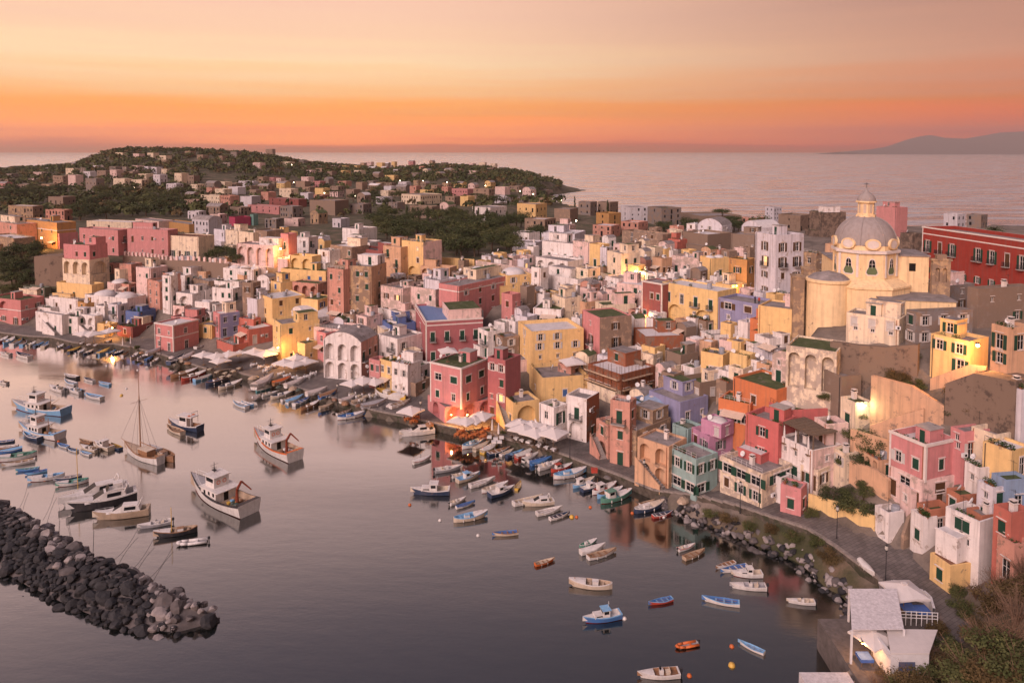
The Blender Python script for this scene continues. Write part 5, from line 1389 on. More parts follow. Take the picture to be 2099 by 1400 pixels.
def hull_mesh(L, B, D, mats, transom=.8, sheer=.35, dbl=False, floor=.35, stripe=True, deck=None, rim=True):
    """mats: hull, inside, rim/stripe, bottom"""
    st = hull_pts(L, B, D, transom, sheer, dbl); b = MB(); prof = [(0,-.35),(.62,-.22),(.86,.08),(.95,.55),(1,.86),(1.0,1.0)]
    rows = []
    for x, hw, sh in st:
        t = x/L; rake = .10*L*max(0,(t-.75)/.25)
        rows.append([(x+rake*max(0, z)*(1 if t > .75 else 0), y*hw, (z*sh if z > 0 else z*D*.9)) for y, z in prof])
    for a, c in zip(rows[:-1], rows[1:]):
        for j in range(len(prof)-1):
            mi = 3 if j < 2 else (2 if (j == 4 and stripe) else 0)
            b.face([a[j], c[j], c[j+1], a[j+1]][::-1], mi); b.face([(p[0],-p[1],p[2]) for p in (a[j], c[j], c[j+1], a[j+1])], mi)
    b.face([p for p in rows[0]]+[(p[0],-p[1],p[2]) for p in reversed(rows[0])], 0)
    # inside
    g = .06*B/2+.03; 
    for i in range(NST-1):
        a, c = rows[i][-1], rows[i+1][-1]; fa, fc = max(a[1]-g, .004), max(c[1]-g, .004); zf = D*floor
        for s in (1, -1):
            q = [(a[0],s*a[1],a[2]),(c[0],s*c[1],c[2]),(c[0],s*fc,c[2]+.015),(a[0],s*fa,a[2]+.015)]; b.face(q if s < 0 else q[::-1], 2 if rim else 0)
            q = [(a[0],s*fa,a[2]+.015),(c[0],s*fc,c[2]+.015),(c[0],s*fc*.85,zf),(a[0],s*fa*.85,zf)]; b.face(q if s < 0 else q[::-1], 1)
        b.face([(a[0],-fa*.85,zf),(c[0],-fc*.85,zf),(c[0],fc*.85,zf),(a[0],fa*.85,zf)], 1)
    a = rows[0][-1]; fa = max(a[1]-g,.004); b.face([(.05*L,-fa,D*floor),(.05*L,fa,D*floor),(.05*L,fa,a[2]),(.05*L,-fa,a[2])][::-1],1); b.face([(0,-fa,a[2]+.01),(.05*L,-fa,a[2]+.01),(.05*L,fa,a[2]+.01),(0,fa,a[2]+.01)],2 if rim else 0)
    return b.mesh('hull', mats), st
def deck_piece(st, x0, x1, lift, mi_mat, name='foredeck', camber=.12):
    b = MB(); S_ = [s for s in st if x0-1e-6 <= s[0] <= x1+1e-6]
    L = st[-1][0]; rk = lambda s: s[0]+.10*L*max(0,(s[0]/L-.75)/.25)
    for a, c in zip(S_[:-1], S_[1:]):
        for (u, v) in ((-1,-.5),(-.5,0),(0,.5),(.5,1)):
            f = lambda s, t: (rk(s), s[1]*t*.985, s[2]+lift+camber*s[1]*(1-t*t))
            b.face([f(a,u), f(c,u), f(c,v), f(a,v)][::-1])
    a = S_[0]; b.face([(rk(a),a[1]*t*.985,a[2]+lift+camber*a[1]*(1-t*t)) for t in (-1,-.5,0,.5,1)]+[(rk(a),a[1]*.9,a[2]*.4),(rk(a),-a[1]*.9,a[2]*.4)])
    return b.mesh(name, [mi_mat])
def engine():
    b = MB(); b.box(-.55,-.1,-.18,.18,.55,.98); b.box(-.5,-.15,-.15,.15,.98,1.08); b.box(-.42,-.24,-.07,.07,-.4,.56); b.box(-.2,.08,-.12,.12,.5,.62,1); return b.mesh('outboard_motor', [M_ENG, M_WHITE])
ME_ENG = engine()
_proto = {}
def boat_proto(kind, hc, ic, rc):
    """parts of a 6 m boat lying along +x, stern at 0; returned as (name, mesh, matrix, children)"""
    key = (kind, hc, ic, rc)
    if key in _proto: return _proto[key]
    L = 6.0; parts = []; I4 = Matrix.Identity(4); H_, I_, R_ = bmat(hc), bmat(ic), bmat(rc); low = M_RED if hc in ('white','blue','green') and kind in ('gozzo','cabin','work') else bmat(hc)
    def add(n, b, mats=None, m=I4, smooth=False): parts.append((n, b if isinstance(b, bpy.types.Mesh) else b.mesh(n, mats, smooth), m))
    if kind in ('row', 'cover', 'gozzo', 'work'):
        dbl = kind in ('gozzo', 'work'); B = 2.1 if kind != 'row' else 2.0; D = .62 if kind == 'row' else .75
        me, st = hull_mesh(L, B, D, [H_, I_, R_, low], .72, .42, dbl); add('hull', me)
        if kind == 'cover':
            add('tarpaulin', deck_piece(st, 0, L, .03, bmat(ic), 'tarpaulin', .42))
        else:
            for x in (1.3, 2.7, 4.1) if kind == 'row' else (1.4, 3.3):
                hw = np.interp(x, [s[0] for s in st], [s[1] for s in st])*.93; b = MB(); b.box(x-.17, x+.17, -hw, hw, D*.72, D*.78); add('thwart', b, [R_ if kind == 'row' else I_])
            if kind == 'row':
                for s in (-1, 1): b = MB(); b.tube((.9,s*.45,D*.86),(4.3,s*.25,D*.90),.03,n=5); b.box(.5,1.0,s*.45-.08,s*.45+.08,D*.84,D*.87); add('oar', b, [bmat('wood')])
            else:
                add('foredeck', deck_piece(st, 4.0, L, .01, bmat('white' if ic != 'white' else 'cream')))
                b = MB(); b.box(2.1,3.0,-.38,.38,.3,.98,0); b.box(2.05,3.05,-.43,.43,.98,1.04,1); add('engine_box', b, [bmat('white'), R_])
                b = MB(); b.tube((5.6,0,.9),(5.75,0,1.35),.05,n=5); add('stem_post', b, [bmat('wood')])
        if kind == 'cover': pass
        for k, x in enumerate((1.6, 3.6)):
            hw = np.interp(x, [s[0] for s in st], [s[1] for s in st]); b = MB(); b.tube((x,-hw-.08,.08),(x,-hw-.08,.48),.085,n=6); add('fender', b, [M_RUB])
        if kind == 'work':
            b = MB(); b.box(1.4,2.7,-.55,.55,.3,1.75,0); b.box(1.2,2.95,-.7,.7,1.75,1.83,1)
            b.box(2.701,2.72,-.42,.42,1.15,1.62,2); b.box(1.6,2.5,-.57,-.551,1.15,1.6,2); b.box(1.6,2.5,.551,.57,1.15,1.6,2); add('wheelhouse', b, [bmat('white'), R_, M_GL])
            b = MB(); b.tube((1.3,0,1.8),(1.3,0,3.2),.03,n=5); add('mast', b, [bmat('wood')])
    elif kind in ('motor', 'cabin', 'cruiser', 'yacht'):
        B = {'motor':2.1,'cabin':2.2,'cruiser':2.0,'yacht':2.0}[kind]; D = {'motor':.72,'cabin':.85,'cruiser':.82,'yacht':.95}[kind]
        me, st = hull_mesh(L, B, D, [H_, I_, R_, low], .86, .30, False, floor=.45); add('hull', me)
        add('foredeck', deck_piece(st, 3.4 if kind != 'motor' else 4.0, L, .01, bmat('white')))
        if kind == 'motor':
            b = MB(); b.box(2.5,3.1,-.32,.32,.35,1.15,0); b.face([(3.1,-.32,1.15),(3.1,.32,1.15),(2.9,.28,1.5),(2.9,-.28,1.5)],1); b.face([(3.1,-.32,1.15),(3.1,.32,1.15),(2.9,.28,1.5),(2.9,-.28,1.5)][::-1],1); add('console', b, [bmat('white'), M_GL])
            b = MB(); b.box(1.5,2.1,-.5,.5,.35,.8); b.box(1.45,1.55,-.5,.5,.8,1.15); add('seat', b, [bmat('cream')])
            add('outboard_motor', ME_ENG, m=Matrix.Translation((.02,0,.1)))
        elif kind == 'cabin':
            b = MB(); b.box(2.9,4.7,-.72,.72,.7,1.25,0); b.box(2.1,3.25,-.78,.78,.4,1.85,0); b.box(1.9,3.4,-.9,.9,1.85,1.93,1); b.box(3.251,3.27,-.62,.62,1.32,1.78,2)
            for s in (-1,1): b.box(2.3,3.1,s*.79-.01,s*.79+.01,1.25,1.72,2); b.box(3.4,4.4,s*.73-.01,s*.73+.01,.9,1.12,2)
            add('cabin', b, [bmat('white'), R_, M_GL]); b = MB(); b.tube((2.2,0,1.9),(2.1,0,3.0),.025,n=4); b.tube((2.1,-.3,2.7),(2.1,.3,2.7),.015,n=4); add('mast', b, [M_WHITE])
        else:
            b = MB(); prof = [(1.0,1.0),(1.3,1.55),(3.1,1.62),(4.2,1.05),(4.9,.95)]
            for (p, q) in zip(prof[:-1], prof[1:]):
                glass = p[0] > 3
                for s in (-1,1): b.face([(p[0],s*.72,.8),(q[0],s*.72,.8),(q[0],s*.62,q[1]),(p[0],s*.62,p[1])][::s],0); b.face([(p[0]+.25,s*.725,1.05),(q[0]-.25,s*.725,1.05),(q[0]-.3,s*.665,min(q[1],p[1])*.93),(p[0]+.2,s*.665,min(p[1],q[1])*.93)],1) if not glass and p[0] > 1.1 else None
                b.face([(p[0],-.62,p[1]),(q[0],-.62,q[1]),(q[0],.62,q[1]),(p[0],.62,p[1])],1 if (glass and q[0] < 4.5) else 0)
            b.face([(1,-.72,.8),(1,-.62,1),(1,.62,1),(1,.72,.8)],0); add('cabin', b, [bmat('white'), M_GL])
            b = MB(); b.path([(1.2,-.7,1.4),(.9,-.62,2.0),(.9,.62,2.0),(1.2,.7,1.4)], .06, 6); add('radar_arch', b, [bmat('white')])
            b = MB(); b.path([(4.3,-.55,1.2),(5.2,-.35,1.25),(6.3,0,1.3),(5.2,.35,1.25),(4.3,.55,1.2)], .018, 4); [b.tube((x,y,.85),(x,y,1.25),.015,n=4) for x, y in ((4.3,-.55),(5.2,-.35),(4.3,.55),(5.2,.35))]; add('bow_rail', b, [M_WHITE])
            if kind == 'yacht':
                b = MB(); b.box(1.1,2.9,-.6,.6,1.62,1.72,0); b.face([(2.9,-.6,1.72),(2.9,.6,1.72),(2.6,.55,2.1),(2.6,-.55,2.1)],1); b.box(1.3,2.2,-.5,.5,2.1,2.35,0); b.box(1.3,1.36,-.5,-.44,1.72,2.1,0); b.box(1.3,1.36,.44,.5,1.72,2.1,0); add('flybridge', b, [bmat('white'), M_GL])
    elif kind == 'dinghy':
        b = MB(); r_ = .30; pts = [(0,-.72,.3),(3.6,-.72,.34),(5.0,-.5,.46),(5.7,0,.56),(5.0,.5,.46),(3.6,.72,.34),(0,.72,.3)]
        for p, q in zip(pts[:-1], pts[1:]): b.tube(p, q, r_, r_, 8)
        add('inflated_tube', b, [H_], smooth=True); b = MB(); b.box(.1,4.9,-.6,.6,.05,.14); b.box(.05,.15,-.6,.6,.1,.62); add('floor', b, [bmat('grey')]); add('outboard_motor', ME_ENG, m=Matrix.Translation((.0,0,0)))
        b = MB(); b.box(1.8,2.2,-.55,.55,.4,.48); add('seat', b, [I_])
    _proto[key] = parts; return parts
BOATS = []
def boat(sx, sy, bx, by, kind, hc='white', ic='white', rc='white', label=None, z=0.0, name=None):
    s, e = at_z(sx, sy, z), at_z(bx, by, z); d = e-s; L = min(max(d.length, 3.0), 14)
    nm = name or {'row':'rowing_boat','cover':'covered_boat','gozzo':'wooden_boat','work':'fishing_boat','motor':'motorboat','cabin':'cabin_boat','cruiser':'motor_cruiser','yacht':'flybridge_yacht','dinghy':'inflatable_dinghy'}[kind]
    rg = random.Random(int(sx*3+sy)); o = empty(nm, s+Vector((0,0,.02)), math.atan2(d.y, d.x)); k = L/6.0*.93; o.scale = (k, k*rg.uniform(.9,1.02), k*(1.0 if L < 8 else .95))
    for n, me, m in boat_proto(kind, hc, ic, rc): link(n, me, o, mw=m)
    BOATS.append((o, kind, hc, ic, (sx+bx)/2, (sy+by)/2, label, z)); return o
# type, hull, inside, rim
BL = """
1255 1206 1168 1199 gozzo cream tan white white open launch with black outboard, largest of the boats at lower centre
1272 1264 1196 1277 cabin blue white lblue small blue cabin boat with a bright blue roof at lower centre
1378 1230 1330 1240 row red blue lblue red rowing boat with blue thwarts alone at lower centre
1516 1242 1440 1230 row white blue lblue long white rowing boat with blue inside near the shore rocks
1670 1238 1613 1234 motor white cream white
1570 1208 1497 1204 motor white grey white
1562 1181 1500 1180 cabin white cream white
1532 1164 1478 1174 row white blue white
1506 1155 1468 1166 row white wood white
1390 1130 1424 1119 motor white white red
1402 1148 1444 1131 row tan tan wood
1430 1320 1380 1330 dinghy orange orange orange orange inflatable dinghy at the bottom of the harbour
1567 1342 1524 1322 row white lblue lblue white rowing boat with light blue inside pointing away at bottom
1392 1384 1308 1388 motor white wood white
1205 1147 1262 1131 row white tan wood
1190 1137 1240 1122 cover white white white
1188 1123 1218 1112 gozzo green green white
1097 1160 1134 1149 row orange cream wood tiny orange model-like wooden boat alone at lower centre
1062 1094 1010 1098 row cream blue wood
930 1070 998 1057 gozzo cream lblue lblue blue-and-cream wooden launch with a white engine box
935 1043 973 1031 row white blue blue
922 1036 955 1023 motor white cream white
922 1012 843 1012 cabin navy cream white dark-hulled cabin boat with white wheelhouse and rails at centre
892 969 947 960 motor grey white white
926 980 965 972 motor white cream white
937 990 983 975 cabin cream lblue lblue
963 1000 1014 984 row white white white
988 1011 1040 996 gozzo white cream cream
1003 1020 1054 1004 cabin navy white white
1058 1006 1066 992 row yellow cream yellow small yellow tender tied behind a dark launch
1052 1037 1112 1022 row white cream white
1135 1032 1072 1037 cruiser cream cream white
1100 1057 1152 1044 row white white white
1127 1067 1167 1054 row white navy white
847 952 883 940 cover white white red
890 886 820 895 cruiser white cream white sleek white cruiser moored off the lit pink restaurant
948 921 996 904 gozzo white lblue lblue
972 926 1005 910 cover cream cream wood
988 931 1022 912 cover yellow white white
1000 934 1045 922 row navy wood white
1026 936 1053 924 row white cream white
1038 939 1074 926 row navy lblue navy
1058 942 1095 925 cover red white white
1072 947 1105 933 cover white white white
1082 949 1122 939 row white navy white
1088 954 1130 943 cover blue blue lblue
1102 964 1150 949 motor white white white
1130 968 1172 957 work red grey red
1135 982 1200 969 gozzo white lblue lblue
1175 1001 1217 986 work lblue white white
1192 1008 1232 996 cabin navy white white
1215 1014 1262 997 work white red white
1225 1022 1275 1007 gozzo lblue wood lblue
1232 1032 1293 1014 work green teal green
1300 1052 1360 1036 gozzo navy white white
1338 1062 1379 1052 row red navy white
1312 1037 1342 1028 row white tan wood
692 861 748 851 gozzo white blue blue
690 852 720 843 row white wood white
525 804 556 797 row teal white white
537 813 572 805 motor white cream white
555 819 602 807 gozzo cream navy white
577 824 612 814 row white tan white
588 828 622 815 cover white lblue white
602 833 636 818 row white blue white
617 842 653 828 gozzo wood wood wood
655 839 683 831 cover cream tan wood
507 838 478 827 row white white lblue
517 834 495 826 row lblue white lblue
448 800 495 786 gozzo cream navy white
422 791 470 777 gozzo navy blue wood
398 783 440 770 row lblue white white
372 782 424 767 gozzo red wood white
350 776 404 763 gozzo wood tan wood
62 736 33 728 row white navy white
22 730 0 726 motor white white white
160 777 132 771 row black white white
193 784 172 778 row white navy white
226 791 203 786 row lblue lblue white
156 791 133 783 row white white lblue
168 808 138 799 motor white lblue white
133 805 102 796 motor white grey white
210 820 174 812 row white lblue white
16 788 -4 784 motor white wood white
375 892 343 878 row cream tan wood
82 903 48 892 row navy lblue white
357 947 302 926 gozzo wood wood wood
140 919 118 912 row white blue lblue
159 927 138 921 row white navy lblue
188 911 163 904 row wood tan wood
200 927 166 918 motor cream tan white
186 935 165 928 row white lblue white
228 924 194 912 cabin cream wood white
248 923 228 913 row navy yellow navy
76 934 -12 948 gozzo white green green
72 946 5 957 row white tan white
80 962 33 967 row blue teal lblue
97 966 52 974 row lblue blue blue
133 977 58 988 gozzo white lblue white
182 987 115 998 gozzo white green teal
168 977 110 987 row navy grey white
222 1002 155 1014 motor white white white
262 1004 122 1040 cruiser white white white long white cruiser moored behind the flybridge yacht
280 1020 138 1052 yacht black white white white flybridge yacht with dark hull moored by the breakwater
307 1052 192 1066 cruiser tan cream tan tan cabin cruiser moored in front of the flybridge yacht
352 1072 283 1084 motor grey white white
405 1088 316 1102 gozzo black tan wood
425 1110 355 1119 dinghy white white white white inflatable dinghy nearest the breakwater
38 916 -10 922 row wood white white
46 922 -6 932 cover blue lblue white
30 905 -12 910 row navy blue white
"""
for ln in BL.strip().splitlines():
    t = ln.split(); boat(*[float(v) for v in t[:4]], *t[4:8], label=' '.join(t[8:]) or None)
# rows of small boats along the left quay
q = random.Random(17)
for px in range(2, 330, 15):
    i = np.interp(px, [p[0] for p in SH], [p[1] for p in SH])
    if 100 < px < 108: continue
    ys = i+q.uniform(9, 14); boat(px-8+q.uniform(-4,4), ys, px+q.uniform(6,14), i+q.uniform(2,4), q.choice(['row','row','cover','motor','gozzo']), q.choice(['white','white','lblue','navy','cream','red']), q.choice(['tan','white','lblue','wood','blue','yellow']), q.choice(['white','wood','lblue']))
# boats hauled out on the quay, mostly under tarpaulins
for (sx, sy, bx, by, k, h, i_, r_) in [(520,798,560,776,'cover','white','tarp','white'),(560,790,596,778,'cover','wood','orange','white'),(585,795,622,782,'cover','white','tarp','white'),(628,812,670,800,'cover','white','tarp','white'),(655,818,690,805,'cover','blue','wood','white'),(697,826,730,815,'cover','white','tarp','white'),(722,828,752,818,'cover','tan','tan','white'),(742,838,792,826,'cover','grey','grey','wood'),(770,806,830,824,'gozzo','white','yellow','white'),(800,838,840,824,'row','white','tan','white'),(370,742,398,728,'cover','cream','tarp','white'),(345,748,378,732,'row','navy','navy','white'),(400,716,428,705,'row','white','tan','white'),(300,728,330,718,'cover','white','grey','white')]:
    boat(sx, sy, bx, by, k, h, i_, r_, z=1.55)
boat(1762, 1152, 1792, 1182, 'cover', 'white', 'white', 'white', 'white upturned boat lying on the shore path at lower right', z=3.6)
# ---- the big ones
def trawler(sx, sy, bx, by, hc, stripe, label, crane, roofc='white', Bf=.30, Df=.098):
    s, e = at_z(sx, sy, 0), at_z(bx, by, 0); d = e-s; L = d.length; o = empty('trawler', s, math.atan2(d.y, d.x)); B = L*Bf; D = L*Df
    me, st = hull_mesh(L, B, D, [bmat(hc), bmat('tan'), bmat(stripe), M_RED], .86, .62, False, floor=.45); link('hull', me, o)
    X = [s_[0] for s_ in st]; hwf = lambda x: float(np.interp(x, X, [s_[1] for s_ in st])); shf = lambda x: float(np.interp(x, X, [s_[2] for s_ in st]))
    link('foredeck', deck_piece(st, L*.66, L, -.02, bmat('grey')), o); h0 = D*.45
    b = MB(); x0, x1 = L*.42, L*.70; w_ = hwf(x0)*.78; z1 = shf(x0)+1.0; b.box(x0, x1, -w_, w_, h0, z1, 0); b.box(x0-L*.06, x1+.15, -w_-.25, w_+.25, z1+.002, z1+.12, 1)
    for k in range(3):
        for e_ in (-1,1): b.box(x0+.4+k*(x1-x0-.5)/3, x0+.9+k*(x1-x0-.5)/3, e_*w_-.012, e_*w_+.012, z1-.85, z1-.3, 2)
    b.box(x0-.012, x0+.0, -.4, .4, h0, z1-.4, 3); b.build('deckhouse', [bmat('white'), bmat(roofc), M_GL, M_DARK], o)
    b = MB(); x2, x3 = L*.50, L*.66; w2 = w_*.72; z2 = z1+1.75; b.box(x2, x3, -w2, w2, z1+.12, z2, 0); b.box(x2-.3, x3+.3, -w2-.2, w2+.2, z2+.002, z2+.13, 1); b.box(x3, x3+.012, -w2*.85, w2*.85, z1+.95, z2-.2, 2)
    for e_ in (-1,1): b.box(x2+.3, x3-.2, e_*w2-.012, e_*w2+.012, z1+.95, z2-.2, 2)
    wh = b.build('wheelhouse', [bmat('white'), bmat(roofc), M_GL], o)
    for e_ in (-.4,.4): b = MB(); b.lathe([(.28,0),(.34,.05),(.28,.1),(.22,.05),(.28,0)], 12); b.v = [(x2-.05+z*.9, e_*w2+x, z1+.9+y) for x, y, z in b.v]; b.build('lifebuoy', [bmat('orange')], wh)
    b = MB(); zm = z2+L*.12; b.tube((x3-.4,0,z2),(x3-.4,0,zm),.07,.04,6); [b.tube((x3-.4,-.7*k_,zm-.4-.5*j),(x3-.4,.7*k_,zm-.4-.5*j),.025,n=4) for j, k_ in enumerate((1,.7))]; b.tube((x3-1.2,0,zm-.9),(x3+.3,0,zm-.9),.025,n=4); b.box(x3-.7,x3-.1,-.25,.25,zm-1.35,zm-1.2); b.build('mast', [M_IRON], o)
    b = MB(); [b.tube((x, e_*hwf(x)*.9, shf(x)), (x, e_*hwf(x)*.9, shf(x)+.85), .022, n=4) for x in np.linspace(L*.7, L*.97, 6) for e_ in (-1,1)]
    for e_ in (-1,1): b.path([(x, e_*hwf(x)*.9, shf(x)+.85) for x in np.linspace(L*.7, L*.97, 6)], .022, 4)
    b.build('bow_rail', [M_WHITE], o)
    q = random.Random(int(sx))
    for k in range(7):
        b = MB(); x = L*q.uniform(.1,.38); y = q.uniform(-.6,.6)*hwf(x); r_ = q.uniform(.3,.55); b.lathe([(r_,h0),(r_*.9,h0+r_*.7),(r_*.45,h0+r_),(.02,h0+r_*1.1)], 9, (x,y)); b.build('net_pile', [bmat(q.choice(['wood','netgreen','navy','netrust','tarp']))], o, smooth=True)
    for k in range(4):
        b = MB(); x = L*q.uniform(.08,.4); y = q.uniform(-.7,.7)*hwf(x); b.box(x-.3,x+.3,y-.2,y+.2,h0,h0+.35); b.build('fish_crate', [bmat(q.choice(['lblue','white','yellow']))], o)
    if crane:
        mo = mat('crane_red', (.20,.05,.03), .7); b = MB(); cx = L*.22; b.tube((cx,0,h0),(cx,0,h0+1.9),.28,.22,8); b.tube((cx,0,h0+1.9),(cx-.2,.1,h0+2.6),.2,.17,8); b.build('crane_post', [mo], o)
        b = MB(); b.tube((cx-.2,.1,h0+2.5),(cx+.3,-1.0,h0+3.3),.22,.18,6); b.tube((cx+.3,-1.0,h0+3.3),(cx-.8,-2.0,h0+1.9),.16,.1,6); b.build('crane_arm', [mo], o)
        b = MB(); 
    else:
        b = MB(); b.tube((L*.3,0,h0),(L*.3,0,h0+3.2),.07,.05,6); b.tube((L*.3,0,h0+1.2),(L*.12,0,h0+2.8),.05,.04,6); b.build('derrick', [bmat('wood')], o)
    tag(o, label, 'fishing boat', 'big fishing boats at anchor'); return o
trawler(136, 850, 34, 838, 'lblue', 'white', 'blue and white wooden trawler farthest left in the harbour', False, Bf=.27, Df=.085)
trawler(124, 900, 46, 882, 'white', 'lblue', 'white and blue trawler just below the other left-hand trawler', False, Bf=.27, Df=.085)
trawler(606, 945, 528, 904, 'white', 'orange', 'trawler with orange stripe and red crane, centre of the harbour', True)
trawler(512, 1055, 402, 1003, 'white', 'black', 'largest white trawler with red folding crane, nearest the breakwater tip', True, Bf=.32)
def navy_launch():
    s, e = at_z(411, 884, 0), at_z(351, 872, 0); d = e-s; L = d.length; o = empty('cabin_launch', s, math.atan2(d.y, d.x))
    me, st = hull_mesh(L, L*.29, L*.12, [bmat('navy'), bmat('wood'), bmat('white'), bmat('navy')], .9, .5, False, floor=.4); link('hull', me, o); link('foredeck', deck_piece(st, L*.55, L, -.01, bmat('white')), o)
    D = L*.12; b = MB(); b.box(L*.36,L*.62,-L*.10,L*.10,D*.5,D+1.7,0); b.box(L*.625,L*.627,-L*.085,L*.085,D+.8,D+1.5,1)
    for e_ in (-1,1): b.box(L*.39,L*.6,e_*L*.10-.012,e_*L*.10+.012,D+.8,D+1.5,1)
    b.build('cabin', [bmat('white'), M_GL], o); b = MB(); b.box(L*.18,L*.68,-L*.125,L*.125,D+1.703,D+1.85); b.build('cabin_roof', [bmat('white')], o)
    for e_ in (-1,1): b = MB(); b.tube((L*.2,e_*L*.115,D),(L*.2,e_*L*.115,D+1.7),.05,n=5); b.build('roof_post', [M_WHITE], o)
    b = MB(); b.path([(L*.2,-L*.1,D+1.85),(L*.2,-L*.1,D+2.7),(L*.2,L*.1,D+2.7),(L*.2,L*.1,D+1.85)], .06, 6); b.build('radar_arch', [M_WHITE], o)
    for e_ in (-1,1):
        b = MB(); b.lathe([(.26,0),(.33,.06),(.26,.12),(.2,.06),(.26,0)], 12); b.v = [(L*.3+x, e_*.5+y, D+1.9+z) for x, y, z in b.v]; b.build('lifebuoy', [bmat('orange')], o)
    tag(o, 'navy blue launch with white cabin roof left of the trawlers', 'boat')
navy_launch()
def sailer():
    s, e = at_z(330, 952, 0), at_z(262, 926, 0); d = e-s; L = d.length; o = empty('sailing_boat', s, math.atan2(d.y, d.x))
    me, st = hull_mesh(L, L*.27, L*.11, [bmat('white'), bmat('tan'), bmat('wood'), bmat('white')], .6, .5, False, floor=.6); link('hull', me, o); link('foredeck', deck_piece(st, L*.5, L, -.01, bmat('tan')), o); D = L*.11
    b = MB(); b.box(L*.28,L*.55,-L*.08,L*.08,D*.6,D+.75,0); b.box(L*.27,L*.56,-L*.09,L*.09,D+.752,D+.85,1); b.build('cabin', [bmat('wood'), bmat('cream')], o)
    hm = 15.5; b = MB(); b.tube((L*.6,0,D),(L*.6,0,hm*.72),.13,.09,8); b.tube((L*.6,0,hm*.70),(L*.6,0,hm),.06,.04,6); b.tube((L*.6,-1.6,hm*.66),(L*.6,1.6,hm*.66),.03,n=4); b.build('mast', [bmat('wood')], o)
    b = MB(); b.tube((L*.6,0,D+1.6),(L*.12,0,D+1.5),.08,.06,6); b.build('boom', [bmat('wood')], o); b = MB(); b.tube((L*.92,0,D*1.4),(L*1.2,0,D*1.9),.08,.04,6); b.build('bowsprit', [bmat('wood')], o)
    for (x, y, zz) in ((1.2*L,0,D*1.9),(L*.5,L*.13,D),(L*.5,-L*.13,D),(L*.7,L*.12,D),(L*.7,-L*.12,D),(0,0,D)):
        b = MB(); b.tube((x,y,zz),(L*.6,0,hm*.7),.022,n=3); b.build('stay', [M_IRON], o)
    tag(o, 'wooden sailing boat with one bare mast in the left of the harbour', 'sailing boat')
sailer()
for (px, py0, py1, lb) in [(160,1010,932,'thin wooden mooring pole among the left-hand moored boats'),(352,1098,1060,'short mooring pole beside the dark launch near the breakwater')]:
    g = at_z(px, py0, 0); zt_ = H-(py1-HORIZ)/F*g.y; b = MB(); b.tube((0,0,-1),(0,0,zt_),.06,.045,6); b.tube((0,0,zt_),(0,0,zt_+.12),.075,.02,6); tag(b.build('mooring_pole', [bmat('yellow')], loc=g), lb, 'pole')
b = MB(); b.lathe([(.02,-.28),(.2,-.2),(.28,0),(.2,.2),(.02,.28)], 10); ME_BUOY = {c: b.mesh('buoy', [bmat(c)], True) for c in ('orange','white','yellow')}
BU = sorted([(902,1067,'white'),(1182,1060,'orange'),(1210,1040,'orange'),(1500,1325,'orange'),(1500,1364,'yellow'),(1413,1385,'orange'),(1296,1052,'orange'),(980,1098,'white'),(249,811,'yellow'),(259,797,'white'),(282,759,'white'),(219,750,'white'),(67,734,'orange'),(1360,1060,'white'),(1280,1268,'white'),(120,905,'orange'),(92,985,'orange'),(840,1035,'orange'),(1172,1060,'yellow'),(518,815,'white')])
for i, (px, py, c) in enumerate(BU):
    o = link('buoy', ME_BUOY[c], loc=at_z(px, py, 0)); o.scale = (1.4 if c == 'yellow' else 1,)*3; tag(o, f"{c} mooring buoy, {ordinal(i, len(BU))} of the floating buoys", 'buoy', 'mooring buoys')
def boat_labels():
    grp = {}
    KW = dict(row='rowing boats',cover='tarpaulin-covered boats',gozzo='pointed wooden boats',work='wheelhouse boats',motor='open motorboats',cabin='cabin boats',cruiser='motor cruisers',yacht='yachts',dinghy='inflatables')
    for o, k, hc, ic, px, py, lb, z in BOATS:
        o['group'] = 'small boats of the harbour'
        if lb: tag(o, lb, 'boat'); continue
        zn = 'hauled out on the quay' if z > 1 else 'along the left quay' if px < 345 and py < 745 else 'moored at far left' if px < 300 else 'along the middle quay' if px < 760 else 'at the centre of the harbour' if px < 1160 and py > 930 and px*0+py > 935+(px-840)*.1 else 'along the right-hand quay' if py < 1070 else 'at lower right'
        grp.setdefault((k, hc, zn), []).append((px, py, o))
    for (k, hc, zn), L in grp.items():
        L.sort(key=lambda t: (t[0], t[1])); cw = dict(lblue='light blue', hull='white', black='dark', wood='brown wooden').get(hc, hc)
        for i, (a, b_, o) in enumerate(L): tag(o, f"{ordinal(i, len(L))} of the {cw} {KW[k]} {zn}" if len(L) > 1 else f"{cw}-hulled single {KW[k][:-1]} {zn}", 'boat')
boat_labels()
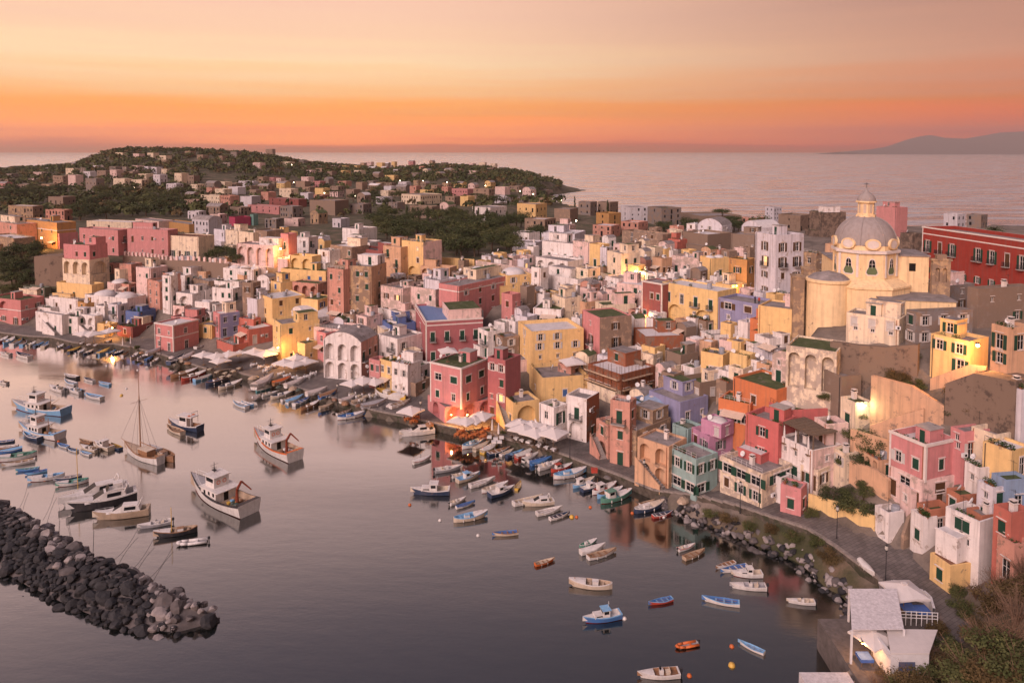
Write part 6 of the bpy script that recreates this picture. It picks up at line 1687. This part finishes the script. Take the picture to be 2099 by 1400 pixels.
# ------------------------------------------------------------------ restaurants: parasols, tables, chairs
M_CAN = mat('parasol_canvas', (.66,.62,.60), .9, var=.06); M_POLE = mat('parasol_pole', (.20,.13,.08), .7); M_CLOTH = [mat('tablecloth_white', (.66,.64,.63), .9), mat('tablecloth_cream', (.50,.44,.34), .9), mat('tablecloth_orange', (.50,.17,.06), .9), mat('tablecloth_blue', (.08,.15,.40), .9)]
M_CHAIR = mat('chair_dark', (.10,.075,.06), .7); M_CHW = mat('chair_white', (.55,.55,.56), .6); M_CHO = mat('chair_orange', (.30,.11,.05), .7)
def _can():
    b = MB(); r_ = 1.75; h0, h1 = 2.25, 3.0
    c = [(-r_,-r_),(r_,-r_),(r_,r_),(-r_,r_)]; mids = [((c[i][0]+c[(i+1)%4][0])/2*.985, (c[i][1]+c[(i+1)%4][1])/2*.985) for i in range(4)]
    for i in range(4):
        a, m, d = c[i], mids[i], c[(i+1) % 4]
        for p, q_ in ((a,m),(m,d)):
            zp = h0 if p in c else h0+.10; zq = h0 if q_ in c else h0+.10
            b.face([(p[0],p[1],zp),(q_[0],q_[1],zq),(0,0,h1)]); b.face([(p[0],p[1],zp-.2),(q_[0],q_[1],zq-.2),(q_[0],q_[1],zq),(p[0],p[1],zp)])
    b.box(-.25,.25,-.25,.25,h1-.06,h1+.06); return b.mesh('canopy', [M_CAN])
def _pol():
    b = MB(); b.tube((0,0,0),(0,0,3.05),.04,n=6); b.box(-.35,.35,-.35,.35,0,.08); return b.mesh('pole', [M_POLE])
def _fold():
    b = MB(); b.lathe([(.02,.9),(.20,.95),(.16,1.6),(.09,2.5),(.03,2.9)], 8); return b.mesh('folded_canopy', [M_CAN])
ME_CAN, ME_POL, ME_FOLD = _can(), _pol(), _fold()
PAR = []
def parasol(p, rz, sc, label, folded=False):
    o = empty('parasol', p, rz, sc); link('folded_canopy' if folded else 'canopy', ME_FOLD if folded else ME_CAN, o); link('pole', ME_POL, o); tag(o, label, 'parasol', 'restaurant parasols'); return o
def _tab(i):
    b = MB(); b.box(-.42,.42,-.42,.42,.72,.76,0)
    for s in ((-1,-1),(1,-1),(1,1),(-1,1)): b.box(s[0]*.36-.025,s[0]*.36+.025,s[1]*.36-.025,s[1]*.36+.025,0,.72,1)
    for k in range(4):
        a = [(-.43,-.43),(.43,-.43),(.43,.43),(-.43,.43)]; p, q_ = a[k], a[(k+1) % 4]; b.face([(p[0],p[1],.45),(q_[0],q_[1],.45),(q_[0],q_[1],.765),(p[0],p[1],.765)],0)
    return b.mesh('dining_table', [M_CLOTH[i], M_POLE])
def _chr(m):
    b = MB(); b.box(-.21,.21,-.21,.21,.43,.47); b.box(-.21,.21,.18,.22,.47,.92)
    for s in ((-1,-1),(1,-1),(1,1),(-1,1)): b.box(s[0]*.18-.02,s[0]*.18+.02,s[1]*.18-.02,s[1]*.18+.02,0,.43)
    return b.mesh('dining_chair', [m])
ME_TAB = [_tab(i) for i in range(4)]; ME_CHR = {'d':_chr(M_CHAIR),'w':_chr(M_CHW),'o':_chr(M_CHO)}
q = random.Random(77)
def terrace(pars, nrows, label, tk, ck, z=1.55, tabs=()):
    """pars: parasol pixels (foot); tabs: table pixels"""
    for i, (px, py, sc) in enumerate(sorted(pars)):
        parasol(at_z(px, py, z), R(-34+q.uniform(-6,6)), sc, f"{ordinal(i, len(pars))} of the off-white parasols {label}" if len(pars) > 1 else f"off-white parasol {label}")
    for (px, py) in tabs:
        p = at_z(px, py, z); o = link('dining_table', ME_TAB[tk], loc=p); o.rotation_euler = (0,0,R(-34)); tag(o, f"small dining table {label}", 'table', 'tables '+label)
        for k in range(4):
            if q.random() < .12: continue
            a = R(-34+90*k); c = p+Vector((math.sin(a), -math.cos(a), 0))*.72; h = link('dining_chair', ME_CHR[ck], loc=c); h.rotation_euler = (0,0,a+math.pi+q.uniform(-.2,.2)); tag(h, f"dining chair drawn up to a table {label}", 'chair', 'chairs '+label)
terrace([(418,748,1.15),(445,752,1.2),(470,748,1.2),(452,760,1.1),(492,742,1.0)], 2, 'before the coral terrace', 1, 'd', tabs=[(430,762),(445,768),(462,770),(478,766),(490,760),(455,778),(470,776)])
terrace([(522,742,1.2),(545,748,1.25),(562,740,1.2),(580,736,1.1)], 2, 'beside the lit yellow stair', 0, 'w', tabs=[(520,752),(535,756),(550,758),(565,754),(545,764)])
terrace([(583,766,1.2),(605,770,1.25),(628,764,1.2),(608,756,1.2)], 2, 'left of the white arched house', 0, 'w', tabs=[(576,770),(588,774),(602,778),(616,780),(630,776),(642,770)])
terrace([(722,808,1.1),(745,806,1.25),(768,806,1.15)], 2, 'right of the white arched house', 1, 'w', tabs=[(722,814),(736,817),(750,818),(764,816),(778,812),(742,824)])
terrace([(940,884,.95),(956,888,1.05),(972,884,1.0),(988,878,1.1)], 2, 'before the lit pink restaurant', 2, 'o', tabs=[(938,896),(950,899),(962,900),(974,896),(986,892),(996,886),(945,890),(990,900)])
terrace([(842,868,1.15)], 1, 'alone on the quay left of the pink house', 2, 'o', tabs=[(836,864),(848,868),(852,860)])
terrace([(1066,898,1.2),(1072,908,1.2),(1090,902,1.2),(1096,916,1.2),(1118,912,1.25),(1134,920,1.3)], 2, 'on the waterfront before the yellow stair house', 0, 'd', tabs=[(1058,905),(1070,909),(1084,912),(1104,920),(1120,924),(1134,928),(1108,914)])
terrace([(175,705,1.3),(192,706,1.3),(226,698,1.2)], 2, 'on the left quay', 0, 'd', tabs=[(168,708),(182,711),(196,712),(222,704)])
for i, (px, py) in enumerate([(1009,892),(1022,900),(252,716),(268,712)]):
    parasol(at_z(px, py, 1.55), 0, 1.1, f"{ordinal(i, 4)} of the folded white parasols on the quay", True)
for i, (px, py) in enumerate([(1003,902),(1016,906),(1028,903),(1012,912),(1024,912)]):
    o = link('dining_table', ME_TAB[0], loc=at_z(px, py, 1.55)); tag(o, 'bare white table beside the folded quay parasols', 'table', 'bare tables by the folded parasols')
def on_roof(prefix, fx, fy):
    h = [h for h in HOUSES if h['_lab'].startswith(prefix)][0]; LL, LR, hg, zr = h['_dims']; return h.matrix_basis @ Vector((-LL*fx, LR*fy, zr))
parasol(on_roof('yellow planted terrace', .3, .75), .3, 1.3, 'white parasol on the yellow planted terrace')
parasol(on_roof('tall pink waterfront', .7, .3), .3, 1.0, 'white parasol on the roof of the tall pink waterfront house')
# pergola above the white house with folded parasols
def pergola():
    h = [h for h in HOUSES if h['_lab'].startswith('white house below')][0]; LL, LR, hg, zr = h['_dims']; mw = mat('pergola_wood', (.16,.12,.09), .9, var=.3, scale=3)
    o = empty('pergola', h.location, h.rotation_euler[2]); tag(o, 'weathered wooden pergola on the white house roof', 'pergola')
    for x in (-LL*.95, -LL*.5, -.3):
        for y in (.4, min(LR*.8, 6)): b = MB(); b.box(x-.08,x+.08,y-.08,y+.08,zr,zr+2.4); b.build('post', [mw], o)
    for k in range(22):
        x = -LL*.98+LL*.97*k/21; b = MB(); b.box(x-.12,x+.12,.1,min(LR*.85,6.4),zr+2.42+.02*(k%3),zr+2.5+.02*(k%3)); b.build('slat', [mw], o)
    for i, fx in enumerate((.85,.5,.12)): parasol(h.matrix_basis @ Vector((-LL*fx, -.05, zr-.9+.3)), 0, 1.0, f"{ORD[i] if i < 2 else 'rightmost'} folded white parasol under the wooden pergola", True)
pergola()
# ------------------------------------------------------------------ shore restaurant at lower right
def shore_restaurant():
    p = [at_z(1741,1206,7.2), at_z(1838,1206,7.2), at_z(1853,1288,7.0), at_z(1746,1290,7.0)]
    o = empty('shore_restaurant', (p[3].x, p[3].y, 3.4)); O = o.location; tag(o, 'white seaside restaurant with slatted canopy at lower right', 'restaurant'); mwht = mat('whitewash', (.66,.65,.66), .85, var=.1, worn=.1); ms = mat('white_slat', (.58,.56,.58), .8, var=.25, scale=3)
    n = 11
    for k in range(n):
        a0, a1 = k/n, (k+.93)/n; f = lambda t, s: p[0].lerp(p[3], t).lerp(p[1].lerp(p[2], t), s)-O
        b = MB(); dz = Vector((0,0,.07)); q4 = [f(a0,0), f(a0,1), f(a1,1)-Vector((0,0,.05)), f(a1,0)-Vector((0,0,.05))]
        b.face(q4); b.face([v-dz for v in reversed(q4)])
        for i in range(4): b.face([q4[i], q4[i]-dz, q4[(i+1)%4]-dz, q4[(i+1)%4]])
        b.build('canopy_slat', [ms], o)
    for e in p:
        b = MB(); c = e-O; b.box(c.x-.09,c.x+.09,c.y-.09,c.y+.09,-3,c.z-.08); b.build('post', [mwht], o)
    b = MB(); c0 = at_z(1745,1390,3.4)-O; c1 = p[1]-O; b.box(p[3].x-O.x-.4, p[2].x-O.x+4.5, -4.5, p[0].y-O.y+.5, -5.5, .05); b.build('deck', [mat('deck_stone', (.14,.125,.12), .9, var=.3)], o)
    z2 = 6.3; r_ = [at_z(1817,1288,z2), at_z(1922,1290,z2), at_z(1905,1338,z2), at_z(1826,1338,z2)]
    b = MB(); v = [e-O for e in r_]; b.face(v); b.face([e-Vector((0,0,.15)) for e in reversed(v)])
    for i in range(4): b.face([v[i], v[i]-Vector((0,0,.15)), v[(i+1)%4]-Vector((0,0,.15)), v[(i+1)%4]])
    b.build('awning_roof', [M_CAN], o)
    b = MB(); c = v[3]; e = v[2]; b.box(c.x, e.x, c.y+.02, c.y+.3, -2, 2.7); b.box(c.x, c.x+.25, c.y+.31, v[0].y, -2, 2.7); b.build('side_wall', [mwht], o)
    b = MB(); b.box(c.x+.8, c.x+2.4, c.y-.02, c.y+.0, .6, 2.0); b.build('window', [mat('pane_blue', (.10,.12,.20), .3)], o)
    # low curved white walls behind and the railing
    W = [at_z(*t, 4.6)-O for t in ((1812,1210),(1832,1196),(1862,1200),(1864,1210),(1892,1216),(1905,1228),(1912,1252))]
    b = MB()
    for a, c_ in zip(W[:-1], W[1:]):
        u = (c_-a); u.z = 0; nn = Vector((-u.y,u.x,0)).normalized()*.25
        for s in (nn*0, nn): pass
        t0, t1 = Vector((0,0,.35)), Vector((0,0,-3)); b.face([a+t1,c_+t1,c_+t0,a+t0]); b.face([a+nn+t0,c_+nn+t0,c_+nn+t1,a+nn+t1]); b.face([a+t0,c_+t0,c_+nn+t0,a+nn+t0])
    b.build('parapet', [mwht], o)
    b = MB(); A_, B_ = at_z(1846,1262,4.6)-O, at_z(1922,1266,4.6)-O
    for k in range(8): e = A_.lerp(B_, k/7); b.tube(e-Vector((0,0,1)), e+Vector((0,0,.6)), .05, n=5)
    for zz in (.55,.2,-.15): b.tube(A_+Vector((0,0,zz)), B_+Vector((0,0,zz)), .045, n=5)
    b.build('railing', [M_WHITE], o)
    # lower white roof by the water and steps
    e = at_z(1700,1398,3.6)-O; b = MB(); b.box(e.x-2.4, e.x+2.4, e.y-2.2, e.y+1.4, -4.5, e.z)
    b.build('lower_roof', [ms], o)
    for k in range(9):
        b = MB(); e = at_z(1768,1352+k*6,3.4-k*.22)-O; b.box(e.x-.9, e.x+.9, e.y-.2, e.y+.2, -3, e.z); b.build('step', [M_CONC], o)
    for i, (px, py, zz, sc) in enumerate([(1852,1252,4.3,1.05),(1788,1346,3.5,.95)]): parasol(at_z(px, py, zz), .1+i*.3, sc, ['white parasol on the upper terrace of the shore restaurant','white parasol on the lower terrace of the shore restaurant'][i])
    for i, (px, py) in enumerate([(1862,1256),(1890,1260),(1772,1358),(1815,1362)]):
        t = link('dining_table', ME_TAB[3], loc=at_z(px, py, 4.1 if py < 1300 else 3.5)); t.scale = (1.5,1.5,1); tag(t, 'blue-clothed table at the shore restaurant', 'table', 'blue tables at the shore restaurant')
shore_restaurant()
# white pergola frame and stair at far right are part of the neighbouring walls; upturned boats and carts on the quay
for i, (px, py, c) in enumerate([(1218,968,'red'),(832,818,'wood')]):
    b = MB(); b.box(-.5,.5,-.35,.35,0,.6); b.box(-.55,.55,-.4,.4,.6,.7); tag(b.build('fish_bin', [bmat(c)], loc=at_z(px, py, 1.55)), f"{['red','brown','light blue'][i]} fish bin standing on the quay", 'bin')
# nets, crates and coiled gear lying about the quay
q = random.Random(8); NP = sorted([(528,792),(545,788),(572,794),(600,798),(612,800),(640,806),(676,812),(686,820),(708,828),(735,832),(756,836),(782,838),(800,832),(520,776),(360,742),(385,746),(352,734),(290,724),(1245,980),(1400,1028),(880,872),(1085,932)])
for i, (px, py) in enumerate(NP):
    b = MB(); r_ = q.uniform(.5,1.0); n = 10; rows = []
    for k, (f, zz) in enumerate(((1,0),(.92,.32),(.6,.58),(.25,.7),(.02,.72))): rows.append([(math.cos(6.283*j/n)*r_*f*q.uniform(.85,1.15)*1.3, math.sin(6.283*j/n)*r_*f*q.uniform(.85,1.15), zz*r_*q.uniform(.85,1.15)) for j in range(n)])
    for a, c in zip(rows[:-1], rows[1:]):
        for j in range(n): b.face([a[j], a[(j+1)%n], c[(j+1)%n], c[j]])
    cn = q.choice(['netrust','netgreen','netgrey','tan','wood','netgrey','tarp']); o = b.build('net_pile', [bmat(cn)], smooth=True, loc=at_z(px, py, 1.53)); o.rotation_euler = (0,0,q.random()*6)
    tag(o, f"{ordinal(i, len(NP))} of the fishing net heaps lying on the quay", 'net heap', 'net heaps on the quay')
# mooring lines from the boats to the breakwater
ML = [((58,988,.9),(40,1040,1.2)),((115,998,.9),(88,1066,1.2)),((122,1040,1.0),(120,1098,1.2)),((138,1052,1.0),(150,1115,1.2)),((192,1066,.8),(190,1140,1.2)),((283,1084,.6),(230,1150,1.0)),((316,1102,.7),(262,1175,1.0)),((355,1119,.4),(300,1190,.9))]
for i, (a, c) in enumerate(ML):
    p0, p1 = at_z(*a), at_z(*c); b = MB(); pts = [p0.lerp(p1, t/8)-Vector((0,0,.55*math.sin(math.pi*t/8)))-p0 for t in range(9)]; b.path(pts, .025, 4); tag(b.build('mooring_line', [M_IRON], loc=p0), f"{ordinal(i, len(ML))} of the mooring ropes running to the breakwater", 'rope', 'mooring ropes')
# ------------------------------------------------------------------ street lamps
M_BULB = mat('lamp_glow', (1,.6,.25), .5, emit=((1,.42,.10), 45)); M_BULBW = mat('lamp_glow_white', (1,.9,.7), .5, emit=((1,.80,.5), 22)); M_OFF = mat('lamp_glass', (.5,.48,.44), .3)
def _lampmesh(h):
    b = MB(); b.tube((0,0,0),(0,0,h),.06,.04,6); b.tube((0,0,0),(0,0,.6),.1,.08,6); b.tube((0,0,h),(0,0,h+.12),.16,.16,6); b.lathe([(.16,h+.62),(.2,h+.66),(.03,h+.86)], 6); return b.mesh('lamp_post', [M_IRON])
ME_LP = _lampmesh(4.0); b = MB(); b.lathe([(.13,4.12),(.2,4.3),(.18,4.6),(.02,4.64)], 8); ME_GO, ME_GL_, = b.mesh('lantern', [M_OFF]), b.mesh('lantern', [M_BULB])
LL_ = sorted([(1168,940),(1320,1002),(1517,1052),(722,800),(692,832),(1815,1196),(1715,1108),(542,772),(330,728),(862,870)])
for i, (px, py) in enumerate(LL_):
    g = ground_hit(px, py); o = empty('street_lamp', g); link('lamp_post', ME_LP, o); link('lantern', ME_GO, o); tag(o, f"{ordinal(i, len(LL_))} of the unlit iron lamp posts along the quay", 'street lamp', 'unlit quay lamps')
def wall_lamp(px, py, yb, watt, label, back=1.2, r_=.16, col=(1,.43,.13), z0=None):
    g = ground_hit(px, yb) if z0 is None else at_z(px, yb, z0); d = pix_ray(px, py); p = Vector((0,0,H))+d*((g.y-back)/d.y)
    o = empty('lit_lamp', p); b = MB(); b.lathe([(.02,-r_),(r_*.8,-r_*.6),(r_,0),(r_*.8,r_*.6),(.02,r_)], 10); b.build('bulb', [M_BULB], o, smooth=True); b = MB(); b.tube((0,0,r_),(0,0,r_+.12),.06,n=6); b.tube((0,0,r_+.1),(0,back,r_+.25),.03,n=5); b.lathe([(r_*1.6,r_+.02),(.05,r_+.2)], 8); b.build('bracket', [M_IRON], o)
    ld = bpy.data.lights.new('lamp_light', 'POINT'); ld.energy = watt; ld.color = col; ld.shadow_soft_size = r_*1.3; lo = bpy.data.objects.new('lamp_light', ld); COL.objects.link(lo); lo.parent = o; lo.location = (0,-r_*1.5,-r_*1.2)
    tag(o, label, 'lamp', 'lit lamps'); return o
wall_lamp(85,488,511,4008,'glowing lamp before the ochre house at far left', 2.0, .3)
wall_lamp(575,510,545,4008,'glowing lamp on the crest left of the white villa', 2.0, .3)
wall_lamp(1303,556,577,3117,'glowing lamp on the yellow house above the slope', 1.5, .25)
wall_lamp(1328,652,668,4008,'glowing lamp under the brick-red house', 1.8, .28)
wall_lamp(1573,642,690,3564,'glowing lamp on the yellow wall right of the lavender house', 2.4, .22)
wall_lamp(2004,708,772,4008,'glowing lamp on the yellow house at far right', 2.2, .25)
wall_lamp(570,712,748,1782,'glowing lamp by the yellow stair on the waterfront', 1.6, .22)
wall_lamp(230,672,692,1557,'glowing lamp of the little restaurant on the left quay', 1.5, .2)
wall_lamp(1510,586,612,1112,'small lamp lighting the white palazzo front', 1.0, .12)
wall_lamp(925,850,868,712,'left lamp of the pink restaurant arcade', 1.6, .12)
wall_lamp(958,850,868,712,'middle lamp of the pink restaurant arcade', 2.4, .12)
wall_lamp(990,846,866,712,'right lamp of the pink restaurant arcade', 2.4, .12)
wall_lamp(1872,612,640,534,'pale lamp on the wall right of the church', 1.0, .14, (.8,1,.85))
wall_lamp(1774,830,862,266,'small lamp over the garden stair below the church', 1.0, .08, (1,.9,.5))
wall_lamp(2062,1006,1030,399,'small lamp on a terrace at the right edge', 1.0, .08, (.9,1,.5))
wall_lamp(1768,1318,1352,266,'small lamp under the shore restaurant parasol', .4, .08, z0=3.5)
FARL = sorted([(534,373),(591,378),(602,374),(665,396),(728,402),(820,371),(867,371),(916,374),(951,375),(975,378),(995,381),(1019,385),(1043,389),(1066,392),(1093,398),(1150,411),(325,330),(598,338),(1181,453),(800,406),(275,385)])
b = MB(); b.lathe([(.02,-.35),(.28,-.2),(.35,0),(.28,.2),(.02,.35)], 8); ME_FL = b.mesh('bulb', [M_BULBW], True); b = MB(); b.tube((0,0,-6),(0,0,-.3),.07,n=5); ME_FP = b.mesh('lamp_post', [M_IRON])
for i, (px, py) in enumerate(FARL):
    g = ground_hit(px, py+8); d = pix_ray(px, py); o = empty('distant_street_lamp', Vector((0,0,H))+d*((g.y-2)/d.y)); link('bulb', ME_FL, o); link('lamp_post', ME_FP, o); tag(o, f"{ordinal(i, len(FARL))} of the tiny lit street lamps in the distant town", 'street lamp', 'distant lit street lamps')
# ------------------------------------------------------------------ two people on the lavender house's roof
def person(p, rz, shirt, label):
    V = [(0,0,.92),(0,0,1.15),(0,.01,1.38),(0,.01,1.52),(0,0,1.64),(.19,0,1.40),(.25,.02,1.12),(.24,-.06,.88),(-.19,0,1.40),(-.25,.02,1.12),(-.24,-.06,.88),(.10,0,.86),(.11,-.02,.48),(.11,.02,.08),(.11,-.14,.04),(-.10,0,.86),(-.11,-.02,.48),(-.11,.02,.08),(-.11,-.14,.04),(0,0,1.72)]
    E = [(0,1),(1,2),(2,3),(3,4),(4,19),(2,5),(5,6),(6,7),(2,8),(8,9),(9,10),(0,11),(11,12),(12,13),(13,14),(0,15),(15,16),(16,17),(17,18)]
    rad = [.14,.15,.15,.06,.10,.07,.05,.04,.07,.05,.04,.10,.075,.05,.04,.10,.075,.05,.04,.09]
    me = bpy.data.meshes.new('person'); me.from_pydata(V, E, []); o = bpy.data.objects.new('person', me); COL.objects.link(o); md = o.modifiers.new('s', 'SKIN')
    for i, r_ in enumerate(rad): me.skin_vertices[0].data[i].radius = (r_, r_*.8)
    me.skin_vertices[0].data[0].use_root = True; o.modifiers.new('u', 'SUBSURF').levels = 1
    dg = bpy.context.evaluated_depsgraph_get(); m2 = bpy.data.meshes.new_from_object(o.evaluated_get(dg)); bpy.data.objects.remove(o)
    for c in (mat('skin', (.42,.24,.17), .6), mat('shirt_'+shirt, BC[shirt], .9), mat('trousers', (.03,.035,.05), .9), mat('hair', (.025,.018,.014), .7)): m2.materials.append(c)
    for f in m2.polygons:
        c = f.center; f.use_smooth = True; f.material_index = 3 if c.z > 1.66 or (c.z > 1.56 and c.y > .02) else 0 if c.z > 1.46 or (abs(c.x) > .2 and c.z < 1.18 and c.z > .8) else 1 if c.z > .9 else 2
    o = link('person', m2, loc=p); o.rotation_euler = (0,0,rz); tag(o, label, 'person')
person(on_roof('wide lavender house', .22, .3), .4, 'navy', 'left of two people standing on the lavender house roof, dark shirt')
person(on_roof('wide lavender house', .10, .25), -.5, 'red', 'right of two people standing on the lavender house roof, red shirt')
# ------------------------------------------------------------------ far mountains, white car, haze
def mountains():
    pts = [(1720,312),(1780,306),(1820,298),(1850,284),(1880,274),(1905,270),(1935,277),(1975,279),(2010,272),(2045,264),(2080,262),(2150,258),(2240,270),(2400,312)]
    Y = 18500; b = MB(); t = [(( p[0]-CX)/F*Y, H-(p[1]-HORIZ)/F*Y*.82) for p in pts]; q = random.Random(4)
    for (x0, z0), (x1, z1) in zip(t[:-1], t[1:]):
        n = 6
        for k in range(n):
            f = lambda s: (x0+(x1-x0)*s, z0+(z1-z0)*s)
            a, c = f(k/n), f((k+1)/n); b.face([(a[0],Y-1800,-5),(c[0],Y-1800,-5),(c[0],Y,c[1]),(a[0],Y,a[1])]); b.face([(a[0],Y,a[1]),(c[0],Y,c[1]),(c[0],Y+1700,-5),(a[0],Y+1700,-5)])
    tag(b.build('far_mountains', [mat('mountain', (.12,.10,.10), .95)]), kind='structure')
mountains()
def car():
    g = ground_hit(58, 511)+Vector((0,-1.5,0)); o = empty('parked_car', g+Vector((0,0,.1)), R(-5)); b = MB(); b.box(-2.1,2.1,-.85,.85,.35,.95); b.box(-1.9,2.0,-.8,.8,.95,1.0); b.build('body', [bmat('white')], o)
    b = MB(); b.box(-1.5,1.2,-.72,.72,1.0,1.5); b.build('cabin', [M_GL], o); b = MB(); b.box(-1.3,1.0,-.74,.74,1.5,1.58); b.build('roof', [bmat('white')], o)
    for x in (-1.35,1.35):
        for s in (-.86,.7): b = MB(); b.tube((x,s,.33),(x,s+.16,.33),.33,n=10); b.build('wheel', [M_ENG], o)
    tag(o, 'white car parked before the ochre house at far left', 'car')
car()

def haze():
    b = MB(); b.box(-19000, 19000, -400, HFAR, -8, HTOP)
    m = bpy.data.materials.new('haze'); m.use_nodes = True; t = m.node_tree; t.nodes.clear(); o = t.nodes.new('ShaderNodeOutputMaterial'); v = t.nodes.new('ShaderNodeVolumePrincipled')
    v.inputs['Color'].default_value = (.93,.86,.84,1); v.inputs['Density'].default_value = HAZE; v.inputs['Density Attribute'].default_value = ''; v.inputs['Temperature Attribute'].default_value = ''; m.cycles.homogeneous_volume = True; v.inputs['Anisotropy'].default_value = .2; t.links.new(v.outputs[0], o.inputs['Volume'])
    tag(b.build('haze', [m]), kind='stuff')
haze()
CHILD = {}
for o in bpy.data.objects:
    if o.parent: CHILD.setdefault(o.parent.name, []).append(o)
merge_smallest(300)
house_labels()
